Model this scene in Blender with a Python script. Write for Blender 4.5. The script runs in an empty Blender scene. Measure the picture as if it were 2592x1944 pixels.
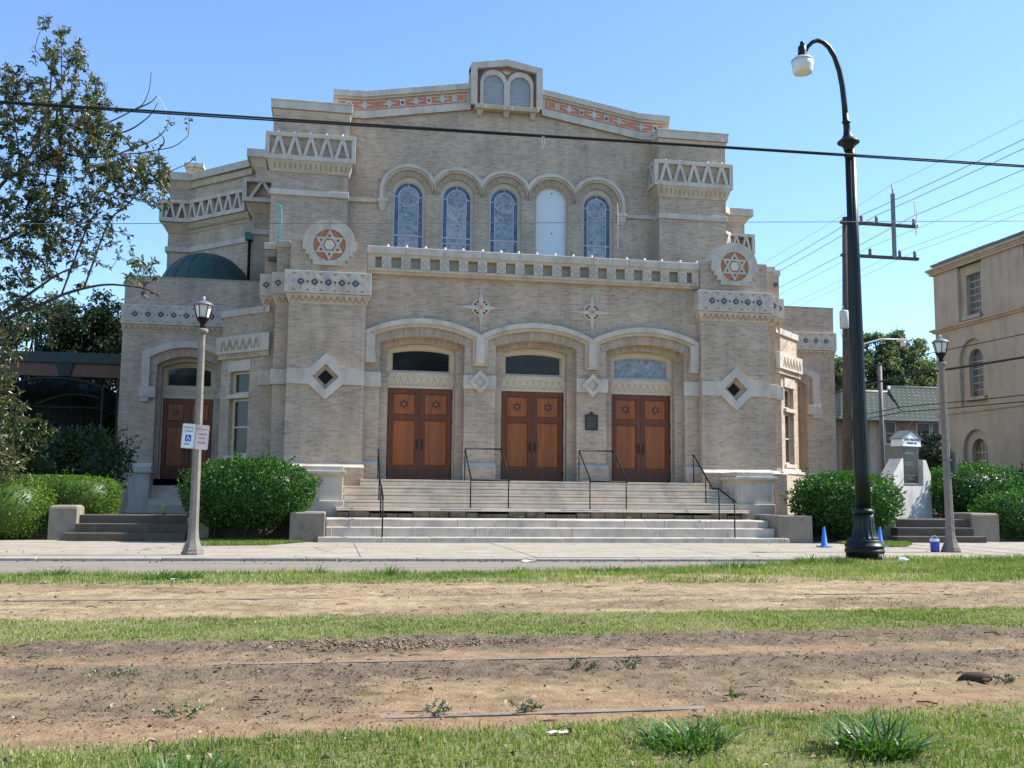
import bpy, math, random
import numpy as np
from mathutils import Vector, Matrix
from mathutils.geometry import delaunay_2d_cdt
random.seed(7)
RNG = np.random.default_rng(11)
SC = bpy.context.scene
COL = SC.collection
PI = math.pi

# ------------------------------------------------------------------ materials
def mat(name):
    m = bpy.data.materials.new(name)
    m.use_nodes = True
    nt = m.node_tree
    nt.nodes.clear()
    out = nt.nodes.new('ShaderNodeOutputMaterial')
    b = nt.nodes.new('ShaderNodeBsdfPrincipled')
    nt.links.new(b.outputs[0], out.inputs[0])
    return m, nt, b

def nd(nt, typ, **kw):
    n = nt.nodes.new(typ)
    for k, v in kw.items():
        if k.startswith('i_'):
            key = k[2:]
            n.inputs[int(key) if key.isdigit() else key.replace('_', ' ')].default_value = v
        else:
            setattr(n, k, v)
    return n

def ln(nt, a, b):
    nt.links.new(a, b)

def rgba(c):
    return (c[0], c[1], c[2], 1.0)

def ramp(nt, fac, stops):
    r = nt.nodes.new('ShaderNodeValToRGB')
    e = r.color_ramp.elements
    while len(e) < len(stops):
        e.new(0.5)
    for i, (p, c) in enumerate(stops):
        e[i].position = p
        e[i].color = rgba(c) if not isinstance(c, (int, float)) else (c, c, c, 1)
    nt.links.new(fac, r.inputs[0])
    return r.outputs[0]

def mix(nt, fac, a, b, mode='MIX'):
    n = nt.nodes.new('ShaderNodeMix')
    n.data_type = 'RGBA'
    n.blend_type = mode
    for sock, v in ((n.inputs[0], fac), (n.inputs[6], a), (n.inputs[7], b)):
        if isinstance(v, (int, float)):
            sock.default_value = v
        elif isinstance(v, tuple):
            sock.default_value = rgba(v)
        else:
            nt.links.new(v, sock)
    return n.outputs[2]

def math_n(nt, op, a, b=None, c=None):
    n = nt.nodes.new('ShaderNodeMath')
    n.operation = op
    for s, v in zip(n.inputs, (a, b, c)):
        if v is None:
            continue
        if isinstance(v, (int, float)):
            s.default_value = v
        else:
            nt.links.new(v, s)
    return n.outputs[0]

def noise(nt, vec, scale, detail=3.0, rough=0.55):
    n = nd(nt, 'ShaderNodeTexNoise')
    n.inputs['Scale'].default_value = scale
    n.inputs['Detail'].default_value = detail
    n.inputs['Roughness'].default_value = rough
    if vec is not None:
        nt.links.new(vec, n.inputs['Vector'])
    return n.outputs['Fac']

def geo(nt):
    return nt.nodes.new('ShaderNodeNewGeometry')

def scaled(nt, vec, s):
    n = nd(nt, 'ShaderNodeVectorMath', operation='MULTIPLY')
    nt.links.new(vec, n.inputs[0])
    n.inputs[1].default_value = s
    return n.outputs[0]

def bump(nt, b, h, strength=0.3, dist=0.01):
    n = nd(nt, 'ShaderNodeBump')
    n.inputs['Strength'].default_value = strength
    n.inputs['Distance'].default_value = dist
    nt.links.new(h, n.inputs['Height'])
    nt.links.new(n.outputs[0], b.inputs['Normal'])

def simple(name, col, rough=0.6, metal=0.0, var=0.12, scale=6.0, bmp=0.0, spec=0.5, streak=False):
    m, nt, b = mat(name)
    g = geo(nt)
    f1 = noise(nt, g.outputs['Position'], scale, 5.0, 0.6)
    f2 = noise(nt, g.outputs['Position'], scale * 0.17, 2.0)
    f = math_n(nt, 'ADD', math_n(nt, 'MULTIPLY', f1, 0.6), math_n(nt, 'MULTIPLY', f2, 0.4))
    lo = tuple(max(0, x * (1 - var * 1.6)) for x in col)
    hi = tuple(min(1, x * (1 + var * 1.3)) for x in col)
    c = ramp(nt, f, [(0.3, lo), (0.5, col), (0.72, hi)])
    if streak:
        fs = noise(nt, scaled(nt, g.outputs['Position'], (2.2, 2.2, 0.55)), 1.3, 5.0, 0.6)
        k = ramp(nt, fs, [(0.46, (1, 1, 1)), (0.72, (0.70, 0.68, 0.64))])
        c = mix(nt, 0.7, c, k, 'MULTIPLY')
    ln(nt, c, b.inputs['Base Color'])
    b.inputs['Roughness'].default_value = rough
    b.inputs['Metallic'].default_value = metal
    b.inputs['Specular IOR Level'].default_value = spec
    if bmp:
        bump(nt, b, f1, bmp, 0.01)
    return m

def brick_mat(name, c1, c2, mortar, bw=0.21, rh=0.062, ms=0.009):
    m, nt, b = mat(name)
    g = geo(nt)
    cr = nd(nt, 'ShaderNodeVectorMath', operation='CROSS_PRODUCT')
    cr.inputs[0].default_value = (0, 0, 1)
    ln(nt, g.outputs['True Normal'], cr.inputs[1])
    dt = nd(nt, 'ShaderNodeVectorMath', operation='DOT_PRODUCT')
    ln(nt, cr.outputs[0], dt.inputs[0])
    ln(nt, g.outputs['Position'], dt.inputs[1])
    sx = nd(nt, 'ShaderNodeSeparateXYZ')
    ln(nt, g.outputs['Position'], sx.inputs[0])
    cb = nd(nt, 'ShaderNodeCombineXYZ')
    ln(nt, dt.outputs['Value'], cb.inputs[0])
    ln(nt, sx.outputs[2], cb.inputs[1])
    bt = nd(nt, 'ShaderNodeTexBrick')
    ln(nt, cb.outputs[0], bt.inputs['Vector'])
    bt.inputs['Scale'].default_value = 1.0
    bt.inputs['Brick Width'].default_value = bw
    bt.inputs['Row Height'].default_value = rh
    bt.inputs['Mortar Size'].default_value = ms
    bt.inputs['Mortar Smooth'].default_value = 0.3
    bt.inputs['Bias'].default_value = -0.25
    bt.inputs['Color1'].default_value = rgba(c1)
    bt.inputs['Color2'].default_value = rgba(c2)
    bt.inputs['Mortar'].default_value = rgba(mortar)
    n1 = noise(nt, g.outputs['Position'], 0.9, 5.0, 0.65)
    n2 = noise(nt, scaled(nt, cb.outputs[0], (5.0, 16.0, 1.0)), 1.0, 1.0)
    c = mix(nt, 1.0, bt.outputs['Color'], ramp(nt, n1, [(0.3, 0.78), (0.7, 1.14)]), 'MULTIPLY')
    c = mix(nt, 1.0, c, ramp(nt, n2, [(0.30, 0.74), (0.42, 1.0)]), 'MULTIPLY')
    # old rain stains running down the wall
    n3 = noise(nt, scaled(nt, cb.outputs[0], (2.6, 0.22, 1.0)), 1.0, 4.0, 0.6)
    c = mix(nt, 0.6, c, ramp(nt, n3, [(0.45, (1, 1, 1)), (0.72, (0.66, 0.68, 0.7))]), 'MULTIPLY')
    ln(nt, c, b.inputs['Base Color'])
    b.inputs['Roughness'].default_value = 0.85
    b.inputs['Specular IOR Level'].default_value = 0.25
    inv = math_n(nt, 'SUBTRACT', 1.0, bt.outputs['Fac'])
    bump(nt, b, inv, 0.35, 0.006)
    return m

def attr_mat(name, stops, rough=0.8, attr='lv', spec=0.3, trans=None, extra_noise=0.0):
    """colour picked from a per-face value"""
    m, nt, b = mat(name)
    a = nd(nt, 'ShaderNodeAttribute', attribute_name=attr)
    c = ramp(nt, a.outputs['Fac'], stops)
    if extra_noise:
        g = geo(nt)
        c = mix(nt, extra_noise, c, ramp(nt, noise(nt, g.outputs['Position'], 30, 3), [(0.3, 0.6), (0.7, 1.25)]), 'MULTIPLY')
    ln(nt, c, b.inputs['Base Color'])
    b.inputs['Roughness'].default_value = rough
    b.inputs['Specular IOR Level'].default_value = spec
    if trans:
        t = nd(nt, 'ShaderNodeBsdfTranslucent')
        tc = mix(nt, 1.0, c, trans, 'MULTIPLY')
        ln(nt, tc, t.inputs[0])
        ms = nd(nt, 'ShaderNodeMixShader')
        ms.inputs[0].default_value = 0.35
        ln(nt, b.outputs[0], ms.inputs[1])
        ln(nt, t.outputs[0], ms.inputs[2])
        out = [n for n in nt.nodes if n.type == 'OUTPUT_MATERIAL'][0]
        ln(nt, ms.outputs[0], out.inputs[0])
    return m

M = {}
M['brick'] = brick_mat('tan_brick', (0.515, 0.40, 0.292), (0.35, 0.28, 0.218), (0.55, 0.44, 0.325))
M['soldier'] = attr_mat('soldier_brick', [(0.0, (0.36, 0.285, 0.21)), (0.5, (0.46, 0.362, 0.265)), (1.0, (0.53, 0.42, 0.31))], 0.85, spec=0.2, extra_noise=0.5)
M['stone'] = simple('cast_stone', (0.56, 0.50, 0.42), 0.8, var=0.14, scale=4.0, bmp=0.15, spec=0.25, streak=True)
M['stone_warm'] = simple('warm_terracotta_stone', (0.53, 0.435, 0.305), 0.8, var=0.12, scale=5.0, bmp=0.12, spec=0.25, streak=True)
M['stone_dark'] = simple('dark_stone_and_shade_line', (0.34, 0.29, 0.225), 0.9, var=0.2)  # dark tone of patterns and joints; also the painted shade line under step nosings
M['cream'] = simple('cream_paint', (0.60, 0.505, 0.335), 0.55, var=0.06)
M['marble'] = simple('step_marble', (0.60, 0.52, 0.41), 0.6, var=0.14, scale=3.0, bmp=0.06, streak=True)
M['wsteps'] = simple('whitened_step_concrete', (0.52, 0.465, 0.385), 0.85, var=0.16, scale=3.5, bmp=0.25, streak=True)
M['kerbstone'] = simple('worn_kerb_concrete', (0.36, 0.33, 0.28), 0.9, var=0.25, scale=9, bmp=0.3)
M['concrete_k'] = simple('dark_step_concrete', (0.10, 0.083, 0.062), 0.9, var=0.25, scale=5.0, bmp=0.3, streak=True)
M['zig_lt'] = simple('olive_dentil', (0.34, 0.28, 0.17), 0.85, var=0.15)
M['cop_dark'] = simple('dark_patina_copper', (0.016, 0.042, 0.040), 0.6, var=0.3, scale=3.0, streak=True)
M['pole_grey'] = simple('dull_grey_pole', (0.17, 0.155, 0.15), 0.7, var=0.1)
M['concrete_d'] = simple('grey_concrete', (0.25, 0.215, 0.165), 0.9, var=0.22, scale=5.0, bmp=0.3, streak=True)
M['post_conc'] = simple('aggregate_post_concrete', (0.215, 0.19, 0.158), 0.9, var=0.25, scale=60.0, bmp=0.3)
M['orange'] = simple('orange_terracotta', (0.52, 0.19, 0.095), 0.7, var=0.12)
M['red_dull'] = simple('dull_red_terracotta', (0.32, 0.16, 0.11), 0.8, var=0.2)
M['red'] = simple('red_terracotta', (0.42, 0.085, 0.05), 0.7, var=0.12)
M['blue_gl'] = simple('blue_glaze', (0.04, 0.085, 0.13), 0.4, var=0.2)
M['green_gl'] = simple('green_glaze', (0.04, 0.075, 0.06), 0.4, var=0.2)
M['black'] = simple('black_void', (0.012, 0.012, 0.012), 0.8, var=0.1)
M['hex'] = simple('pale_glass', (0.60, 0.58, 0.44), 0.4, var=0.05)
M['zig'] = simple('zigzag_brown', (0.34, 0.21, 0.12), 0.8, var=0.15)
M['iron'] = simple('black_iron', (0.008, 0.008, 0.009), 0.6, var=0.2, spec=0.2)
M['bronze'] = simple('bronze_dark', (0.05, 0.042, 0.034), 0.45, metal=0.5, var=0.25)
M['white'] = simple('white_paint', (0.78, 0.77, 0.74), 0.55, var=0.05)
M['whitewash'] = simple('whitewashed_masonry', (0.76, 0.72, 0.64), 0.8, var=0.1, scale=3.0, bmp=0.1, streak=True)
M['bulb'] = simple('white_bulb', (0.85, 0.84, 0.8), 0.3, var=0.02)
M['copper'] = simple('green_copper', (0.045, 0.15, 0.14), 0.55, var=0.3, scale=3.0, streak=True)
M['dome_cop'] = simple('dull_dome_copper', (0.036, 0.078, 0.063), 0.6, var=0.35, scale=2.5, streak=True)
M['roofdark'] = simple('roof_slate', (0.09, 0.10, 0.095), 0.8, var=0.2)
M['panel_white'] = simple('white_board_panel', (0.66, 0.70, 0.72), 0.6, var=0.04)
M['dgreen'] = simple('dark_green_iron', (0.006, 0.012, 0.010), 0.42, var=0.3, scale=12, spec=0.35)
M['cable'] = simple('cable_black', (0.008, 0.012, 0.010), 0.5, var=0.1)
M['wood_pole'] = simple('weathered_pole', (0.095, 0.078, 0.066), 0.9, var=0.3, scale=9, streak=True)
M['galv'] = simple('galvanised_grey', (0.16, 0.17, 0.175), 0.55, metal=0.3, var=0.15)
M['lgrey'] = simple('light_grey_paint', (0.50, 0.50, 0.50), 0.5, var=0.06)
M['teal'] = simple('teal_beads', (0.05, 0.42, 0.38), 0.3, var=0.1)
M['pearl'] = simple('pearl_beads', (0.75, 0.74, 0.72), 0.25, var=0.05)
M['conebl'] = simple('cone_blue', (0.03, 0.19, 0.62), 0.5, var=0.06)
M['cooler'] = simple('cooler_blue', (0.02, 0.06, 0.42), 0.4, var=0.05)
M['rust'] = simple('rail_steel', (0.22, 0.17, 0.125), 0.7, metal=0.0, var=0.3, scale=14)
M['green_txt'] = simple('sign_green', (0.07, 0.30, 0.20), 0.5, var=0.03)
M['red_txt'] = simple('sign_red', (0.62, 0.16, 0.13), 0.5, var=0.03)
M['pink'] = simple('faded_sign_face', (0.78, 0.66, 0.62), 0.5, var=0.03)
M['sign_w'] = simple('sign_white', (0.80, 0.82, 0.82), 0.45, var=0.03)
M['isa'] = simple('sign_blue', (0.02, 0.08, 0.36), 0.45, var=0.03)
M['stucco'] = simple('grey_tan_stucco', (0.44, 0.395, 0.315), 0.9, var=0.09, scale=1.2, bmp=0.1, streak=True)
M['stucco_t'] = simple('tan_trim', (0.44, 0.365, 0.27), 0.9, var=0.1, streak=True)
M['tan'] = simple('tan_house_wall', (0.33, 0.255, 0.185), 0.9, var=0.1, scale=2)
M['barkd'] = simple('tree_bark', (0.055, 0.045, 0.038), 0.95, var=0.35, scale=14, bmp=0.5)
M['bark'] = simple('grey_bark', (0.13, 0.105, 0.085), 0.95, var=0.35, scale=14, bmp=0.5)
M['siding'] = simple('white_siding', (0.60, 0.58, 0.56), 0.7, var=0.05)
M['bluedoor'] = simple('pale_blue_door', (0.42, 0.50, 0.57), 0.6, var=0.05)
M['log'] = simple('rotten_log', (0.055, 0.035, 0.025), 0.95, var=0.3, scale=20, bmp=0.6)
M['paper'] = simple('paper_litter', (0.75, 0.75, 0.74), 0.7, var=0.05)
M['yellow'] = simple('dry_leaf', (0.33, 0.20, 0.10), 0.8, var=0.3, scale=30)
M['rubble'] = simple('old_brick_base', (0.17, 0.14, 0.105), 0.95, var=0.45, scale=7, bmp=0.5)

def wood(name, col, dark):
    m, nt, b = mat(name)
    g = geo(nt)
    p = g.outputs['Position']
    f = noise(nt, scaled(nt, p, (22, 22, 1.3)), 1.0, 5, 0.6)
    f2 = noise(nt, scaled(nt, p, (5.5, 5.5, 0.1)), 1.0, 2, 0.5)
    ff = math_n(nt, 'ADD', math_n(nt, 'MULTIPLY', f, 0.5), math_n(nt, 'MULTIPLY', f2, 0.5))
    c = ramp(nt, ff, [(0.36, dark), (0.62, col)])
    # the weathered bottoms of the doors
    sx = nd(nt, 'ShaderNodeSeparateXYZ'); ln(nt, p, sx.inputs[0])
    ln(nt, c, b.inputs['Base Color'])
    b.inputs['Roughness'].default_value = 0.38
    bump(nt, b, f, 0.05, 0.003)
    return m
M['wood'] = wood('mahogany_frame', (0.17, 0.045, 0.013), (0.10, 0.027, 0.009))
M['wood2'] = wood('mahogany_panel', (0.38, 0.105, 0.017), (0.20, 0.054, 0.012))
M['wood3'] = wood('mahogany_kickboard', (0.12, 0.036, 0.014), (0.07, 0.022, 0.010))
M['inlay'] = simple('dark_inlay', (0.035, 0.018, 0.010), 0.5, var=0.2)

def glass(name, col, rough=0.06, spec=0.6, nscale=None):
    m, nt, b = mat(name)
    g = geo(nt)
    if nscale:
        v = nd(nt, 'ShaderNodeTexVoronoi'); v.inputs['Scale'].default_value = nscale
        ln(nt, g.outputs['Position'], v.inputs['Vector'])
        hs = nd(nt, 'ShaderNodeHueSaturation'); hs.inputs['Saturation'].default_value = 0.25; ln(nt, v.outputs['Color'], hs.inputs['Color'])
        c = mix(nt, 0.6, rgba(col)[:3], hs.outputs[0], 'SOFT_LIGHT')
        f = noise(nt, g.outputs['Position'], 5.0, 3)
        c = mix(nt, 1.0, c, ramp(nt, f, [(0.3, 0.75), (0.7, 1.2)]), 'MULTIPLY')
        ln(nt, c, b.inputs['Base Color'])
        bump(nt, b, v.outputs['Distance'], 0.12, 0.01)
    else:
        f = noise(nt, g.outputs['Position'], 2.5, 2)
        c = mix(nt, f, tuple(x * 0.7 for x in col), tuple(x * 1.3 for x in col))
        ln(nt, c, b.inputs['Base Color'])
        bump(nt, b, f, 0.05, 0.02)
    b.inputs['Roughness'].default_value = rough
    b.inputs['Specular IOR Level'].default_value = spec
    return m
M['gl_dark'] = glass('dark_glass', (0.012, 0.014, 0.013), 0.07, 0.7)
M['gl_pebble'] = glass('dark_pebbled_glass', (0.016, 0.019, 0.016), 0.22, 0.5, 24.0)
M['gl_blue'] = glass('blue_stained_glass', (0.22, 0.26, 0.29), 0.4, 0.3, 15.0)
M['gl_mid'] = glass('grey_blue_stained_glass', (0.31, 0.335, 0.345), 0.4, 0.3, 15.0)
M['gl_border'] = glass('deep_blue_border_glass', (0.075, 0.125, 0.19), 0.4, 0.3, 12.0)
M['gl_niche'] = simple('pale_blue_louvre', (0.27, 0.30, 0.32), 0.6, var=0.12, scale=8)
M['gl_church'] = glass('leaded_church_glass', (0.10, 0.115, 0.12), 0.35, 0.4, 9.0)
M['gl_church2'] = glass('amber_church_glass', (0.17, 0.135, 0.07), 0.35, 0.4, 9.0)
M['gl_house'] = glass('house_window_glass', (0.03, 0.033, 0.032), 0.2, 0.3)
M['lampglass'] = simple('frosted_lamp_glass', (0.74, 0.73, 0.66), 0.35, var=0.06)

# leaves ---------------------------------------------------------------
M['leaf_bush'] = attr_mat('glossy_bush_leaf', [(0, (0.026, 0.075, 0.014)), (0.6, (0.05, 0.135, 0.022)), (1, (0.10, 0.19, 0.03))], 0.42, spec=0.35, trans=(1.2, 1.6, 0.5))
M['leaf_hedge'] = attr_mat('clipped_hedge_leaf', [(0, (0.055, 0.11, 0.014)), (0.6, (0.115, 0.20, 0.022)), (1, (0.19, 0.28, 0.035))], 0.45, spec=0.4, trans=(1.3, 1.5, 0.5))
M['leaf_tree'] = attr_mat('photinia_leaf', [(0, (0.04, 0.055, 0.02)), (0.5, (0.09, 0.11, 0.038)), (0.8, (0.17, 0.17, 0.065)), (0.96, (0.22, 0.16, 0.09)), (1.0, (0.30, 0.09, 0.06))], 0.3, spec=0.5, trans=(1.2, 1.4, 0.6))
M['leaf_photinia'] = attr_mat('photinia_shrub_leaf', [(0, (0.022, 0.042, 0.014)), (0.6, (0.05, 0.085, 0.025)), (0.88, (0.09, 0.12, 0.035)), (1.0, (0.18, 0.08, 0.04))], 0.35, spec=0.5, trans=(1.2, 1.4, 0.6))
M['leaf_dark'] = attr_mat('dark_evergreen_leaf', [(0, (0.012, 0.024, 0.014)), (0.6, (0.025, 0.046, 0.022)), (1, (0.05, 0.075, 0.032))], 0.5, spec=0.3, trans=(1.2, 1.4, 0.6))
M['leaf_oak'] = attr_mat('oak_leaf', [(0, (0.075, 0.10, 0.05)), (0.6, (0.16, 0.20, 0.10)), (1, (0.28, 0.31, 0.17))], 0.5, spec=0.3, trans=(1.2, 1.4, 0.6))
M['flower'] = attr_mat('pinkish_flower_head', [(0, (0.30, 0.21, 0.19)), (1, (0.46, 0.36, 0.33))], 0.9, spec=0.1)
M['grass'] = attr_mat('grass_blade', [(0, (0.09, 0.15, 0.03)), (0.5, (0.19, 0.26, 0.06)), (0.75, (0.29, 0.33, 0.10)), (0.9, (0.44, 0.38, 0.19)), (1, (0.50, 0.42, 0.26))], 0.55, spec=0.3, trans=(1.2, 1.4, 0.5))
M['tuft'] = attr_mat('coarse_grass_blade', [(0, (0.03, 0.08, 0.012)), (0.6, (0.07, 0.16, 0.022)), (1, (0.15, 0.25, 0.045))], 0.4, spec=0.4, trans=(1.2, 1.5, 0.5))
M['litter'] = attr_mat('leaf_litter', [(0, (0.045, 0.032, 0.024)), (0.5, (0.10, 0.072, 0.05)), (0.8, (0.23, 0.16, 0.10)), (1, (0.42, 0.33, 0.24))], 0.9, spec=0.15)
M['weed'] = attr_mat('pale_weed', [(0, (0.10, 0.14, 0.06)), (0.7, (0.22, 0.25, 0.13)), (1, (0.55, 0.53, 0.45))], 0.8, spec=0.1)

# ------------------------------------------------------------------ mesh helpers
class MB:
    def __init__(s):
        s.v = []; s.f = []; s.m = []; s.sm = []; s.lv = []; s.mats = []
    def mi(s, m):
        if m not in s.mats:
            s.mats.append(m)
        return s.mats.index(m)
    def add(s, vs, fs, m, smooth=False, T=None, lv=0.5):
        o = len(s.v)
        if T is not None:
            vs = [tuple(T @ Vector(p)) for p in vs]
        s.v += [tuple(p) for p in vs]
        k = s.mi(m)
        for f in fs:
            s.f.append(tuple(i + o for i in f)); s.m.append(k); s.sm.append(smooth); s.lv.append(lv)
    def hexa(s, p, m, T=None, lv=0.5):
        s.add(p, [(0, 3, 2, 1), (4, 5, 6, 7), (0, 1, 5, 4), (1, 2, 6, 5), (2, 3, 7, 6), (3, 0, 4, 7)], m, False, T, lv)
    def box(s, x0, x1, y0, y1, z0, z1, m, T=None, lv=0.5):
        if x0 > x1: x0, x1 = x1, x0
        s.hexa([(x0, y0, z0), (x1, y0, z0), (x1, y1, z0), (x0, y1, z0), (x0, y0, z1), (x1, y0, z1), (x1, y1, z1), (x0, y1, z1)], m, T, lv)
    def frustum(s, b, t, z0, z1, m, T=None):
        """b, t = (x0,x1,y0,y1) rectangles at z0 and z1"""
        s.hexa([(b[0], b[2], z0), (b[1], b[2], z0), (b[1], b[3], z0), (b[0], b[3], z0), (t[0], t[2], z1), (t[1], t[2], z1), (t[1], t[3], z1), (t[0], t[3], z1)], m, T)
    def plate(s, outer, holes, y0, y1, m, T=None, side=None, lv=0.5):
        """flat shape drawn in (a,b), front at y0, back at y1"""
        loops = [outer] + list(holes)
        pts = [p for l in loops for p in l]
        n = len(pts)
        ed = []; o = 0
        for l in loops:
            ed += [(o + i, o + (i + 1) % len(l)) for i in range(len(l))]; o += len(l)
        cv, _e, cf, _a, _b, _c = delaunay_2d_cdt([Vector((p[0], p[1])) for p in pts], ed, [], 1, 1e-6)
        def inside(f):
            x = sum(cv[i].x for i in f) / len(f); y = sum(cv[i].y for i in f) / len(f)
            c = False
            for l in loops:
                j = len(l) - 1
                for i in range(len(l)):
                    if (l[i][1] > y) != (l[j][1] > y) and x < (l[j][0] - l[i][0]) * (y - l[i][1]) / (l[j][1] - l[i][1]) + l[i][0]:
                        c = not c
                    j = i
            return c
        cf = [f for f in cf if inside(f)]
        vs = [(p[0], y0, p[1]) for p in cv] + [(p[0], y1, p[1]) for p in cv]
        k = len(cv)
        s.add(vs, [tuple(f) for f in cf] + [tuple(i + k for i in f[::-1]) for f in cf], m, False, T, lv)
        vs = [(p[0], y0, p[1]) for p in pts] + [(p[0], y1, p[1]) for p in pts]
        o = 0
        sides = []
        for li, l in enumerate(loops):
            k = len(l)
            area = sum(l[i][0] * l[(i + 1) % k][1] - l[(i + 1) % k][0] * l[i][1] for i in range(k))
            ccw = area > 0
            for i in range(k):
                a, b = o + i, o + (i + 1) % k
                q = (b, a, a + n, b + n)
                if (ccw and li) or (not ccw and not li):
                    q = q[::-1]
                sides.append(q)
            o += k
        s.add(vs, sides, side or m, False, T, lv)
    def tube(s, pts, rad, m, n=8, caps=True, smooth=True, T=None):
        P = [Vector(p) for p in pts]
        if not isinstance(rad, (list, tuple)):
            rad = [rad] * len(P)
        vs = []
        up = None
        for i, p in enumerate(P):
            t = (P[min(i + 1, len(P) - 1)] - P[max(i - 1, 0)])
            t = t.normalized() if t.length > 1e-9 else Vector((0, 0, 1))
            if up is None:
                up = Vector((0, 0, 1)) if abs(t.z) < 0.9 else Vector((1, 0, 0))
            u = t.cross(up)
            if u.length < 1e-4:
                u = t.cross(Vector((0.3, 1, 0.2)))
            u.normalize()
            w = u.cross(t).normalized()
            up = w
            for k in range(n):
                a = 2 * PI * k / n
                vs.append(p + (u * math.cos(a) + w * math.sin(a)) * rad[i])
        fs = []
        for i in range(len(P) - 1):
            for k in range(n):
                a, b = i * n + k, i * n + (k + 1) % n
                fs.append((a, b, b + n, a + n))
        if caps:
            fs.append(tuple(range(n))[::-1])
            fs.append(tuple((len(P) - 1) * n + k for k in range(n)))
        s.add(vs, fs, m, smooth, T)
    def lathe(s, prof, m, n=24, c=(0, 0, 0), smooth=True, T=None, flute=0.0, fn=16, rot=0.0):
        vs = []
        for r, z in prof:
            for k in range(n):
                a = 2 * PI * k / n + rot
                rr = r * (1 - flute * (0.5 + 0.5 * math.cos(a * fn))) if flute else r
                vs.append((c[0] + rr * math.cos(a), c[1] + rr * math.sin(a), c[2] + z))
        fs = []
        for i in range(len(prof) - 1):
            for k in range(n):
                a, b = i * n + k, i * n + (k + 1) % n
                fs.append((a, b, b + n, a + n))
        fs.append(tuple(range(n))[::-1])
        fs.append(tuple((len(prof) - 1) * n + k for k in range(n)))
        s.add(vs, fs, m, smooth, T)
    def ball(s, c, r, m, n=8, sz=1.0):
        prof = [(max(1e-4, r * math.sin(PI * i / n)), -r * sz * math.cos(PI * i / n)) for i in range(n + 1)]
        s.lathe(prof, m, n * 2, c)
    def strip(s, p, q, w, y0, y1, m, T=None):
        d = Vector((q[0] - p[0], q[1] - p[1])); L = d.length
        if L < 1e-6: return
        d /= L; nx, nz = -d[1] * w / 2, d[0] * w / 2
        s.plate([(p[0] + nx, p[1] + nz), (p[0] - nx, p[1] - nz), (q[0] - nx, q[1] - nz), (q[0] + nx, q[1] + nz)], [], y0, y1, m, T)
    def mesh_of(s, me, m, T=None):
        s.add([tuple(v.co) for v in me.vertices], [tuple(p.vertices) for p in me.polygons], m, False, T)

def link(o, parent):
    """parts keep world coordinates; the thing's Empty carries the move"""
    COL.objects.link(o)
    if parent is not None:
        o.parent = parent
        o.matrix_parent_inverse = WORLD.get(parent.name, Matrix.Identity(4)).inverted()
WORLD = {}

def build(name, mb, parent=None, bevel=0.0, lv=True):
    me = bpy.data.meshes.new(name)
    me.from_pydata(mb.v, [], mb.f)
    for m in mb.mats:
        me.materials.append(M[m])
    me.polygons.foreach_set('material_index', np.array(mb.m, dtype=np.int32))
    me.polygons.foreach_set('use_smooth', np.array(mb.sm, dtype=bool))
    if lv:
        at = me.attributes.new('lv', 'FLOAT', 'FACE')
        at.data.foreach_set('value', np.array(mb.lv, dtype=np.float32))
    me.validate()
    me.update()
    o = bpy.data.objects.new(name, me)
    link(o, parent)
    if bevel:
        bv = o.modifiers.new('bevel', 'BEVEL'); bv.width = bevel; bv.segments = 2; bv.limit_method = 'ANGLE'; bv.angle_limit = 0.7
        bv.harden_normals = False
    return o

def npmesh(name, V, F, mats, parent=None, lv=None, mi=None, smooth=False):
    """V (n,3) array, F (k,3|4) array"""
    me = bpy.data.meshes.new(name)
    k = F.shape[1]
    me.vertices.add(len(V)); me.vertices.foreach_set('co', np.ascontiguousarray(V, dtype=np.float32).ravel())
    me.loops.add(F.size); me.loops.foreach_set('vertex_index', np.ascontiguousarray(F, dtype=np.int32).ravel())
    me.polygons.add(len(F)); me.polygons.foreach_set('loop_start', np.arange(0, F.size, k, dtype=np.int32))
    me.polygons.foreach_set('loop_total', np.full(len(F), k, dtype=np.int32))
    for m in mats:
        me.materials.append(M[m])
    if mi is not None:
        me.polygons.foreach_set('material_index', np.asarray(mi, dtype=np.int32))
    if smooth:
        me.polygons.foreach_set('use_smooth', np.ones(len(F), dtype=bool))
    me.update(calc_edges=True)
    if lv is not None:
        at = me.attributes.new('lv', 'FLOAT', 'FACE')
        at.data.foreach_set('value', np.asarray(lv, dtype=np.float32))
    o = bpy.data.objects.new(name, me)
    link(o, parent)
    return o

def tag(o, label=None, cat=None, group=None, kind=None):
    if label: o['label'] = label
    if cat: o['category'] = cat
    if group: o['group'] = group
    if kind: o['kind'] = kind
    return o

def thing(name, loc, label, cat, group=None):
    o = bpy.data.objects.new(name, None)
    o.location = loc
    o.empty_display_size = 0.2
    COL.objects.link(o)
    WORLD[o.name] = Matrix.Translation(loc)
    return tag(o, label, cat, group)

def copy_tree(o, loc, label):
    def rec(src, parent):
        c = src.copy(); COL.objects.link(c)
        if parent is not None:
            c.parent = parent
            c.matrix_parent_inverse = src.matrix_parent_inverse.copy()
        for ch in list(src.children):
            rec(ch, c)
        return c
    c = rec(o, None)
    c.location = loc
    c['label'] = label
    return c

def arcpts(cx, cz, r, a0, a1, n):
    return [(cx + r * math.cos(a0 + (a1 - a0) * i / n), cz + r * math.sin(a0 + (a1 - a0) * i / n)) for i in range(n + 1)]

def segarch(cx, hw, zs, zc, n=18):
    """points of a segmental arch from left spring over the crown to the right spring"""
    h = zc - zs
    r = (hw * hw + h * h) / (2 * h)
    a = math.asin(min(1, hw / r))
    if h > hw: a = PI - a
    return arcpts(cx, zc - r, r, PI / 2 + a, PI / 2 - a, n)

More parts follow.
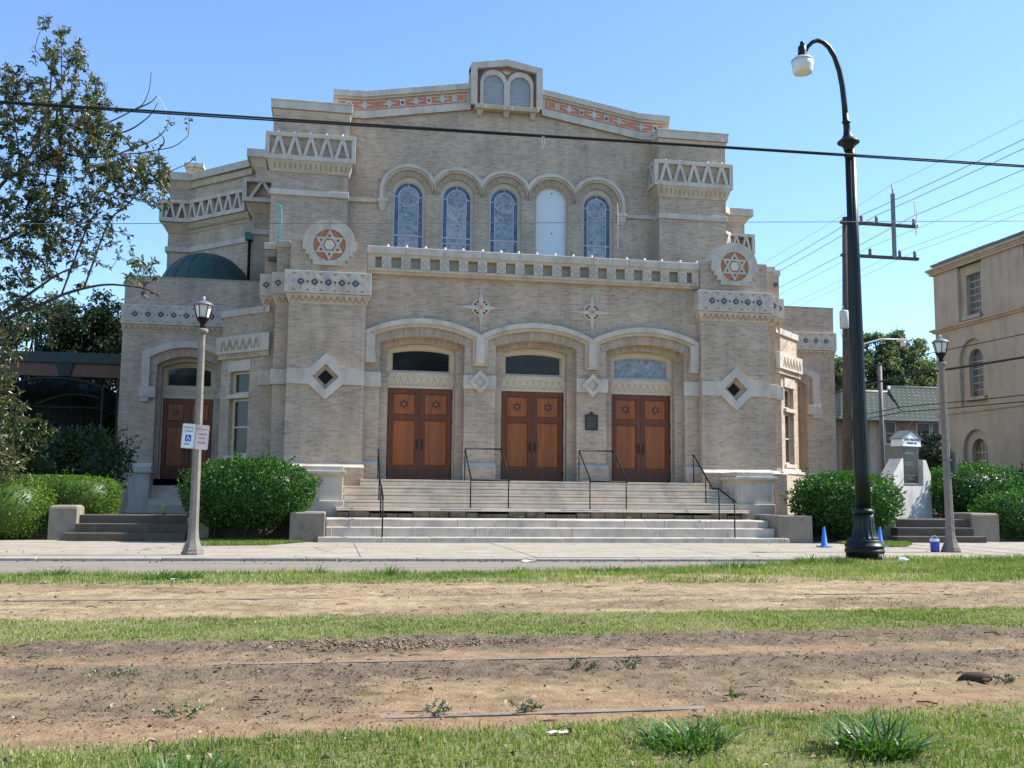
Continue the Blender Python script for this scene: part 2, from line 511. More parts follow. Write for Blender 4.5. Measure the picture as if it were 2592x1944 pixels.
def arch_opening(cx, hw, zb, zs, zc, n=18):
    return [(cx - hw, zb)] + segarch(cx, hw, zs, zc, n) + [(cx + hw, zb)]

def voussoirs(mb, cx, cz, r0, r1, a0, a1, n, y0, y1, T=None, gap=0.006):
    for i in range(n):
        s0 = a0 + (a1 - a0) * i / n; s1 = a0 + (a1 - a0) * (i + 1) / n
        g0 = gap / r0 / 2
        pts = [(cx + r0 * math.cos(s0 - g0), cz + r0 * math.sin(s0 - g0)), (cx + r1 * math.cos(s0 - g0), cz + r1 * math.sin(s0 - g0)),
               (cx + r1 * math.cos(s1 + g0), cz + r1 * math.sin(s1 + g0)), (cx + r0 * math.cos(s1 + g0), cz + r0 * math.sin(s1 + g0))]
        mb.plate(pts, [], y0, y1, 'soldier', T, lv=random.uniform(0.1, 0.9))

def text_mesh(body, size, align='CENTER', extrude=0.002, bold=0.0):
    cu = bpy.data.curves.new('txt', 'FONT')
    cu.body = body; cu.size = size; cu.align_x = align; cu.align_y = 'CENTER'; cu.extrude = extrude; cu.offset = bold
    cu.resolution_u = 3
    o = bpy.data.objects.new('txt', cu)
    COL.objects.link(o)
    dg = bpy.context.evaluated_depsgraph_get()
    me = bpy.data.meshes.new_from_object(o.evaluated_get(dg))
    bpy.data.objects.remove(o)
    return me
# text lies in XY facing +Z: turn it to face -Y
TXT = Matrix.Rotation(PI / 2, 4, 'X')

# ------------------------------------------------------------------ daylight settings
SUN_AZ, SUN_EL, SUN_E = 1.0, 46.0, 4.8
SKY_AIR, SKY_DUST, SKY_OZ, SKY_S = 1.0, 0.1, 6.0, 0.15
EXPO = 0.88
RAILZ = (0.110, 0.1215, 0.1185, 0.1215)
# ------------------------------------------------------------------ THE SYNAGOGUE
SY = thing('synagogue', (0, 0, 0), 'wide tan brick synagogue with a stepped gable and three pairs of wooden doors', 'synagogue')
FL = 1.445      # entrance floor
YARD = 0.46

def star_tri(cx, cz, r, up):
    s = 1 if up else -1
    return [(cx + r * math.cos(a), cz + s * r * math.sin(a)) for a in (PI / 2, PI / 2 + 2 * PI / 3, PI / 2 + 4 * PI / 3)]

def hexagram(mb, cx, cz, r, w, y0, y1, m, T=None):
    for k, up in enumerate((True, False)):
        o = star_tri(cx, cz, r, up); i = star_tri(cx, cz, r - 2 * w, up)
        mb.plate(o, [i], y0 - 0.002 * k, y1, m, T)

def hexpoly(cx, cz, r, n=6, rot=0.0):
    return [(cx + r * math.cos(rot + 2 * PI * k / n), cz + r * math.sin(rot + 2 * PI * k / n)) for k in range(n)]

def zigzag(mb, x0, x1, z0, z1, n, w, y0, y1, m, T=None):
    d = (x1 - x0) / n
    for i in range(n):
        a = x0 + i * d
        mb.strip((a + 0.12 * d, z0), (a + d / 2, z1), w, y0, y1, m, T)
        mb.strip((a + d / 2, z1), (a + 0.88 * d, z0), w, y0 - 0.001, y1, m, T)

def trellis(mb, x0, x1, z0, z1, n, yf, T=None, dep=0.12, brk=True):
    """open band of A-shaped stone bars over brick"""
    mb.box(x0, x1, yf, yf + dep, z0, z0 + 0.15, 'stone', T)
    mb.box(x0, x1, yf, yf + dep, z1 - 0.13, z1, 'stone', T)
    mb.box(x0, x0 + 0.13, yf, yf + dep, z0 + 0.15, z1 - 0.13, 'stone', T)
    mb.box(x1 - 0.13, x1, yf, yf + dep, z0 + 0.15, z1 - 0.13, 'stone', T)
    a, b = x0 + 0.16, x1 - 0.16
    d = (b - a) / n
    for i in range(n):
        c = a + d * (i + 0.5)
        mb.strip((c - d * 0.42, z0 + 0.10), (c, z1 - 0.07), 0.10, yf + 0.012, yf + dep, 'stone', T)
        mb.strip((c + d * 0.42, z0 + 0.10), (c, z1 - 0.07), 0.10, yf + 0.014, yf + dep, 'stone', T)

def diamonds_band(mb, xs, zc, hh, yf, cols, T=None):
    for i, x in enumerate(xs):
        for (p, q) in (((x - hh, zc), (x, zc + hh)), ((x, zc + hh), (x + hh, zc)), ((x + hh, zc), (x, zc - hh)), ((x, zc - hh), (x - hh, zc))):
            mb.strip(p, q, 0.035, yf - 0.012, yf, 'stone', T)
        c = cols[i % len(cols)]
        mb.plate(hexpoly(x, zc, 0.098, 4), [], yf - 0.006, yf, c, T)
        mb.plate(hexpoly(x, zc, 0.078, 10), [hexpoly(x, zc, 0.026, 8)], yf - 0.016, yf, c, T)
        mb.plate(hexpoly(x, zc, 0.024, 8), [], yf - 0.018, yf, 'stone', T)

# --- narthex front wall with three arched recesses
DC = (-3.05, 0.0, 3.05)
H1, Z1S, Z1C = 1.11, 5.0, 5.205
H2, Z2S, Z2C = 0.90, 4.90, 5.045
mb = MB()
mb.plate([(-4.6, 0.4), (4.6, 0.4), (4.6, 6.85), (-4.6, 6.85)], [arch_opening(c, H1, FL, Z1S, Z1C) for c in DC], 0.246, 0.48, 'brick')
mb.plate([(-4.55, 0.4), (4.55, 0.4), (4.55, 6.8), (-4.55, 6.8)], [arch_opening(c, H2, FL, Z2S, Z2C) for c in DC], 0.484, 0.70, 'brick')
for c in DC:
    h = Z1C - Z1S; r = (H1 * H1 + h * h) / (2 * h); a = math.asin(H1 / r)
    voussoirs(mb, c, Z1C - r, r + 0.002, r + 0.25, PI / 2 - a * 1.0, PI / 2 + a * 1.0, 40, 0.241, 0.26)
    h = Z2C - Z2S; r = (H2 * H2 + h * h) / (2 * h); a = math.asin(H2 / r)
    voussoirs(mb, c, Z2C - r, r + 0.002, r + 0.21, PI / 2 - a * 1.15, PI / 2 + a * 1.15, 36, 0.479, 0.49)
mb.box(-4.6, 4.6, 0.9, 1.0, 0.4, 6.8, 'brick')
wall = build('front_wall', mb, SY)

# plinth blocks between the doors and string blocks
for x0, x1 in ((-4.56, -4.14), (-1.94, -1.12), (1.12, 1.94), (4.14, 4.56)):
    mb = MB()
    mb.hexa([(x0 - 0.02, 0.10, FL - 0.02), (x1 + 0.02, 0.10, FL - 0.02), (x1 + 0.02, 0.247, FL - 0.02), (x0 - 0.02, 0.247, FL - 0.02), (x0 - 0.02, 0.10, 1.80), (x1 + 0.02, 0.10, 1.80), (x1 + 0.02, 0.247, 1.80), (x0 - 0.02, 0.247, 1.80)], 'brick')
    mb.hexa([(x0 - 0.03, 0.09, 1.80), (x1 + 0.03, 0.09, 1.80), (x1 + 0.03, 0.26, 1.80), (x0 - 0.03, 0.26, 1.80), (x0, 0.20, 1.90), (x1, 0.20, 1.90), (x1, 0.26, 1.90), (x0, 0.26, 1.90)], 'stone')
    build('wall_plinth', mb, SY)

for s in (-1, 1):
    mb = MB()
    mb.box(s * 4.13, s * 4.56, 0.18, 0.25, 3.83, 4.225, 'stone')
    build('string_course', mb, SY, bevel=0.012)
for x in (-1.535, 1.535):
    mb = MB()
    mb.box(x - 0.435, x + 0.435, 0.175, 0.25, 3.85, 4.215, 'stone')
    dm = lambda h: [(x - h, 4.03), (x, 4.03 - h), (x + h, 4.03), (x, 4.03 + h)]
    mb.plate(dm(0.31), [dm(0.17)], 0.12, 0.25, 'stone')
    mb.plate(dm(0.165), [dm(0.115)], 0.135, 0.25, 'stone_warm')
    mb.plate(dm(0.11), [], 0.15, 0.25, 'stone')
    build('diamond_panel', mb, SY, bevel=0.008)

# hood moulding over the three arches
def hood_poly(zc_out, zc_in, jz, pend):
    top = []
    for c in DC:
        a = segarch(c, 1.525, jz, zc_out, 22)
        top += a if not top else a[1:]
    P = [(-4.545, 4.46)] + [(-4.545, jz - 0.0)] + top[0:] + [(4.545, jz), (4.545, 4.46), (4.545 - 2 * pend * 0.75, 4.46)]
    for k, c in enumerate(reversed(DC)):
        a = segarch(c, 1.525 - pend, jz - 0.145, zc_in, 22)[::-1]
        if k == 0: a = segarch(c, 1.525 - pend, jz - 0.145, zc_in, 22)[::-1]
        P += a
        if k < 2:
            xl = c - 1.525
            P += [(xl + pend, 4.46), (xl - pend, 4.46)]
    P += [(-4.545 + 2 * pend * 0.75, 4.46)]
    return P
mb = MB()
mb.plate(hood_poly(5.665, 5.44, 5.30, 0.205), [], 0.165, 0.246, 'stone_warm')
P2 = []
for c in DC:
    P2o = segarch(c, 1.50, 5.30, 5.66, 22); P2i = segarch(c, 1.50, 5.17, 5.53, 22)
    mb.plate(P2o + P2i[::-1], [], 0.115, 0.166, 'stone')
for x in (-1.535, 1.535):
    mb.plate([(x - 0.115, 4.53), (x + 0.115, 4.53), (x + 0.115, 5.20), (x, 5.285), (x - 0.115, 5.20)], [], 0.112, 0.166, 'stone')
    mb.plate([(x - 0.205, 4.455), (x + 0.205, 4.455), (x + 0.115, 4.535), (x - 0.115, 4.535)], [], 0.128, 0.166, 'stone_warm')
for s in (-1, 1):
    mb.box(s * 4.55, s * 4.30, 0.128, 0.166, 4.455, 5.22, 'stone')
build('hood_mould', mb, SY, bevel=0.01)

# compass stars on the wall
for x in (-1.527, 1.527):
    mb = MB(); z = 6.035
    mb.plate(hexpoly(x, z, 0.26, 28), [hexpoly(x, z, 0.195, 28)], 0.215, 0.25, 'stone_warm')
    mb.plate(hexpoly(x, z, 0.194, 28), [], 0.236, 0.25, 'black')
    for k in range(4):
        a = PI / 2 * k
        L = 0.72 if k % 2 else 0.66
        tip = (x + L * math.cos(a), z + L * math.sin(a))
        pa = (x + 0.12 * math.cos(a + 0.60), z + 0.12 * math.sin(a + 0.60)); pb = (x + 0.12 * math.cos(a - 0.60), z + 0.12 * math.sin(a - 0.60))
        c = (x, z)
        o = len(mb.v)
        vs = [(tip[0], 0.235, tip[1]), (pa[0], 0.20, pa[1]), (c[0], 0.155, c[1]), (pb[0], 0.20, pb[1]), (pa[0], 0.246, pa[1]), (pb[0], 0.246, pb[1]), (tip[0], 0.246, tip[1])]
        mb.add(vs, [(0, 1, 2), (0, 2, 3), (0, 6, 4, 1), (0, 3, 5, 6)], 'stone')
        a += PI / 4
        t2 = (x + 0.20 * math.cos(a), z + 0.20 * math.sin(a))
        for w in (0.30, -0.30):
            pass
        pa = (x + 0.09 * math.cos(a + 0.5), z + 0.09 * math.sin(a + 0.5)); pb = (x + 0.09 * math.cos(a - 0.5), z + 0.09 * math.sin(a - 0.5))
        mb.plate([t2, pa, pb], [], 0.19, 0.24, 'stone')
    mb.plate(hexpoly(x, z, 0.075, 16), [], 0.15, 0.24, 'stone_warm')
    mb.plate(hexpoly(x, z, 0.04, 12), [], 0.143, 0.16, 'orange')
    build('star_ornament', mb, SY)

# parapet frieze of the narthex
mb = MB()
mb.box(-4.55, 4.55, 0.10, 0.30, 6.80, 6.865, 'stone_warm')
mb.box(-4.55, 4.55, 0.06, 0.30, 6.865, 6.945, 'stone_warm')
mb.box(-4.55, 4.55, 0.27, 0.60, 6.945, 7.30, 'stone')
mb.box(-4.55, 4.55, 0.08, 0.60, 7.245, 7.325, 'stone_warm')
for k in range(17):
    x = -4.06 + 0.508 * k
    if k == 0: mb.box(-4.55, -4.35, 0.085, 0.28, 6.945, 7.246, 'stone')
    if k == 16: mb.box(4.35, 4.55, 0.085, 0.28, 6.945, 7.246, 'stone')
    mb.box(x - 0.122, x + 0.122, 0.075, 0.28, 6.955, 7.246, 'stone')
    for sx in (-1, 1):
        mb.box(x + sx * 0.085 - 0.012, x + sx * 0.085 + 0.012, 0.07, 0.08, 7.05, 7.15, 'stone_dark')
        mb.box(x - 0.05, x + 0.05, 0.0705, 0.08, 7.10 + sx * 0.085 - 0.012, 7.10 + sx * 0.085 + 0.012, 'stone_dark')
        for sz in (-1, 1):
            mb.strip((x + sx * 0.018, 7.10 + sz * 0.018), (x + sx * 0.05, 7.10 + sz * 0.05), 0.018, 0.069, 0.08, 'stone_dark')
build('parapet_frieze', mb, SY)
mb = MB()
n = 9
for k in range(n):
    a = -4.58 + 9.16 * k / n; b = a + 9.16 / n - 0.008
    mb.box(a, b, 0.045, 0.62, 7.325, 7.52, 'stone')
mb.box(-4.58, 4.58, 0.06, 0.60, 7.33, 7.51, 'stone_dark')
build('parapet_coping', mb, SY, bevel=0.015)
mb = MB(); mb.box(-7.1, 7.1, 0.55, 5.7, 7.1, 7.2, 'roofdark'); mb.box(-7.1, 7.1, 1.0, 5.6, 0.4, 7.1, 'brick')
build('porch_roof', mb, SY)

# light bulbs strung along the copings
def bulb(x, y, z, r=0.036):
    b = MB(); b.ball((x, y, z + r * 0.8), r, 'bulb', 5); b.lathe([(0.014, -0.012), (0.014, 0.012)], 'iron', 8, (x, y, z))
    build('light_bulb', b, SY)
for k in range(18):
    if k in (12,): continue
    bulb(-4.05 + 0.508 * k * 0.99 + random.uniform(-0.02, 0.02), 0.10, 7.52)

# --- corner piers (with the two stepped piers behind each)
for s in (-1, 1):
    X = lambda v: s * v
    def bx(mb, x0, x1, *a, **k): mb.box(min(s * x0, s * x1), max(s * x0, s * x1), *a, **k)
    mb = MB()
    hole = [(X(5.54) + dx, 4.03 + dz) for dx, dz in ((-0.3, 0), (0, -0.3), (0.3, 0), (0, 0.3))]
    a, b = sorted((X(4.561), X(6.512)))
    mb.plate([(a, 0.4), (b, 0.4), (b, 7.57), (a, 7.57)], [hole], 0.0, 0.22, 'brick')
    bx(mb, 4.562, 6.511, 0.24, 1.2, 0.4, 7.569, 'brick')
    bx(mb, 6.0, 6.87, 0.33, 1.2, 0.4, 7.50, 'brick')
    bx(mb, 6.3, 7.19, 0.66, 5.9, 0.4, 7.50, 'brick')
    pier = build('corner_pier', mb, SY)
    # plinth
    mb = MB()
    for x0, x1, y in ((4.52, 6.55, -0.15), (6.55, 6.92, 0.20), (6.92, 7.26, 0.54)):
        bx(mb, x0, x1, y, y + 0.9, 0.4, 1.73, 'brick')
        p0, p1 = sorted((X(x0 - 0.02 * (x0 < 5)), X(x1 + 0.03)))
        q0, q1 = sorted((X(x0 + 0.03 * (x0 < 5)), X(x1 - 0.03)))
        mb.frustum((p0, p1, y - 0.02, y + 0.9), (q0, q1, y + 0.155, y + 0.9), 1.73, 1.835, 'stone')
    build('plinth', mb, pier)
    # string course with diamond window
    mb = MB()
    d = lambda h: [(X(5.54) - h, 4.03), (X(5.54), 4.03 - h), (X(5.54) + h, 4.03), (X(5.54), 4.03 + h)]
    c = X(5.54)
    ou = [(c - 0.62 + 0.19, 4.225), (c, 4.627), (c + 0.43, 4.225), (b + 0.0, 4.225), (b, 3.83), (c + 0.43, 3.83), (c, 3.44), (c - 0.43, 3.83), (a, 3.83), (a, 4.225)]
    mb.plate(ou, [d(0.335)], -0.062, 0.0, 'stone')
    bx(mb, 6.513, 6.93, 0.27, 0.8, 3.835, 4.22, 'stone')
    bx(mb, 6.931, 7.25, 0.60, 0.9, 3.835, 4.22, 'stone')
    build('string_course', mb, pier, bevel=0.012)
    mb = MB()
    mb.plate(d(0.30), [d(0.245)], 0.05, 0.22, 'stone_warm')
    mb.plate(d(0.245), [d(0.20)], 0.10, 0.221, 'stone_warm')
    mb.plate(d(0.20), [], 0.19, 0.222, 'black')
    build('diamond_window', mb, pier)
    # corbel + band
    mb = MB()
    for (x0, x1, y, xs) in ((4.561, 6.512, 0.0, 12), (6.512, 6.87, 0.33, 2), (6.87, 7.19, 0.66, 2)):
        e = 0.10
        p0, p1 = sorted((X(x0), X(x1))); q0, q1 = sorted((X(x0 - (e if x0 < 5 else 0)), X(x1 + e)))
        mb.frustum((p0, p1, y - 0.02, y + 0.7), (q0, q1, y - e, y + 0.7), 5.90, 6.15, 'stone_warm')
        # zigzag on the slope
        T = Matrix.Translation((0, y - 0.06, 6.02)) @ Matrix.Rotation(math.atan2(0.08, 0.25), 4, 'X') @ Matrix.Translation((0, 0, -6.02))
        zigzag(mb, p0 + 0.02, p1 - 0.02, 5.955, 6.095, xs, 0.028, -0.006, 0.02, 'zig', T)
    build('corbel_course', mb, pier)
    mb = MB()
    for (x0, x1, y) in ((4.446, 6.642, -0.106), (6.642, 6.975, 0.235), (6.975, 7.292, 0.567)):
        p0, p1 = sorted((X(x0), X(x1)))
        mb.box(p0, p1, y, y + 0.8, 6.162, 6.74, 'stone')
    z = 6.45
    diamonds_band(mb, [X(5.54) + 0.346 * k for k in (-2, -1, 0, 1, 2)], z, 0.19, -0.106, ('blue_gl', 'green_gl'))
    for k in (-2.5, -1.5, -0.5, 0.5, 1.5, 2.5):
        for sz in (-1, 1):
            xx = X(5.54) + 0.346 * k
            mb.plate([(xx - 0.07, z + sz * 0.235), (xx + 0.07, z + sz * 0.235), (xx, z + sz * 0.165)], [], -0.109, -0.106, 'zig_lt')
    for k in (-1, 1):
        xx = X(5.54) + 0.346 * 2.85 * k
        for sz in (-1, 1):
            mb.strip((xx - 0.09, z), (xx + 0.06, z + sz * 0.17), 0.03, -0.118, -0.106, 'stone')
    diamonds_band(mb, [X(6.81)], z, 0.12, 0.235, ('blue_gl',)); diamonds_band(mb, [X(7.13)], z, 0.12, 0.567, ('green_gl',))
    build('pier_band', mb, pier, bevel=0.01)
    # side coping blocks
    mb = MB()
    bx(mb, 6.53, 6.92, 0.30, 1.1, 7.42, 7.60, 'stone'); bx(mb, 6.92, 7.23, 0.62, 1.5, 7.42, 7.59, 'stone')
    build('coping', mb, pier, bevel=0.01)
    # medallion
    mb = MB()
    z = 7.447; R = 0.68
    pts = arcpts(c, z, R, -0.22, PI + 0.22, 30)
    pts += [(c - 0.60, z - 0.15), (c - 0.60, z - 0.27), (c - 0.51, z - 0.27), (c - 0.51, z - 0.40), (c - 0.41, z - 0.40), (c - 0.41, z - 0.53),
            (c + 0.41, z - 0.53), (c + 0.41, z - 0.40), (c + 0.51, z - 0.40), (c + 0.51, z - 0.27), (c + 0.60, z - 0.27), (c + 0.60, z - 0.15)]
    mb.plate(pts, [hexpoly(c, z, 0.412, 32)], -0.07, 0.66, 'stone')
    for aa in (0.55, PI / 2, PI - 0.55, PI + 1.1, 2 * PI - 1.1):
        r1 = 0.66 if aa < 3 else 0.5
        mb.strip((c + 0.42 * math.cos(aa), z + 0.42 * math.sin(aa)), (c + r1 * math.cos(aa), z + r1 * math.sin(aa)), 0.010, -0.0715, -0.06, 'stone_dark')
    med = build('medallion', mb, pier, bevel=0.008)
    mb = MB()
    Q = Matrix.Translation((0, -0.045, 0))
    mb.plate(hexpoly(c, z, 0.41, 32), [], 0.02, 0.044, 'orange', Q)
    hexagram(mb, c, z, 0.415, 0.058, -0.02, 0.02, 'stone', Q)
    for k in range(6):
        aa = PI / 2 + k * PI / 3
        cx, cz = c + 0.245 * math.cos(aa), z + 0.245 * math.sin(aa)
        mb.plate([(cx + 0.075 * math.cos(aa + q), cz + 0.075 * math.sin(aa + q)) for q in (0, 2 * PI / 3, 4 * PI / 3)], [], -0.008, 0.02, 'stone', Q)
        mb.plate([(cx + 0.036 * math.cos(aa + q), cz + 0.036 * math.sin(aa + q)) for q in (0, 2 * PI / 3, 4 * PI / 3)], [], -0.012, 0.02, 'black', Q)
    mb.plate(hexpoly(c, z, 0.165, 6), [], -0.016, 0.02, 'red', Q)
    mb.plate(hexpoly(c, z, 0.14, 6), [], -0.024, 0.02, 'hex', Q)
    build('six_pointed_star', mb, med)

# --- entrance doors
def door_set(cx, yf, w, zb, zt, gz, gs, gc, glassm, hw2, parent, label=None, frz=0.0, wide=None):
    """cream surround, transom window, zigzag panel and two leaves.  yf = leaf face"""
    mb = MB()
    wi = w + 0.012
    hg = w - 0.055
    out = arch_opening(cx, hw2 + 0.02, zb, gs + 0.10, gc + 0.14)
    hole1 = [(cx - wi, zb), (cx + wi, zb), (cx + wi, zt), (cx - wi, zt)]
    # one outline: legs + head, with the transom opening as a hole
    outer = [(cx - hw2 - 0.02, zb)] + segarch(cx, hw2 + 0.02, gs + 0.10, gc + 0.14) + [(cx + hw2 + 0.02, zb), (cx + wi, zb), (cx + wi, zt), (cx - wi, zt), (cx - wi, zb)]
    gh = [(cx - hg, gz)] + segarch(cx, hg, gs, gc) + [(cx + hg, gz)]
    mb.plate(outer, [gh], yf - 0.022, yf + 0.12, 'cream')
    mb.box(cx - w - 0.02, cx + w + 0.02, yf - 0.05, yf - 0.021, zt + 0.005, zt + 0.06, 'cream')
    mb.box(cx - w - 0.02, cx + w + 0.02, yf - 0.05, yf - 0.021, gz - 0.13, gz - 0.085, 'cream')
    mb.box(cx - w - 0.0, cx + w + 0.0, yf - 0.06, yf - 0.021, gz - 0.085, gz - 0.02, 'stone')
    zigzag(mb, cx - w + 0.06, cx + w - 0.04, zt + 0.08, gz - 0.15, 9, 0.010, yf - 0.027, yf - 0.02, 'zig_lt')
    sur = build('door_surround', mb, parent)
    mb = MB()
    mb.plate([(cx - hg - 0.03, gz - 0.03)] + segarch(cx, hg + 0.03, gs, gc + 0.03) + [(cx + hg + 0.03, gz - 0.03)], [], yf + 0.05, yf + 0.07, glassm)
    tw = build('transom_window', mb, sur)
    mb = MB()
    gi = lambda k: [(cx - hg + k, gz + k)] + segarch(cx, hg - k, gs, gc - k) + [(cx + hg - k, gz + k)]
    mb.plate(gi(-0.004), [gi(0.045)], yf + 0.015, yf + 0.049, 'stone' if glassm == 'gl_blue' else 'stone_warm')
    build('transom_frame', mb, sur)
    for sd in (-1, 1):
        x0, x1 = (cx - w, cx - 0.006) if sd < 0 else (cx + 0.006, cx + w)
        H = zt - zb
        st = 0.115 * w / 0.858
        up0, up1 = zb + H * 0.712, zb + H * 0.945
        lo0, lo1 = zb + H * 0.145, zb + H * 0.655
        xa, xb = x0 + st, x1 - st
        mb = MB()
        rects = [[(xa, up0), (xb, up0), (xb, up1), (xa, up1)], [(xa, lo0), (xb, lo0), (xb, lo1), (xa, lo1)]]
        mb.plate([(x0, zb + H * 0.13), (x1, zb + H * 0.13), (x1, zt - 0.004), (x0, zt - 0.004)], rects, yf, yf + 0.05, 'wood')
        mb.box(x0, x1, yf - 0.001, yf + 0.05, zb + 0.012, zb + H * 0.13, 'wood3')
        for r in rects:
            (ax, az), (bx_, bz) = r[0], r[2]
            # raised and bevelled panel
            mb.box(ax, bx_, yf + 0.026, yf + 0.045, az, bz, 'wood')
            g = 0.05
            mb.hexa([(ax + 0.012, yf + 0.026, az + 0.012), (bx_ - 0.012, yf + 0.026, az + 0.012), (bx_ - 0.012, yf + 0.026, bz - 0.012), (ax + 0.012, yf + 0.026, bz - 0.012),
                     (ax + g, yf + 0.006, az + g), (bx_ - g, yf + 0.006, az + g), (bx_ - g, yf + 0.006, bz - g), (ax + g, yf + 0.006, bz - g)][0:4] +
                    [(ax + g, yf + 0.006, az + g), (bx_ - g, yf + 0.006, az + g), (bx_ - g, yf + 0.006, bz - g), (ax + g, yf + 0.006, bz - g)], 'wood2')
        if sd > 0:
            mb.box(x0 - 0.016, x0 + 0.012, yf - 0.012, yf + 0.0, zb + 0.012, zt - 0.01, 'wood')
        leaf = build('door_leaf', mb, parent)
        mb = MB()
        pc = ((xa + xb) / 2, (up0 + up1) / 2)
        hexagram(mb, pc[0], pc[1], 0.135 * w / 0.858, 0.017, yf + 0.001, yf + 0.0065, 'inlay')
        build('star_inlay', mb, leaf)
        mb = MB()
        hx = x1 - 0.055 if sd < 0 else x0 + 0.065
        hz = zb + 0.385 * H
        mb.box(hx - 0.032, hx + 0.032, yf - 0.008, yf + 0.001, hz - 0.15, hz + 0.15, 'bronze')
        mb.tube([(hx, yf - 0.006, hz - 0.10), (hx, yf - 0.045, hz - 0.09), (hx, yf - 0.05, hz), (hx, yf - 0.045, hz + 0.07), (hx, yf - 0.006, hz + 0.08)], 0.010, 'bronze', 6)
        mb.ball((hx, yf - 0.012, hz + 0.12), 0.014, 'bronze', 4)
        build('door_handle', mb, leaf)
        mb = MB()
        ex = x0 if sd < 0 else x1
        for q in (0.06, 0.34, 0.62, 0.90):
            mb.tube([(ex, yf - 0.008, zb + H * q), (ex, yf - 0.008, zb + H * q + 0.13)], 0.016, 'bronze', 8)
        build('hinge', mb, leaf)
for cx, gm in zip(DC, ('gl_dark', 'gl_pebble', 'gl_blue')):
    door_set(cx, 0.724, 0.852, FL, 3.868, 4.30, 4.80, 4.925, gm, H2, SY)
# --- upper front wall with five arched windows
WCX = (-3.12, -1.56, 0.0, 1.56, 3.12)
YU = 5.526
mb = MB()
gable = [(-5.5, 13.7), (-4.55, 13.7), (-1.2, 14.3), (-1.2, 14.9), (1.2, 14.9), (1.2, 14.3), (4.55, 13.7), (5.5, 13.7)]
mb.plate([(-7.3, 6.5), (7.3, 6.5), (7.3, 13.0), (5.5, 13.0)] + gable[::-1] + [(-5.5, 13.0), (-7.3, 13.0)], [arch_opening(c, 0.555, 8.0, 10.66, 11.214, 20) for c in WCX], YU, YU + 0.35, 'brick')
for c in WCX:
    voussoirs(mb, c, 10.66, 0.557, 0.765, 0.0, PI, 44, YU - 0.005, YU + 0.02)
build('upper_wall', mb, SY)
# hood over the windows
mb = MB()
for lay, (ro, ri, y0, m) in enumerate(((0.95, 0.757, YU - 0.06, 'stone_warm'), (0.945, 0.83, YU - 0.11, 'stone'))):
    ac = math.acos(0.78 / ro)
    for i, c in enumerate(WCX):
        a0 = 0.0 if i == 4 else ac
        a1 = PI if i == 0 else PI - ac
        out = arcpts(c, 10.66, ro, a0, a1, 26)
        aci = 0.0 if ri < 0.78 else math.acos(0.78 / ri)
        b0 = 0.0 if i == 4 else aci; b1 = PI if i == 0 else PI - aci
        inn = arcpts(c, 10.66, ri, b0, b1, 26)
        if i == 0: out = out + [(c - ro, 10.40)]; inn = inn + [(c - ri, 10.40)]
        if i == 4: out = [(c + ro, 10.40)] + out; inn = [(c + ri, 10.40)] + inn
        mb.plate(out + inn[::-1], [], y0, YU + 0.01 + 0.001 * i, m)
for s in (-1, 1):
    mb.box(s * 4.13, s * 3.79, YU - 0.15, YU, 10.30, 10.41, 'stone')
    mb.frustum(tuple(sorted((s * 4.02, s * 3.90))) + (YU - 0.04, YU), tuple(sorted((s * 4.10, s * 3.82))) + (YU - 0.13, YU), 10.02, 10.30, 'stone')
    mb.box(s * 5.1, s * 4.13, YU - 0.07, YU, 10.27, 10.41, 'stone')
build('upper_hood_mould', mb, SY, bevel=0.008)

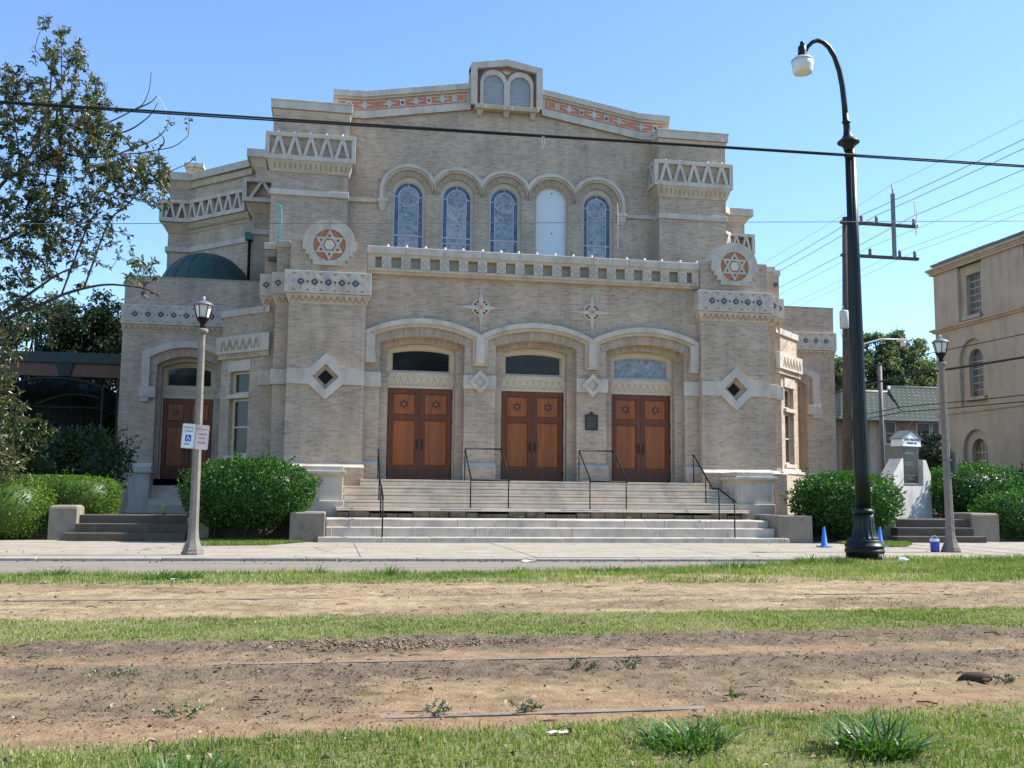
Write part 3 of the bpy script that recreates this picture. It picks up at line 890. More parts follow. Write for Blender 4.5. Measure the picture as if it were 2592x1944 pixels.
def gl_arch(c, hw, z0, zs, k=0.0):
    return [(c - hw + k, z0)] + segarch(c, hw - k, zs, zs + hw - k, 22) + [(c + hw - k, z0)]
for i, c in enumerate(WCX):
    if i == 3:
        mb = MB(); mb.plate(gl_arch(c, 0.56, 7.4, 10.66), [], YU + 0.14, YU + 0.17, 'panel_white')
        for zz in (11.0, 9.65): mb.lathe([(0.022, 0), (0.022, 0.02)], 'iron', 10, T=Matrix.Translation((c + 0.03, YU + 0.13, zz)) @ Matrix.Rotation(-PI / 2, 4, 'X'))
        pnl = build('blank_window_panel', mb, SY); pnl['label'] = 'blank white arched board in place of a window'
        mb = MB(); mb.plate(gl_arch(c, 0.56, 7.4, 10.66), [gl_arch(c, 0.56, 7.4, 10.66, 0.05)], YU + 0.05, YU + 0.13, 'stone_warm'); build('window_frame', mb, pnl)
        continue
    zs = 10.575
    mb = MB()
    mb.plate(gl_arch(c, 0.56, 7.4, 10.66), [gl_arch(c, 0.475, 7.4, zs)], YU + 0.06, YU + 0.16, 'stone_warm')
    mb.plate(gl_arch(c, 0.474, 7.4, zs), [gl_arch(c, 0.474, 7.4, zs, 0.03)], YU + 0.09, YU + 0.16, 'lgrey')
    win = build('stained_glass_window', mb, SY)
    mb = MB()
    mb.plate(gl_arch(c, 0.46, 7.4, zs), [gl_arch(c, 0.315, 7.3, zs)], YU + 0.145, YU + 0.16, 'gl_border')
    mb.plate(gl_arch(c, 0.315, 7.4, zs), [], YU + 0.150, YU + 0.165, 'gl_mid' if i == 1 else 'gl_blue')
    mb.plate(hexpoly(c, zs, 0.31, 26), [], YU + 0.146, YU + 0.152, 'gl_blue')
    mb.plate([(c - 0.31, 7.4), (c + 0.31, 7.4), (c + 0.31, 9.27), (c - 0.31, 9.27)], [], YU + 0.147, YU + 0.152, 'gl_mid')
    build('glass_pane', mb, win)
    mb = MB()
    y0, y1 = YU + 0.125, YU + 0.15
    mb.plate(hexpoly(c, zs, 0.335, 28), [hexpoly(c, zs, 0.305, 28)], y0, y1, 'lgrey')
    for sx in (-1, 1):
        mb.box(c + sx * 0.312 - 0.012, c + sx * 0.312 + 0.012, y0 + 0.002, y1, 7.4, zs, 'lgrey')
        mb.box(c + sx * 0.325, c + sx * 0.45, y0 + 0.003, y1, zs - 0.015, zs + 0.015, 'lgrey')
    mb.box(c - 0.014, c + 0.014, y0 + 0.003, y1, zs + 0.33, zs + 0.455, 'lgrey')
    mb.box(c - 0.45, c + 0.45, y0 + 0.004, y1, 9.28, 9.32, 'lgrey')
    if i == 1: mb.box(c - 0.45, c + 0.45, y0 + 0.004, y1, 9.10, 9.13, 'lgrey')
    if i == 4:
        for k in (-0.2, -0.1, 0, 0.1, 0.2): mb.box(c + k - 0.004, c + k + 0.004, y0 + 0.018, y1, 7.6, 10.26, 'lgrey')
        for k in range(9): mb.box(c - 0.31, c + 0.31, y0 + 0.019, y1, 8.5 + 0.2 * k, 8.508 + 0.2 * k, 'lgrey')
    build('tracery', mb, win)

# gable parapet
YG = 5.36
mb = MB()
def gband(off_lo, off_hi, y0, m, s, xi=1.19, xo=5.6):
    # strips that follow the gable line; offsets are measured down from the top edge
    if True:
        top = [(s * xo, 13.87), (s * 4.56, 13.885), (s * xi, 14.45)]
        P = [(x, z - off_lo) for x, z in top] + [(x, z - off_hi) for x, z in top[::-1]]
        mb.plate(P, [], y0, YU + 0.36, m)
for s in (-1, 1):
    mb = MB()
    gband(0.0, 0.19, YG + 0.0, 'stone', s)
    gband(0.195, 0.88, YG + 0.10, 'stone', s)
    gband(0.195, 0.27, YG + 0.05, 'stone_warm', s)
    gband(0.64, 0.88, YG + 0.05, 'stone', s)
    gp = build('gable_parapet', mb, SY, bevel=0.01)
    mb = MB()
    ln_ = lambda x, o: (s * x, (13.885 + (4.56 - x) * (14.45 - 13.885) / (4.56 - 1.19) if x < 4.56 else 13.878) - o)
    def poly(xa, xb, oa, ob):
        xs = [xa] + ([4.56] if xa < 4.56 < xb else []) + [xb]
        return [ln_(x, oa) for x in xs] + [ln_(x, ob) for x in xs[::-1]]
    mb.plate(poly(1.33, 5.44, 0.285, 0.625), [], YG + 0.085, YG + 0.102, 'orange')
    # pale fret lines inside the coloured band
    for oa, ob in ((0.325, 0.352), (0.558, 0.585)):
        mb.plate(poly(1.39, 5.38, oa, ob), [], YG + 0.072, YG + 0.09, 'stone')
    for xe in (1.39, 5.38):
        mb.plate(poly(xe, xe + 0.028, 0.325, 0.585), [], YG + 0.071, YG + 0.09, 'stone')
    for k, (x, gl) in enumerate(((1.72, 'stone_warm'), (2.55, 'red'), (3.40, 'blue_gl'), (4.22, None), (5.1, 'green_gl'))):
        cx, cz = ln_(x, 0.455)
        if gl is None: continue
        mb.plate([(cx - 0.085, cz - 0.10), (cx + 0.085, cz - 0.10), (cx + 0.085, cz + 0.10), (cx - 0.085, cz + 0.10)], [], YG + 0.068, YG + 0.09, 'stone')
        mb.plate(hexpoly(cx, cz, 0.052, 10), [], YG + 0.060, YG + 0.09, gl)
    for x in (2.12, 2.97, 3.83, 4.6):
        cx, cz = ln_(x, 0.455)
        mb.plate(hexpoly(cx, cz, 0.10, 10), [hexpoly(cx, cz, 0.055, 8)], YG + 0.045, YG + 0.09, 'stone')
        mb.plate([(cx, cz - 0.21), (cx + 0.05, cz), (cx, cz + 0.21), (cx - 0.05, cz)], [], YG + 0.038, YG + 0.09, 'stone')
        for sx in (-1, 1):
            e = ln_(x + sx * 0.28, 0.455)
            mb.plate([(cx, cz + 0.06), (e[0], e[1]), (cx, cz - 0.06)], [], YG + 0.066, YG + 0.09, 'stone')
    build('mosaic_frieze', mb, gp)

# niche turret at the gable top
mb = MB()
YT = 5.30
out = [(-1.19, 13.72), (1.19, 13.72), (1.19, 15.12), (0, 15.34), (-1.19, 15.12)]
inn = [(-0.985, 13.72), (0.985, 13.72), (0.985, 14.95), (0, 15.11), (-0.985, 14.95)]
mb.plate([(-1.19, 13.72), (-0.985, 13.72), (-0.985, 14.945), (0, 15.11), (0.985, 14.945), (0.985, 13.72), (1.19, 13.72), (1.19, 15.12), (0, 15.34), (-1.19, 15.12)], [], YT, YT + 0.75, 'stone')
mb.plate(out, [], YT + 0.17, YT + 0.60, 'stone')
mb.plate(inn, [], YT + 0.13, YT + 0.172, 'red_dull')
no = lambda c, r: [(c - r, 13.72)] + segarch(c, r, 14.50, 14.50 + r - 0.002, 16) + [(c + r, 13.72)]
for c in (-0.44, 0.44):
    mb.plate(no(c, 0.445 if c < 0 else 0.444), [[(c - 0.345, 13.73)] + segarch(c, 0.345, 14.43, 14.77, 16) + [(c + 0.345, 13.73)]], YT + 0.03 + (0.002 if c > 0 else 0), YT + 0.15, 'stone')
mb.box(-1.06, 1.06, YT - 0.07, YT + 0.2, 13.58, 13.72, 'stone_warm')
for x in (-0.88, 0.0, 0.88):
    mb.box(x - 0.17, x + 0.17, YT - 0.09, YT + 0.2, 13.57, 13.725, 'stone_warm')
    mb.frustum((x - 0.07, x + 0.07, YT + 0.14, YT + 0.3), (x - 0.10, x + 0.10, YT - 0.02, YT + 0.3), 13.40, 13.57, 'stone')
tur = build('niche_turret', mb, SY, bevel=0.008)
for c in (-0.44, 0.44):
    mb = MB(); mb.plate([(c - 0.36, 13.71)] + segarch(c, 0.36, 14.43, 14.785, 16) + [(c + 0.36, 13.71)], [], YT + 0.10, YT + 0.15, 'gl_niche')
    for k in range(9): mb.box(c - 0.33, c + 0.33, YT + 0.094, YT + 0.11, 13.78 + 0.085 * k, 13.79 + 0.085 * k, 'lgrey')
    build('niche_panel', mb, tur)
mb = MB()
for k, (dx, h) in enumerate(((-0.15, 0.10), (-0.10, 0.11), (-0.05, 0.12), (0, 0.13), (0.05, 0.12), (0.10, 0.11), (0.15, 0.10))):
    mb.strip((dx * 0.25, 14.86), (dx, 14.88 + h * 0.9), 0.017, YT + 0.11, YT + 0.135, 'hex')
mb.plate([(-0.14, 14.93), (0.14, 14.93), (0.03, 14.87), (-0.03, 14.87)], [], YT + 0.105, YT + 0.135, 'cream')
for s in (-1, 1): mb.plate([(s * 0.96, 14.92), (s * 0.74, 14.95), (s * 0.93, 14.70)], [], YT + 0.122, YT + 0.14, 'green_gl')
build('crown_ornament', mb, tur)
for s in (-1, 1):
    for k in range(8):
        x = 1.35 + 0.53 * k
        z = 13.885 + (4.56 - x) * (14.45 - 13.885) / (4.56 - 1.19) if x < 4.56 else 13.88
        bulb(s * x, YG + 0.1, z, 0.03)
    for x in (0.15, 0.5, 0.9):
        bulb(s * x, YT + 0.1, 15.34 - x * 0.185, 0.03)

# --- upper corner piers
for s in (-1, 1):
    def bx(mb, x0, x1, *a, **k): mb.box(min(s * x0, s * x1), max(s * x0, s * x1), *a, **k)
    srt = lambda a, b: tuple(sorted((s * a, s * b)))
    mb = MB()
    bx(mb, 5.06, 7.385, 4.93, 8.9, 6.4, 12.95, 'brick')
    up = build('upper_pier', mb, SY)
    mb = MB()
    mb.frustum(srt(5.05, 7.40) + (4.92, 5.9), srt(5.02, 7.44) + (4.88, 5.9), 12.70, 12.89, 'stone_warm')
    mb.box(*srt(4.985, 7.475), 4.83, 5.9, 12.905, 13.19, 'stone')
    mb.box(*srt(4.97, 7.49), 4.81, 5.9, 13.145, 13.20, 'stone')
    build('coping', mb, up, bevel=0.012)
    mb = MB()
    mb.frustum(srt(5.04, 7.41) + (4.90, 6.0), srt(4.93, 7.53) + (4.79, 6.0), 10.90, 11.26, 'stone_warm')
    for k in range(15):
        x = s * 5.13 + s * k * 0.155
        mb.strip((x, 10.99), (x, 11.17), 0.05, 4.845 + 0.0, 4.87, 'zig_lt', Matrix.Translation((0, 4.845, 11.08)) @ Matrix.Rotation(0.30, 4, 'X') @ Matrix.Translation((0, -4.853, -11.08)))
    build('corbel_course', mb, up)
    mb = MB()
    a, b = srt(4.86, 7.60)
    mb.box(a + 0.1, b - 0.1, 4.87, 6.0, 11.27, 12.12, 'brick')
    trellis(mb, a, b, 11.262, 12.125, 5, 4.77, dep=0.13)
    for xx, sg in ((a, 1), (b, -1)):
        Ts = Matrix.Translation((xx, 0, 0)) @ Matrix.Rotation(-PI / 2, 4, 'Z')
        x0, x1 = min(xx, xx + sg * 0.12), max(xx, xx + sg * 0.12)
        mb.box(x0, x1, 4.902, 6.0, 11.262, 11.41, 'stone'); mb.box(x0, x1, 4.902, 6.0, 11.99, 12.12, 'stone')
        mb.box(x0 + 0.001, x1 - 0.001, 4.902, 5.0, 11.41, 11.99, 'stone')
        for q in (0.0, 0.5):
            mb.hexa([(x0 + 0.01, 5.0 + q, 11.40), (x1, 5.0 + q, 11.40), (x1, 5.1 + q, 11.40), (x0 + 0.01, 5.1 + q, 11.40), (x0 + 0.01, 5.22 + q, 12.0), (x1, 5.22 + q, 12.0), (x1, 5.32 + q, 12.0), (x0 + 0.01, 5.32 + q, 12.0)], 'stone')
            mb.hexa([(x0 + 0.012, 5.46 + q, 11.40), (x1, 5.46 + q, 11.40), (x1, 5.56 + q, 11.40), (x0 + 0.012, 5.56 + q, 11.40), (x0 + 0.012, 5.24 + q, 12.0), (x1, 5.24 + q, 12.0), (x1, 5.34 + q, 12.0), (x0 + 0.012, 5.34 + q, 12.0)], 'stone')
    build('trellis_band', mb, up, bevel=0.008)
    mb = MB()
    mb.box(*srt(5.03, 7.43), 4.87, 5.8, 10.175, 10.36, 'stone')
    build('string_course', mb, up, bevel=0.012)
    for k in range(5):
        if s > 0 and k == 2: continue
        bulb(s * (5.27 + 0.488 * k), 4.84, 12.13, 0.034)

# --- side wings with their own doors
for s in (-1, 1):
    srt = lambda a, b: tuple(sorted((s * a, s * b)))
    cx = s * 9.73
    ho = [(cx - 1.33, 4.2)] + segarch(cx, 1.33, 5.28, 5.655, 22) + [(cx + 1.33, 4.2)]
    op1 = arch_opening(cx, 0.90, FL, 4.92, 5.19)
    op2 = arch_opening(cx, 0.78, FL, 4.86, 5.06)
    mb = MB()
    a, b = srt(7.3, 11.68)
    mb.plate([(a, 0.3), (b, 0.3), (b, 7.6), (a, 7.6)], [op1], 5.90, 6.13, 'brick')
    mb.plate([(a, 0.3), (b, 0.3), (b, 7.55), (a, 7.55)], [op2], 6.134, 6.34, 'brick')
    h = 0.27; r = (0.81 + h * h) / (2 * h); aa = math.asin(0.90 / r)
    voussoirs(mb, cx, 5.19 - r, r + 0.002, r + 0.20, PI / 2 - aa, PI / 2 + aa, 30, 5.895, 5.92)
    mb.box(*srt(7.31, 11.66), 6.6, 12.5, 0.3, 7.4, 'brick')
    mb.box(*srt(11.55, 11.68), 6.35, 12.5, 0.3, 7.6, 'brick')
    mb.box(*srt(11.4, 11.67), 5.92, 6.4, 0.3, 7.59, 'brick')
    mb.box(*srt(7.32, 11.6), 6.1, 12.5, 7.41, 7.45, 'roofdark')
    wing = build('side_wing', mb, SY)
    mb = MB()
    mb.box(*srt(7.3, 11.69), 5.885, 6.4, 7.60, 7.64, 'stone_dark')
    build('coping', mb, wing)
    mb = MB()
    mb.frustum(srt(7.3, 11.69) + (5.885, 6.6), srt(7.3, 11.72) + (5.82, 6.6), 5.91, 6.12, 'stone_warm')
    T = Matrix.Translation((0, 5.850, 6.02)) @ Matrix.Rotation(math.atan2(0.065, 0.21), 4, 'X') @ Matrix.Translation((0, 0, -6.02))
    zigzag(mb, *srt(8.2, 11.66), 5.96, 6.08, 20, 0.024, -0.006, 0.02, 'zig', T)
    build('corbel_course', mb, wing)
    mb = MB()
    mb.box(*srt(7.3, 11.735), 5.79, 6.6, 6.13, 6.745, 'stone')
    diamonds_band(mb, [s * (11.33 - 0.376 * k) for k in range(8)], 6.44, 0.19, 5.79, ('blue_gl', 'blue_gl', 'green_gl'))
    for k in range(9):
        xx = s * (11.33 + 0.188 - 0.376 * k)
        for sz in (-1, 1):
            mb.plate([(xx - 0.10, 6.44 + sz * 0.24), (xx + 0.10, 6.44 + sz * 0.24), (xx, 6.44 + sz * 0.19)], [], 5.786, 5.79, 'zig_lt')
    build('wing_band', mb, wing, bevel=0.01)
    mb = MB()
    inn = [(cx - 1.08, 4.2)] + segarch(cx, 1.08, 5.10, 5.44, 22) + [(cx + 1.08, 4.2)]
    mb.plate([(cx - 1.33, 4.23)] + segarch(cx, 1.33, 5.28, 5.655, 22) + [(cx + 1.33, 4.23)] + [(cx + 1.10, 4.23)] + segarch(cx, 1.10, 5.12, 5.46, 22)[::-1] + [(cx - 1.10, 4.23)], [], 5.80, 5.90, 'stone')
    for q in (-1, 1):
        mb.box(cx + q * 1.36, cx + q * 0.90, 5.79, 5.9, 3.90, 4.23, 'stone')
        mb.box(cx + q * 1.33, cx + q * 1.08, 5.80, 5.9, 3.77, 3.90, 'stone')
    build('hood_mould', mb, wing, bevel=0.01)
    door_set(cx, 6.40, 0.735, FL, 3.93, 4.30, 4.80, 4.955, 'gl_dark', 0.78, wing)
    mb = MB()
    for x0, x1 in ((10.62, 11.70), (7.4, 8.82)):
        mb.box(*srt(x0, x1), 5.74, 6.3, 0.3, 1.80, 'brick')
        p = srt(x0, x1 + 0.03); q = srt(x0, x1 - 0.02)
        mb.frustum(p + (5.71, 6.3), q + (5.89, 6.3), 1.80, 1.92, 'stone')
    build('plinth', mb, wing)
    # stair cheeks + steps of the wing door
    mb = MB()
    for q in (-1, 1):
        x0 = cx + q * 1.12
        mb.box(x0 - 0.28, x0 + 0.28, 5.15, 5.75, 0.40, 1.62, 'stone')
        mb.box(x0 - 0.34, x0 + 0.34, 5.08, 5.76, 1.62, 1.72, 'stone')
        mb.box(x0 - 0.30, x0 + 0.30, 5.11, 5.755, 1.72, 1.80, 'stone')
        mb.box(x0 - 0.33, x0 + 0.33, 5.10, 5.752, 0.40, 0.60, 'stone')
    for k in range(5):
        mb.box(cx - 0.84, cx + 0.84, 5.90 - 0.26 * k, 6.45, 0.40 if k == 4 else FL - 0.19 * (k + 1), FL - 0.19 * k, 'marble')
    build('wing_steps', mb, wing)
    # dome
    mb = MB()
    R = 1.56; c0 = (s * 9.75, 9.5, 7.75)
    prof = [(R, -0.35)] + [(R * math.cos(t), 0.955 * R * math.sin(t)) for t in np.linspace(0, PI / 2 * 0.985, 14)]
    mb.lathe(prof, 'dome_cop', 40, c0)
    for k in range(20):
        an = 2 * PI * k / 20
        mb.tube([(c0[0] + (R + 0.004) * math.cos(t) * math.cos(an), c0[1] + (R + 0.004) * math.cos(t) * math.sin(an), c0[2] + 0.957 * R * math.sin(t)) for t in np.linspace(0, PI / 2 * 0.97, 9)], 0.016, 'dome_cop', 5)
    build('copper_dome', mb, SY)

    # canted bay
    mb = MB()
    def ppoly(P, z0, z1, m):
        if s > 0: P = P[::-1]
        n_ = len(P)
        vs = [(s * x, y, z0) for x, y in P] + [(s * x, y, z1) for x, y in P]
        mb.add(vs, [tuple(range(n_))[::-1], tuple(range(n_, 2 * n_))] + [(i, (i + 1) % n_, (i + 1) % n_ + n_, i + n_) for i in range(n_)], m)
    # local frame of the canted face: a along the face (inner to outer), d inwards
    e = (2 ** -0.5)
    def TB():
        # face origin at inner corner (7.1,0.7), running to (8.31,1.91); inward normal (-1,1)/sqrt2
        if s > 0:
            return Matrix(((e, -e, 0, 7.1), (e, e, 0, 0.70), (0, 0, 1, 0), (0, 0, 0, 1)))
        return Matrix(((e, e, 0, -8.31), (-e, e, 0, 1.91), (0, 0, 1, 0), (0, 0, 0, 1)))
    T = TB()
    W_ = 1.21 * 2 ** 0.5
    a0, a1 = (0.58, 1.34)
    if s < 0: a0, a1 = W_ - a1, W_ - a0
    mb.plate([(0, 0.3), (W_, 0.3), (W_, 5.75), (0, 5.75)], [[(a0, 2.04), (a1, 2.04), (a1, 3.53), (a0, 3.53)], [(a0, 3.655), (a1, 3.655), (a1, 4.255), (a0, 4.255)]], 0.0, 0.22, 'brick', T)
    ppoly([(6.6, 1.35), (7.05, 0.99), (8.15, 2.09), (8.15, 5.9), (6.6, 5.9)], 0.3, 5.74, 'brick')
    ppoly([(8.16, 1.93), (8.31, 1.95), (8.31, 5.9), (8.155, 5.9)], 0.3, 5.745, 'brick')
    bay = build('canted_bay', mb, SY)
    mb = MB()
    m0 = mb
    ppoly([(7.02, 0.55), (7.1, 0.62), (8.37, 1.89), (8.37, 5.89), (7.0, 5.89)], 5.75, 5.93, 'stone')
    build('coping', mb, bay, bevel=0.012)
    mb = MB()
    ppoly([(7.106, 0.494), (8.47, 1.858), (8.47, 5.88), (7.0, 5.88), (7.0, 0.494)], 4.73, 5.20, 'stone')
    Tb = T.copy()
    zz = 4.80
    off = -0.15
    zigzag(mb, 0.10, W_ - 0.06, 4.82, 5.09, 6, 0.05, off - 0.014, off + 0.01, 'zig_lt', T)
    build('bay_band', mb, bay, bevel=0.012)
    mb = MB()
    ppoly([(7.11, 0.583), (8.41, 1.883), (8.41, 5.87), (7.0, 5.87), (7.0, 0.583)], 4.60, 4.731, 'stone_warm')
    zigzag(mb, 0.25, W_ - 0.1, 4.63, 4.71, 10, 0.016, -0.098, -0.03, 'zig', T)
    mb.box(a0 - 0.06, a1 + 0.06, -0.035, 0.05, 4.257, 4.55, 'stone', T)
    mb.box(a0 - 0.07, a1 + 0.07, -0.07, 0.2, 3.535, 3.65, 'stone', T)
    mb.box(a0 - 0.07, a1 + 0.07, -0.05, 0.2, 1.93, 2.035, 'stone', T)
    build('window_dressings', mb, bay, bevel=0.008)
    mb = MB()
    ppoly([(7.2, 0.60), (8.42, 1.83), (8.42, 5.86), (7.0, 5.86), (7.0, 0.60)], 0.3, 1.74, 'stone_warm')
    ppoly([(7.17, 0.55), (8.46, 1.82), (8.46, 5.85), (7.0, 5.85), (7.0, 0.55)], 1.741, 1.82, 'stone')
    ppoly([(7.12, 0.64), (8.36, 1.86), (8.36, 5.84), (7.0, 5.84), (7.0, 0.64)], 1.821, 1.90, 'stone')
    build('bay_plinth', mb, bay, bevel=0.012)
    for z0, z1 in ((2.04, 3.53), (3.655, 4.255)):
        mb = MB()
        mb.plate([(a0 - 0.02, z0 - 0.01), (a1 + 0.02, z0 - 0.01), (a1 + 0.02, z1 + 0.01), (a0 - 0.02, z1 + 0.01)], [[(a0 + 0.09, z0 + 0.06), (a1 - 0.09, z0 + 0.06), (a1 - 0.09, z1 - 0.06), (a0 + 0.09, z1 - 0.06)]], 0.12, 0.17, 'cream', T)
        w = build('bay_window', mb, bay)
        mb = MB(); mb.box(a0, a1, 0.15, 0.16, z0, z1, 'gl_house', T); build('glass_pane', mb, w)
        mb = MB()
        if z1 - z0 > 1: mb.box(a0 + 0.08, a1 - 0.08, 0.125, 0.15, (z0 + z1) / 2 - 0.02, (z0 + z1) / 2 + 0.02, 'cream', T); build('meeting_rail', mb, w)

# --- octagonal auditorium behind
mb = MB()
for s in (-1, 1):
    srt = lambda a, b: tuple(sorted((s * a, s * b)))
    mb.box(*srt(7.3, 8.26), 9.9, 14, 6, 12.9, 'brick')
    mb.box(*srt(10.9, 11.7), 13.3, 22, 6, 12.9, 'brick')
    P = [(8.2, 10.95), (8.2, 20), (11.0, 20), (11.0, 13.35), (10.9, 13.3), (8.5, 11.05)]
    if s < 0: P = P[::-1]
    n_ = len(P)
    vs = [(s * x, y, 6) for x, y in P] + [(s * x, y, 12.88) for x, y in P]
    mb.add(vs, [tuple(range(n_))[::-1], tuple(range(n_, 2 * n_))] + [(i, (i + 1) % n_, (i + 1) % n_ + n_, i + n_) for i in range(n_)], 'brick')
mb.box(-7.2, 7.2, 6.0, 20, 7.3, 12.6, 'brick')
octo = build('auditorium_wall', mb, SY)
for s in (-1, 1):
    mb = MB(); mc = MB(); mcor = MB(); mst = MB()
    srt = lambda a, b: tuple(sorted((s * a, s * b)))
    # near pier
    mb.box(*srt(7.3, 8.58), 9.68, 14.1, 12.92, 13.22, 'stone')
    mcor.frustum(srt(7.3, 8.27) + (9.89, 14), srt(7.3, 8.50) + (9.74, 14), 12.62, 12.92, 'stone_warm')
    mcor.frustum(srt(7.3, 8.27) + (9.89, 14), srt(7.3, 8.55) + (9.66, 14), 10.88, 11.24, 'stone_warm')
    mst.box(*srt(7.3, 8.33), 9.84, 14, 10.15, 10.34, 'stone')
    trellis(mc, *srt(7.35, 8.66), 11.25, 12.10, 1, 9.55, dep=0.3)
    mc.box(*srt(7.4, 8.62), 9.83, 14, 11.26, 12.09, 'brick')
    # far pier
    mb.box(*srt(10.75, 12.02), 13.05, 22, 12.92, 13.24, 'stone')
    mcor.frustum(srt(10.88, 11.72) + (13.28, 22), srt(10.8, 11.9) + (13.12, 22), 12.62, 12.92, 'stone_warm')
    mcor.frustum(srt(10.88, 11.72) + (13.28, 22), srt(10.75, 11.95) + (13.06, 22), 10.88, 11.24, 'stone_warm')
    mst.box(*srt(10.85, 11.78), 13.2, 22, 10.15, 10.34, 'stone')
    trellis(mc, *srt(10.8, 12.0), 11.25, 12.10, 2, 12.92, dep=0.3)
    mc.box(*srt(10.9, 11.95), 13.2, 22, 11.26, 12.09, 'brick')
    # canted wall trim in the wall's own frame
    d = Vector((10.9 - 8.5, 13.3 - 11.05)); L = d.length; d /= L
    if s > 0: T = Matrix(((d.x, -d.y, 0, 8.5), (d.y, d.x, 0, 11.05), (0, 0, 1, 0), (0, 0, 0, 1)))
    else: T = Matrix(((d.x, d.y, 0, -10.9), (-d.y, d.x, 0, 13.3), (0, 0, 1, 0), (0, 0, 0, 1)))
    mb.box(-0.1, L + 0.1, -0.22, 0.5, 12.921, 13.2, 'stone', T)
    mcor.box(-0.1, L + 0.1, -0.10, 0.4, 12.66, 12.92, 'stone_warm', T)
    mcor.frustum((0, L, -0.02, 0.4), (-0.1, L + 0.1, -0.22, 0.4), 10.9, 11.24, 'stone_warm', T)
    for k in range(22): mcor.box(0.08 + k * 0.145, 0.14 + k * 0.145, -0.135, 0.0, 11.0, 11.14, 'zig_lt', T)
    trellis(mc, 0.0, L, 11.25, 12.10, 6, -0.30, T, dep=0.3)
    mst.box(0, L, -0.06, 0.3, 10.15, 10.34, 'stone', T)
    # round arch below
    ar = arcpts(L * 0.5, 8.6, 0.78, 0, PI, 18) + arcpts(L * 0.5, 8.6, 0.60, PI, 0, 18)
    mst.plate(ar, [], -0.05, 0.05, 'stone', T)
    build('coping', mb, octo, bevel=0.012)
    build('trellis_band', mc, octo)
    build('corbel_course', mcor, octo)
    build('string_course', mst, octo)
mb = MB()
ring = [(-8.3, 10.6), (8.3, 10.6), (11.2, 13.5), (11.2, 22), (-11.2, 22), (-11.2, 13.5)]
vs = [(x, y, 12.9) for x, y in ring] + [(-3.0, 16, 16.2), (3.0, 16, 16.2), (0, 22, 16.2)]
vs[6] = (-5.6, 14.5, 15.0); vs[7] = (5.6, 14.5, 15.0)
mb.add(vs, [(0, 1, 7, 6), (1, 2, 7), (5, 0, 6), (2, 3, 7), (4, 5, 6), (3, 4, 6, 7)], 'copper')
build('roof', mb, SY)
mb = MB()
mb.box(-11.35, -10.75, 14.6, 15.6, 12.9, 13.95, 'brick'); mb.box(-11.42, -10.68, 14.5, 15.7, 13.95, 14.1, 'stone')
build('chimney', mb, SY)
# downpipe and conductor head by the canted wall
mb = MB(); mb.box(-8.62, -8.34, 10.65, 10.95, 10.15, 10.42, 'copper'); mb.tube([(-8.46, 10.78, 10.2), (-8.46, 10.78, 8.2)], 0.055, 'iron', 8)
build('downpipe', mb, SY)

# bronze plaque on the pier between the doors
pl = thing('wall_plaque', (1.512, 0.24, 2.83), 'small dark bronze plaque with a crest on the brick pier right of the middle doors', 'plaque')
mb = MB()
mb.box(1.345, 1.68, 0.205, 0.246, 2.83, 3.24, 'bronze')
mb.box(1.338, 1.687, 0.198, 0.206, 2.823, 2.85, 'bronze'); mb.box(1.338, 1.687, 0.198, 0.206, 3.22, 3.247, 'bronze')
mb.box(1.338, 1.362, 0.1985, 0.206, 2.85, 3.22, 'bronze'); mb.box(1.663, 1.687, 0.1985, 0.206, 2.85, 3.22, 'bronze')
for k in range(6): mb.box(1.39, 1.635, 0.2, 0.206, 2.885 + k * 0.052, 2.897 + k * 0.052, 'galv')
build('plate', mb, pl)
mb = MB()
mb.plate(arcpts(1.512, 3.25, 0.06, 0, PI, 12) + arcpts(1.512, 3.25, 0.03, PI, 0, 10), [], 0.2, 0.24, 'bronze'); mb.ball((1.512, 0.22, 3.325), 0.018, 'bronze', 4)
build('crest', mb, pl)
# ------------------------------------------------------------------ STEPS, RAILS, FURNITURE
mb = MB()
noz = [(-0.35, 1.44), (-0.65, 1.265), (-0.95, 1.09), (-1.25, 0.915), (-1.55, 0.745)]
XL = [4.60, 5.03, 5.03, 5.03, 5.20]
for k, ((y, z), xl) in enumerate(zip(noz, XL)):
    back = 0.9 if k == 0 else noz[k - 1][0] + 0.03
    mb.box(-xl, xl, y, back, z - 0.045, z, 'marble')
    if k < 4: mb.box(-min(xl, 5.02), min(xl, 5.02), y + 0.028, back + 0.3, noz[k + 1][1] + 0.0015, z - 0.058, 'marble'); mb.box(-min(xl, 5.01), min(xl, 5.01), y + 0.05, back + 0.3, z - 0.0575, z - 0.0455, 'stone_dark')  # dark strip under each nosing: brown stain plus a shade line in the colour
mb.box(-5.18, 5.18, -1.60, -1.3, 0.675, 0.7, 'marble')
fs = thing('front_steps', (0, -2.0, 0), 'broad pale stone steps rising from the pavement to the three wooden doors', 'steps')
build('upper_flight', mb, fs, bevel=0.006)
mb = MB()
rng = random.Random(3)
x = -5.15
while x < 5.1:
    w = rng.uniform(0.18, 0.5)
    mb.box(x, min(x + w, 5.15), -1.52 + rng.uniform(-0.03, 0.05), -1.2, 0.50, 0.672 - rng.choice((0, 0, 0.03, 0.06)), 'rubble')
    x += w + 0.015
build('rubble_base', mb, fs, bevel=0.01)
mb = MB()
mb.box(-5.41, 5.30, -2.42, -1.4, 0.2, 0.512, 'wsteps')
rs = random.Random(9)
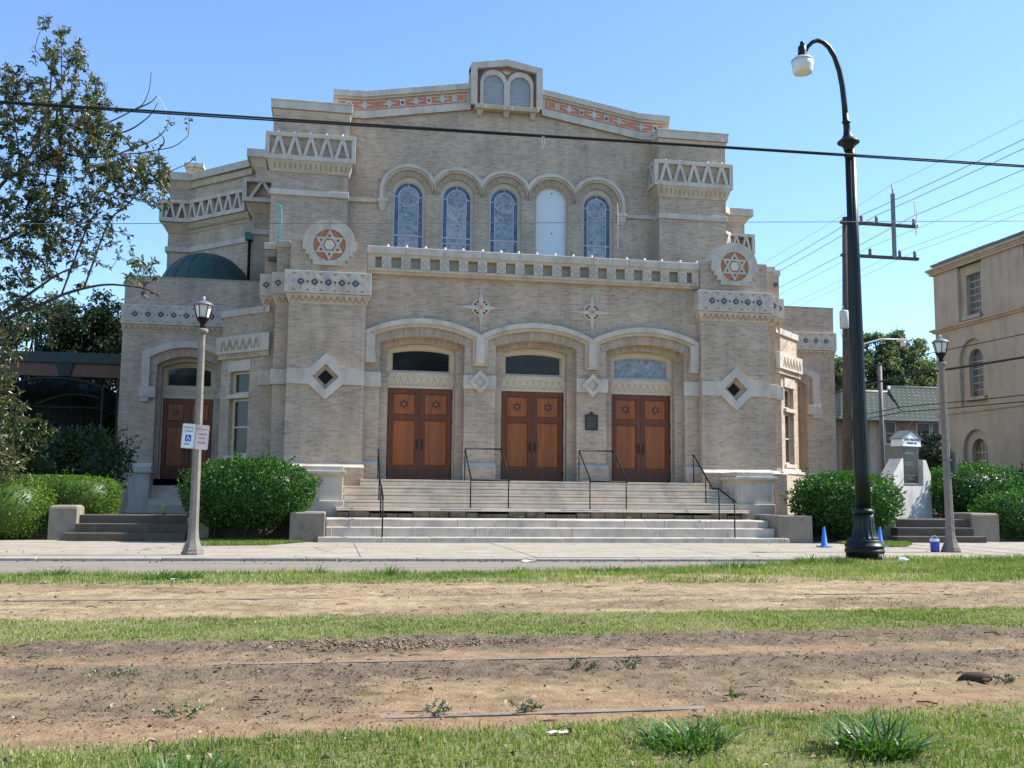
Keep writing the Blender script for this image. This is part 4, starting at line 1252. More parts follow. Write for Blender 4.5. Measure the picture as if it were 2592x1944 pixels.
for (xa, xb, yf, yb, z0, z1) in ((-5.41, 5.30, -2.50, -2.425, 0.2, 0.505), (-5.41, 5.30, -2.82, -2.48, 0.1, 0.328), (-5.58, 5.52, -3.14, -2.80, -0.05, 0.118)):
    x = xa
    while x < xb - 0.02:
        # old patched concrete: short lengths with broken, uneven nosings
        w = rs.choice((0.09, 0.14, 0.3, 0.5, 0.9, 1.3)) if abs(x) > 1.6 or rs.random() < 0.3 else rs.uniform(1.2, 2.4)
        x1 = min(x + w, xb)
        dy = rs.uniform(-0.007, 0.012); dz = rs.uniform(-0.009, 0.003)
        mb.hexa([(x, yf + dy, z0), (x1, yf + dy, z0), (x1, yb, z0), (x, yb, z0), (x, yf + dy, z1 + dz), (x1, yf + dy + rs.uniform(-0.004, 0.004), z1 + dz + rs.uniform(-0.004, 0.002)), (x1, yb, z1), (x, yb, z1)], 'wsteps')
        x = x1
build('lower_flight', mb, fs, bevel=0.016)
for s in (-1, 1):
    srt = lambda a, b: tuple(sorted((s * a, s * b)))
    mb = MB()
    mb.box(*srt(5.035, 6.03), -1.19, -0.16, 0.90, 1.50, 'stone')
    mb.box(*srt(4.97, 6.10), -1.30, -0.155, 1.535, 1.615, 'stone')
    mb.frustum(srt(5.03, 6.035) + (-1.195, -0.157), srt(4.98, 6.09) + (-1.28, -0.157), 1.47, 1.535, 'stone_warm')
    mb.box(*srt(5.02, 6.03), -1.20, -0.154, 1.616, 1.73, 'stone')
    mb.box(*srt(5.0, 6.06), -1.27, -0.153, 0.40, 0.905, 'stone')
    build('pedestal', mb, fs, bevel=0.015)
    mb = MB()
    mb.box(*srt(5.425 if s < 0 else 5.31, 6.20), -3.0, -1.55, -0.05, 0.655, 'concrete_d')
    build('cheek_block', mb, fs, bevel=0.03)

def rail_thing(label, parts, loc):
    t = thing('handrail', loc, label, 'handrail', 'black iron handrails on the front steps')
    for nm, pts, r in parts:
        mb = MB()
        for P in pts: mb.tube(P, r, 'iron', 8)
        build(nm, mb, t)
for s, lab in ((-1, 'black iron handrail at the left end of the front steps beside the round bush'), (1, 'black iron handrail at the right end of the front steps beside the stone pedestal')):
    x = s * 4.17
    rail_thing(lab, [('rail', [[(x, -0.30, 2.19), (x, -0.42, 2.16), (x, -1.70, 1.29), (x, -2.12, 1.28), (x, -3.02, 1.0), (x, -3.12, 0.97)]], 0.022),
                     ('post', [[(x, -0.36, 1.44), (x, -0.36, 2.18)]], 0.017), ('post', [[(x, -1.22, 0.91), (x, -1.22, 1.60)]], 0.017),
                     ('post', [[(x, -2.10, 0.5), (x, -2.10, 1.28)]], 0.017), ('post', [[(x, -3.06, 0.11), (x, -3.06, 0.99)]], 0.017)], (x, -1.7, 0.11))
for x0, x1, lab in ((-1.97, -1.03, 'black iron double handrail between the left and middle doors'), (1.03, 1.97, 'black iron double handrail between the middle and right doors below the plaque')):
    rail_thing(lab, [('rail', [[(x0, -1.58, 1.42), (x0, -0.40, 2.23), (x0, -0.34, 2.25), (x1, -0.34, 2.25), (x1, -0.40, 2.23), (x1, -1.58, 1.42)], [(x0, -1.56, 1.43), (x1, -1.56, 1.43)]], 0.020)] +
               [('post', [[(xx, -0.36, 1.44), (xx, -0.36, 2.24)]], 0.016) for xx in (x0, x1)] + [('post', [[(xx, -1.47, 0.74), (xx, -1.47, 1.48)]], 0.016) for xx in (x0, x1)], ((x0 + x1) / 2, -1.0, 0.74))

# side stairs
def side_steps(label, spec, cheeks, loc):
    t = thing('side_steps', loc, label, 'steps')
    mb = MB()
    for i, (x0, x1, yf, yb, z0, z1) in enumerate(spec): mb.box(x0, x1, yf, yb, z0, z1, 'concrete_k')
    build('treads', mb, t, bevel=0.014)
    for (x0, x1, y0, y1, z1, ch) in cheeks:
        mb = MB()
        mb.box(x0, x1, y0, y1, -0.03, z1 - ch, 'concrete_d')
        if ch: mb.frustum((x0, x1, y0, y1), (x0 + 0.05, x1 - 0.05, y0 + 0.05, y1 - 0.05), z1 - ch, z1, 'concrete_d')
        build('cheek_block', mb, t, bevel=0.02)
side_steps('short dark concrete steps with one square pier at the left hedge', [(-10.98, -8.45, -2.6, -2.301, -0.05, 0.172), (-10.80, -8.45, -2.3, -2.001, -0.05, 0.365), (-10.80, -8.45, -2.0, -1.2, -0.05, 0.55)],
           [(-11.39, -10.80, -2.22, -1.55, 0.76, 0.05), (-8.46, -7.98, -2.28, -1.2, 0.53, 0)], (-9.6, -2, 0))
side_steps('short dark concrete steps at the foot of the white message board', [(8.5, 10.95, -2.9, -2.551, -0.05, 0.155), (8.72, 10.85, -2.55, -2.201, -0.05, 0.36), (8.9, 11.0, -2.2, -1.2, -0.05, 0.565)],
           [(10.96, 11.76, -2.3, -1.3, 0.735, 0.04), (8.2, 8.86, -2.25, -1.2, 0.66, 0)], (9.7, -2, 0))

# --- concrete lamp posts
def lamp_post(loc, label):
    t = thing('lamp_post', loc, label, 'lamp post', 'short concrete lamp posts on the pavement')
    x, y, z = loc
    mb = MB()
    mb.lathe([(0.205, 0.0), (0.205, 0.045), (0.185, 0.055), (0.18, 0.10), (0.165, 0.115), (0.135, 0.19), (0.108, 0.28), (0.094, 0.40), (0.09, 0.5), (0.060, 3.88)], 'post_conc', 8, loc, smooth=False, rot=PI / 8 + 0.12)
    mb.lathe([(0.060, 3.87), (0.075, 3.885), (0.098, 3.91), (0.102, 3.935), (0.095, 3.965), (0.05, 3.975)], 'post_conc', 20, loc)
    build('post', mb, t)
    mb = MB()
    mb.lathe([(0.052, 3.97), (0.045, 4.02), (0.047, 4.06), (0.07, 4.09), (0.105, 4.14), (0.112, 4.165), (0.10, 4.17)], 'iron', 20, loc)
    for k in range(6):
        a = 2 * PI * k / 6 + 0.12
        c, s_ = math.cos(a), math.sin(a)
        mb.tube([(x + 0.108 * c, y + 0.108 * s_, z + 4.165), (x + 0.158 * c, y + 0.158 * s_, z + 4.385)], 0.009, 'iron', 5)
    lan = build('lantern', mb, t)
    mb = MB()
    mb.lathe([(0.098, 4.168), (0.147, 4.385)], 'lampglass', 6, loc, smooth=False, rot=0.12)
    build('lamp_glass', mb, lan)
    mb = MB()
    mb.lathe([(0.150, 4.38), (0.178, 4.385), (0.176, 4.40), (0.15, 4.425), (0.10, 4.455), (0.06, 4.47), (0.035, 4.48)], 'galv', 24, loc)
    mb.lathe([(0.016, 4.475), (0.022, 4.49), (0.026, 4.515), (0.022, 4.545), (0.004, 4.555)], 'lgrey', 10, loc)
    build('lid', mb, lan)
    return t
lampL = lamp_post((-7.665, -7.45, 0), 'concrete lamp post on the left pavement carrying the parking sign')
lampR = copy_tree(lampL, (7.375, -6.72, 0), 'concrete lamp post on the right pavement beside the small blue cooler')
lampR.rotation_euler = (0, math.radians(-0.9), 0)

# --- parking sign
ps = thing('parking_sign', (-7.69, -7.58, 1.83), 'white two-part parking sign with a blue wheelchair symbol strapped to the left lamp post', 'sign')
Ts = Matrix.Translation((-7.69, -7.58, 2.045)) @ Matrix.Rotation(math.radians(3), 4, 'Y') @ Matrix.Rotation(math.radians(3), 4, 'Z')
def rrect(x0, x1, z0, z1, r=0.025):
    P = []
    for cx, cz, a in ((x1 - r, z1 - r, 0), (x0 + r, z1 - r, PI / 2), (x0 + r, z0 + r, PI), (x1 - r, z0 + r, 1.5 * PI)):
        P += arcpts(cx, cz, r, a, a + PI / 2, 5)
    return P
def sign_text(mb, body, size, x, z, m, T, bold=0.0, sx=1.0):
    me = text_mesh(body, size, extrude=0.0012, bold=bold)
    mb.mesh_of(me, m, T @ Matrix.Translation((x, 0, z)) @ TXT @ Matrix.Diagonal((sx, 1, 1, 1)))
mb = MB()
mb.plate(rrect(-0.225, -0.003, -0.215, 0.215), [], 0.0, 0.004, 'sign_w', Ts)
plL = build('sign_plate', mb, ps); plL['label'] = 'reserved parking plate with green lettering'
mb = MB()
TT = Ts @ Matrix.Translation((0, -0.0015, 0))
mb.plate(rrect(-0.217, -0.011, -0.207, 0.207, 0.02), [rrect(-0.213, -0.015, -0.203, 0.203, 0.017)], 0.0, 0.001, 'green_txt', TT)
sign_text(mb, 'RESERVED', 0.046, -0.114, 0.145, 'green_txt', TT, 0.0008, 0.80)
sign_text(mb, 'PARKING', 0.043, -0.114, 0.085, 'green_txt', TT, 0.0008, 0.80)
mb.box(-0.165, -0.065, 0, 0.0012, -0.095, 0.022, 'isa', TT)
mb.plate([(-0.185, -0.14), (-0.15, -0.118), (-0.15, -0.13), (-0.08, -0.13), (-0.08, -0.15), (-0.15, -0.15), (-0.15, -0.162)], [], 0, 0.001, 'green_txt', TT)
build('lettering', mb, plL)
mb = MB()
T3 = Ts @ Matrix.Translation((-0.115, -0.0032, -0.037))
mb.plate(hexpoly(-0.013, 0.045, 0.0085, 12), [], 0, 0.001, 'sign_w', T3)
mb.strip((-0.012, 0.033), (-0.006, 0.0), 0.013, 0, 0.001, 'sign_w', T3)
mb.strip((-0.009, 0.015), (0.012, 0.013), 0.007, 0.0002, 0.001, 'sign_w', T3)
mb.strip((-0.006, 0.001), (0.017, -0.001), 0.011, 0.0004, 0.001, 'sign_w', T3)
mb.strip((0.016, 0.002), (0.024, -0.03), 0.010, 0.0001, 0.001, 'sign_w', T3)
mb.strip((0.022, -0.027), (0.034, -0.023), 0.007, 0.0003, 0.001, 'sign_w', T3)
for k in range(10):
    a0 = 2.2 + k * 0.38; a1 = a0 + 0.40
    mb.strip((-0.003 + 0.024 * math.cos(a0), -0.018 + 0.024 * math.sin(a0)), (-0.003 + 0.024 * math.cos(a1), -0.018 + 0.024 * math.sin(a1)), 0.006, 0.0005, 0.001, 'sign_w', T3)
build('wheelchair_symbol', mb, plL)
mb = MB()
mb.plate(rrect(0.003, 0.225, -0.222, 0.208), [], 0.0, 0.004, 'pink', Ts)
plR = build('sign_plate', mb, ps); plR['label'] = 'faded passenger zone plate with red lettering'
mb = MB()
mb.plate(rrect(0.011, 0.217, -0.214, 0.20, 0.02), [rrect(0.015, 0.213, -0.21, 0.196, 0.017)], 0.0, 0.001, 'red_txt', TT)
sign_text(mb, 'NO', 0.075, 0.055, 0.135, 'red_txt', TT, 0.001, 0.62)
sign_text(mb, 'PARKING', 0.034, 0.148, 0.13, 'red_txt', TT, 0.0006, 0.72)
sign_text(mb, 'PASSENGER', 0.039, 0.114, 0.045, 'red_txt', TT, 0.0007, 0.74)
sign_text(mb, 'ZONE', 0.046, 0.114, -0.025, 'red_txt', TT, 0.0008, 0.85)
mb.plate([(0.045, -0.092), (0.045, -0.112), (0.145, -0.112), (0.145, -0.125), (0.185, -0.102), (0.145, -0.079), (0.145, -0.092)], [], 0, 0.001, 'red_txt', TT)
build('lettering', mb, plR)
mb = MB()
for zz in (0.12, -0.13): mb.tube([(-7.665 + 0.098 * math.cos(a), -7.45 + 0.098 * math.sin(a), 2.045 + zz) for a in np.linspace(0, 2 * PI, 17)], 0.006, 'galv', 5)
build('strap', mb, ps)
# edge-on sign on the other post
es = thing('edge_on_sign', (7.47, -6.72, 1.6), 'small dark sign seen edge-on on the right lamp post', 'sign')
mb = MB(); T = Matrix.Translation((7.455, -6.66, 1.86)) @ Matrix.Rotation(math.radians(-62), 4, 'Z')
mb.plate(rrect(-0.15, 0.15, -0.23, 0.23), [], -0.004, 0.004, 'galv', T); build('plate', mb, es)
mb = MB(); mb.tube([(7.36 + 0.098 * math.cos(a), -6.72 + 0.098 * math.sin(a), 1.9) for a in np.linspace(0, 2 * PI, 17)], 0.006, 'galv', 5); build('strap', mb, es)

# --- tall cast-iron street lamp
BL = (2.885, -11.18, 0.12)
bl = thing('street_lamp', BL, 'tall black cast-iron street lamp with a goose-neck arm at the grass edge', 'street lamp')
mb = MB()
mb.lathe([(0.285, 0.0), (0.285, 0.13), (0.300, 0.135), (0.300, 0.175), (0.288, 0.18), (0.288, 0.215), (0.298, 0.22), (0.298, 0.245), (0.285, 0.25), (0.27, 0.29), (0.262, 0.30), (0.262, 0.325), (0.245, 0.335)], 'dgreen', 40, BL)
mb.lathe([(0.245, 0.33), (0.215, 0.36), (0.185, 0.42), (0.165, 0.50), (0.155, 0.62), (0.15, 0.74)], 'dgreen', 96, BL, flute=0.07, fn=16)
mb.lathe([(0.152, 0.735), (0.165, 0.75), (0.165, 0.78), (0.14, 0.80), (0.115, 0.82)], 'dgreen', 32, BL)
build('base', mb, bl)
def xs(z): return BL[0] - 0.0095 * (z - 0.9)
mb = MB()
n = 64; prof = [(0.117, 0.80), (0.113, 1.4), (0.098, 2.9), (0.09, 4.8), (0.084, 6.5)]
Tsh = Matrix(((1, 0, -0.0095, 0.0095 * 0.9), (0, 1, 0, 0), (0, 0, 1, 0), (0, 0, 0, 1)))
mb.lathe(prof, 'dgreen', 64, BL, flute=0.10, fn=16, T=Tsh)
Tcol = Matrix(((1, 0, -0.085, 2.822 - BL[0] + 0.085 * 6.62), (0, 1, 0, 0), (0, 0, 1, 0), (0, 0, 0, 1)))
mb.lathe([(0.084, 6.48), (0.094, 6.5), (0.094, 6.535), (0.082, 6.55), (0.082, 6.62)], 'dgreen', 32, BL, T=Tsh)
mb.lathe([(0.083, 6.48), (0.083, 6.50), (0.10, 6.56), (0.155, 6.595), (0.176, 6.61), (0.176, 6.63), (0.15, 6.65), (0.10, 6.69), (0.068, 6.75), (0.056, 6.83), (0.05, 6.94), (0.066, 6.945), (0.066, 6.975), (0.05, 6.98), (0.05, 7.10)], 'dgreen', 32, (BL[0], BL[1], 0.24), T=Tcol)
build('shaft', mb, bl)
mb = MB()
Y = BL[1]
ctrl = [(2.766, 7.18), (2.752, 7.5), (2.725, 7.8), (2.68, 8.06), (2.60, 8.30), (2.50, 8.46), (2.40, 8.535), (2.30, 8.555), (2.21, 8.515), (2.13, 8.43), (2.075, 8.33)]
mb.tube([(x, Y, z) for x, z in ctrl], [0.047, 0.046, 0.045, 0.044, 0.042, 0.040, 0.038, 0.036, 0.034, 0.032, 0.032], 'dgreen', 12)
build('arm', mb, bl)
mb = MB()
hc = (2.03, Y, 0)
mb.lathe([(0.03, 8.44), (0.036, 8.45), (0.036, 8.50), (0.03, 8.505)], 'dgreen', 12, hc)
mb.lathe([(0.085, 8.24), (0.078, 8.27), (0.070, 8.33), (0.068, 8.42), (0.03, 8.445)], 'dgreen', 20, hc)
lh = build('lamp_housing', mb, bl)
mb = MB(); mb.lathe([(0.185, 8.17), (0.183, 8.185), (0.14, 8.225), (0.09, 8.245)], 'lgrey', 24, hc); build('reflector_collar', mb, lh)
mb = MB(); mb.lathe([(0.11, 7.965), (0.145, 7.968), (0.152, 7.985), (0.170, 8.09), (0.180, 8.168)], 'lampglass', 28, hc); build('lamp_glass', mb, lh)
mb = MB(); mb.box(2.95, 2.99, Y - 0.325, Y - 0.28, 0.2, 0.24, 'lgrey'); mb.tube([(2.98, Y - 0.33, 0.24), (3.01, Y - 0.32, 0.16)], 0.014, 'lgrey', 8); build('lock', mb, bl)
mb = MB(); mb.lathe([(0.46, -0.03), (0.46, 0.012), (0.44, 0.018)], 'post_conc', 28, (BL[0] + 0.05, BL[1] - 0.02, BL[2])); build('footing', mb, bl)

# --- cones, cooler, bottle
def cone(loc, label):
    t = thing('traffic_cone', loc, label, 'traffic cone', 'blue cones on the pavement edge')
    x, y, z = loc
    mb = MB(); mb.lathe([(0.088, 0.018), (0.075, 0.03), (0.024, 0.43), (0.02, 0.44)], 'conebl', 24, loc); build('cone_body', mb, t)
    mb = MB(); mb.box(x - 0.13, x + 0.13, y - 0.13, y + 0.13, z, z + 0.02, 'conebl', Matrix.Translation((x, y, 0)) @ Matrix.Rotation(0.2, 4, 'Z') @ Matrix.Translation((-x, -y, 0))); build('base', mb, t, bevel=0.006)
    return t
c1 = cone((5.51, -4.87, 0.004), 'small blue traffic cone in full view left of the black street lamp')
c2 = copy_tree(c1, (6.87, -4.86, 0.004), 'small blue traffic cone half hidden behind the black street lamp')
ck = thing('drink_cooler', (7.007, -6.72, 0.003), 'small blue cooler jug with white lid and handle beside the right lamp post', 'cooler')
mb = MB(); mb.lathe([(0.080, 0.0), (0.086, 0.01), (0.092, 0.20), (0.09, 0.215)], 'cooler', 24, (7.007, -6.72, 0.003)); build('jug', mb, ck)
mb = MB(); mb.lathe([(0.095, 0.212), (0.097, 0.22), (0.095, 0.262), (0.085, 0.272)], 'white', 24, (7.007, -6.72, 0.003)); build('lid', mb, ck)
mb = MB(); mb.tube([(7.007 + 0.07 * math.cos(a), -6.72, 0.27 + 0.06 * math.sin(a)) for a in np.linspace(0.02, PI - 0.02, 9)], 0.010, 'white', 8); build('handle', mb, ck)
bt = thing('plastic_bottle', (3.2, -11.74, 0.13), 'empty clear plastic bottles lying in the grass right of the black street lamp', 'bottle')
mb = MB()
mb.lathe([(0.02, 0), (0.052, 0.01), (0.055, 0.05), (0.048, 0.08), (0.055, 0.11), (0.055, 0.16), (0.03, 0.21), (0.014, 0.225), (0.014, 0.25)], 'bulb', 16, T=Matrix.Translation((3.12, -11.72, 0.175)) @ Matrix.Rotation(PI / 2, 4, 'Y') @ Matrix.Rotation(0.2, 4, 'X') @ Matrix.Scale(0.62, 4))
build('bottle_body', mb, bt)
mb = MB(); mb.lathe([(0.016, 0.24), (0.016, 0.262)], 'pearl', 10, T=Matrix.Translation((3.12, -11.72, 0.175)) @ Matrix.Rotation(PI / 2, 4, 'Y') @ Matrix.Rotation(0.2, 4, 'X') @ Matrix.Scale(0.62, 4)); build('cap', mb, bt)

# --- message board
th = math.radians(20)
MBT = Matrix(((math.cos(th), -math.sin(th), 0, 10.38), (math.sin(th), math.cos(th), 0, 0.30), (0, 0, 1, 0), (0, 0, 0, 1)))
mg = thing('message_board', (11, 0.4, 0.45), 'white masonry stand holding a dark glazed message board under a little gabled top', 'sign board')
mb = MB()
mb.plate([(0, 0.3), (1.63, 0.3), (1.63, 1.79), (1.43, 2.21), (1.30, 2.21), (1.30, 1.45), (0.44, 1.45), (0.44, 2.23), (0.38, 2.23), (0, 1.78)], [], 0.0, 0.43, 'whitewash', MBT)
build('masonry_stand', mb, mg, bevel=0.012)
mb = MB()
mb.box(0.455, 1.13, 0.02, 0.36, 1.455, 2.60, 'galv', MBT)
cab = build('cabinet', mb, mg)
mb = MB(); mb.box(0.49, 1.095, 0.012, 0.021, 1.54, 2.55, 'gl_house', MBT); build('glass_front', mb, cab)
mb = MB()
rr = random.Random(5)
for zz in (2.46, 2.40, 2.36, 2.10, 2.04, 1.74, 1.69, 1.64):
    w = rr.uniform(0.10, 0.26); mb.box(0.79 - w - 0.05, 0.79 + w - 0.1, 0.008, 0.013, zz, zz + 0.022, 'galv', MBT)
mb.box(0.47, 1.0, 0.0, 0.014, 1.50, 1.52, 'lgrey', MBT)
build('message_lines', mb, cab)
mb = MB()
mb.plate([(0.40, 2.615), (1.185, 2.615), (1.185, 2.80), (0.79, 3.02), (0.40, 2.80)], [], -0.03, 0.37, 'sign_w', MBT)
mb.box(0.39, 1.195, -0.04, 0.375, 2.585, 2.614, 'white', MBT)
hd = build('gable_header', mb, mg)
mb = MB()
for sg in (-1, 1):
    mb.plate([(0.79, 3.025), (0.79 + sg * 0.435, 2.785), (0.79 + sg * 0.435, 2.812), (0.79, 3.055)], [], -0.06 - 0.001 * (sg > 0), 0.41, 'galv', MBT)
build('roof', mb, hd)
mb = MB()
TT = MBT @ Matrix.Translation((0, -0.033, 0))
sign_text(mb, 'TOURO SYNAGOGUE', 0.098, 0.79, 2.775, 'black', TT, 0.002, 0.70)
sign_text(mb, 'FOUNDED 1828', 0.088, 0.79, 2.675, 'black', TT, 0.002, 0.70)
build('lettering', mb, hd)

# ------------------------------------------------------------------ wires and poles
def cable(name, pts, r, label, m='cable', cat='cable', group=None, n=6):
    mb = MB(); mb.tube(pts, r, m, n)
    o = build(name, mb); return tag(o, label, cat, group)
def sagline(a, b, sag, n=24):
    a, b = Vector(a), Vector(b)
    return [tuple(a.lerp(b, i / n) - Vector((0, 0, sag * 4 * (i / n) * (1 - i / n)))) for i in range(n + 1)]
mb = MB()
P = sagline((-34, -13, 5.50), (30, -13, 6.36), 0.02, 40)
mb.tube(P, 0.0135, 'cable', 8)
mb.tube([(x, y + 0.01, z - 0.020 + 0.003 * math.sin(i)) for i, (x, y, z) in enumerate(P)], 0.0105, 'cable', 8)
tag(build('overhead_cable', mb), 'thick black double cable crossing the whole view in front of the gable', 'cable')
cable('span_wire', sagline((-30, -13.5, 2.95), (30, -13.5, 6.75), 0.12, 40), 0.0045, 'thin wire crossing in front of the upper windows with bead strings on it', 'galv')
WG = 'power lines running back past the utility pole'
PX = [(12.88, 11.53), (11.75, 10.42), (12.30, 10.45), (13.66, 10.52), (12.03, 9.36), (13.11, 9.28), (13.66, 9.30)]
labs = ['thin power line on the very top of the utility pole mast', 'power line on the inner insulator of the upper crossarm', 'power line on the middle insulator of the upper crossarm', 'power line on the outer insulator of the upper crossarm',
        'power line on the inner insulator of the lower crossarm', 'power line on the middle insulator of the lower crossarm', 'power line on the outer insulator of the lower crossarm']
for k, (x, z) in enumerate(PX):
    r = 0.005 if k in (0, 4, 5, 6) else 0.010
    cable('power_line', sagline((x, 4, z), (x, -32, z + 0.1), 0.35) [::-1] + sagline((x, 4, z), (x, 48, z), 0.5)[1:], r, labs[k], 'galv', 'cable', WG, 5)
for k, (za, zb, r, lab) in enumerate(((5.65, 5.85, 0.014, 'uppermost dark service cable crossing the stucco church'), (5.08, 5.0, 0.035, 'thickest dark service cable crossing the stucco church'),
                                      (4.07, 3.93, 0.016, 'upper of the two dark cables low on the stucco church'), (3.90, 3.75, 0.016, 'lower of the two dark cables low on the stucco church'))):
    cable('service_cable', sagline((13, 20, za + 0.5 * (k == 0)), (13, 4, za), 0.15)[:-1] + sagline((13, 4, za), (13, -24, zb + 0.2), 0.28), r, lab, 'cable', 'cable', 'service cables beside the church', 6)

up_ = thing('utility_pole', (11.17, 4, 0), 'weathered wooden utility pole with two crossarms and a transformer', 'utility pole')
mb = MB(); mb.tube([(10.98, 4, 0.3), (11.08, 4, 5), (11.18, 4, 10.32)], [0.17, 0.14, 0.10], 'wood_pole', 14); build('pole', mb, up_)
mb = MB(); mb.tube([(11.20, 3.87, 3), (11.22, 3.87, 11.46)], 0.035, 'galv', 8); build('conduit', mb, up_)
for z, ins in ((10.15, (11.75, 12.30, 13.66)), (9.04, (12.03, 13.11, 13.66))):
    mb = MB(); mb.box(11.0, 13.78, 3.94, 4.06, z - 0.045, z + 0.045, 'wood_pole'); arm = build('crossarm', mb, up_)
    for x in ins:
        mb = MB(); mb.lathe([(0.03, 0.04), (0.052, 0.07), (0.052, 0.23), (0.03, 0.27)], 'galv', 10, (x, 4, z)); build('insulator', mb, arm)
mb = MB(); mb.box(12.80, 12.92, 3.87, 3.94, 9.0, 11.2, 'galv'); mb.tube([(12.87, 3.9, 11.2), (12.88, 3.97, 11.53)], 0.02, 'galv', 6); build('mast', mb, up_)
mb = MB(); mb.lathe([(0.12, 6.55), (0.145, 6.57), (0.145, 7.10), (0.13, 7.13), (0.05, 7.16)], 'lgrey', 18, (10.93, 3.80, 0)); mb.lathe([(0.02, 7.15), (0.028, 7.22), (0.012, 7.30)], 'galv', 8, (10.90, 3.8, 0)); build('transformer', mb, up_)
mb = MB(); mb.tube([(10.86, 3.8, 7.2), (10.78, 3.8, 6.9), (10.80, 3.8, 6.5), (10.86, 3.8, 6.2), (10.95, 3.9, 6.0)], 0.008, 'cable', 5); build('lead_wire', mb, up_)
mb = MB(); mb.tube([(11.1, 4, 5.88), (11.75, 3.98, 6.11), (12.33, 3.97, 6.28), (12.97, 3.95, 6.29)], 0.028, 'lgrey', 8); al = build('lamp_arm', mb, up_)
mb = MB(); mb.box(12.92, 13.30, 3.85, 4.05, 6.22, 6.31, 'white'); build('lamp_head', mb, al, bevel=0.02)
mb = MB(); mb.lathe([(0.07, 6.06), (0.09, 6.12), (0.10, 6.225)], 'lampglass', 14, (13.1, 3.95, 0)); build('lamp_glass', mb, al)

def beads(top, length, m, label, wob=0.012, r=0.010, double=True):
    mb = MB()
    n = int(length / (r * 1.9))
    for d in ((-1, 1) if double else (0,)):
        for i in range(n):
            t = i / n
            x = top[0] + d * 0.016 * math.sin(PI * min(1, t * 1.02)) + wob * math.sin(3.1 * t + d) - 0.015 * t * (1 if m == 'teal' else 0)
            mb.ball((x, top[1], top[2] - length * t), r, m, 3)
    if m == 'teal':
        for i in range(9): mb.ball((top[0] - 0.02 + 0.03 * math.cos(i * 0.8), top[1], top[2] + 0.0 + 0.022 * math.sin(i * 0.8)), r, m, 3)
    return tag(build('bead_necklace', mb), label, 'bead necklace', 'bead necklaces caught on wires')
beads((-6.055, -13.5, 4.555), 0.47, 'teal', 'turquoise bead necklace hanging from the thin wire in front of the left pier')
beads((-1.788, -13.5, 4.875), 0.60, 'pearl', 'white bead necklace hanging from the thin wire beside the rightmost arched window', 0.006, 0.006, False)
beads((-2.675, -13.0, 5.90), 0.20, 'pearl', 'white bead necklace draped over the thick black cable at the gable', 0.006, 0.008)
beads((13.64, 3.85, 10.98), 1.2, 'pearl', 'white bead necklace dangling from the outer end of the upper crossarm', 0.03, 0.02)
# rails of the tram tracks
for k, (y, lab) in enumerate(((-15.0, 'most distant rail half buried in the sandy strip'), (-16.06, 'second farthest rail showing as a dark line in the sandy strip'), (-19.62, 'rail in the reddish dirt just below the middle grass strip'), (-21.12, 'nearest rail just above the front grass strip'))):
    mb = MB()
    z = RAILZ[k] if 'RAILZ' in globals() else 0.13
    mb.box(-60, 60, y - 0.032, y + 0.032, 0.02, z, 'rust'); mb.box(-60, 60, y - 0.008, y + 0.06, 0.0, z - 0.03, 'rust')
    tag(build('tram_rail', mb), lab, 'rail', 'rails of the two tram tracks')
# ------------------------------------------------------------------ GROUND
def vnoise(x, y, seed=0):
    """smooth value noise, vectorised"""
    xi = np.floor(x).astype(np.int64); yi = np.floor(y).astype(np.int64)
    fx = x - xi; fy = y - yi
    fx = fx * fx * (3 - 2 * fx); fy = fy * fy * (3 - 2 * fy)
    def h(a, b):
        n = (a * 374761393 + b * 668265263 + seed * 974711) & 0x7fffffff
        n = ((n ^ (n >> 13)) * 1274126177) & 0x7fffffff
        return ((n ^ (n >> 16)) & 0xffff) / 65535.0
    return (h(xi, yi) * (1 - fx) + h(xi + 1, yi) * fx) * (1 - fy) + (h(xi, yi + 1) * (1 - fx) + h(xi + 1, yi + 1) * fx) * fy
def fbm(x, y, s, seed=0, o=4):
    t = 0; a = 0.5; tot = 0
    for k in range(o):
        t = t + a * vnoise(x * s, y * s, seed + k); tot += a; a *= 0.55; s *= 2.03
    return t / tot
def sstep(a, b, x):
    t = np.clip((x - a) / (b - a), 0, 1); return t * t * (3 - 2 * t)
def edge(x):      # street edge of the tram reservation
    return np.where(x < -3, -12.35, np.where(x > 3, -10.85, -12.35 + (x + 3) * 0.25))
def kerb(x):
    return -8.50 - 0.041 * (x + 2.2)
def grass_mask(x, y):
    w = (fbm(x, y, 1.3, 3) - 0.5) * 0.9
    w2 = (fbm(x, y, 0.5, 9) - 0.5) * 1.2
    e = edge(x)
    a = sstep(0.06, -0.02, y - e) * sstep(-14.95, -14.45, y + w + w2 * 0.4 + 0.035 * (x + 3)) * np.clip(0.7 + 1.2 * sstep(-13.9, -13.1, y + w), 0, 1)
    a = a * (1 - 0.75 * sstep(0.52, 0.62, fbm(x, y, 0.7, 21)) * sstep(-12.9, -13.6, y) * sstep(-5, -2, x))
    b = sstep(-17.35, -17.6, y + w * 0.35) * sstep(-18.78, -18.55, y + w * 0.4)
    c = sstep(-21.28, -21.52, y + w * 0.22 + 0.07 * (-4 - x))
    d = 0.10 * sstep(0.63, 0.72, fbm(x, y, 1.7, 31)) * sstep(-16.6, -19.0, y) * sstep(-21.0, -20.0, y)
    return np.clip(a + b + c + d, 0, 1)
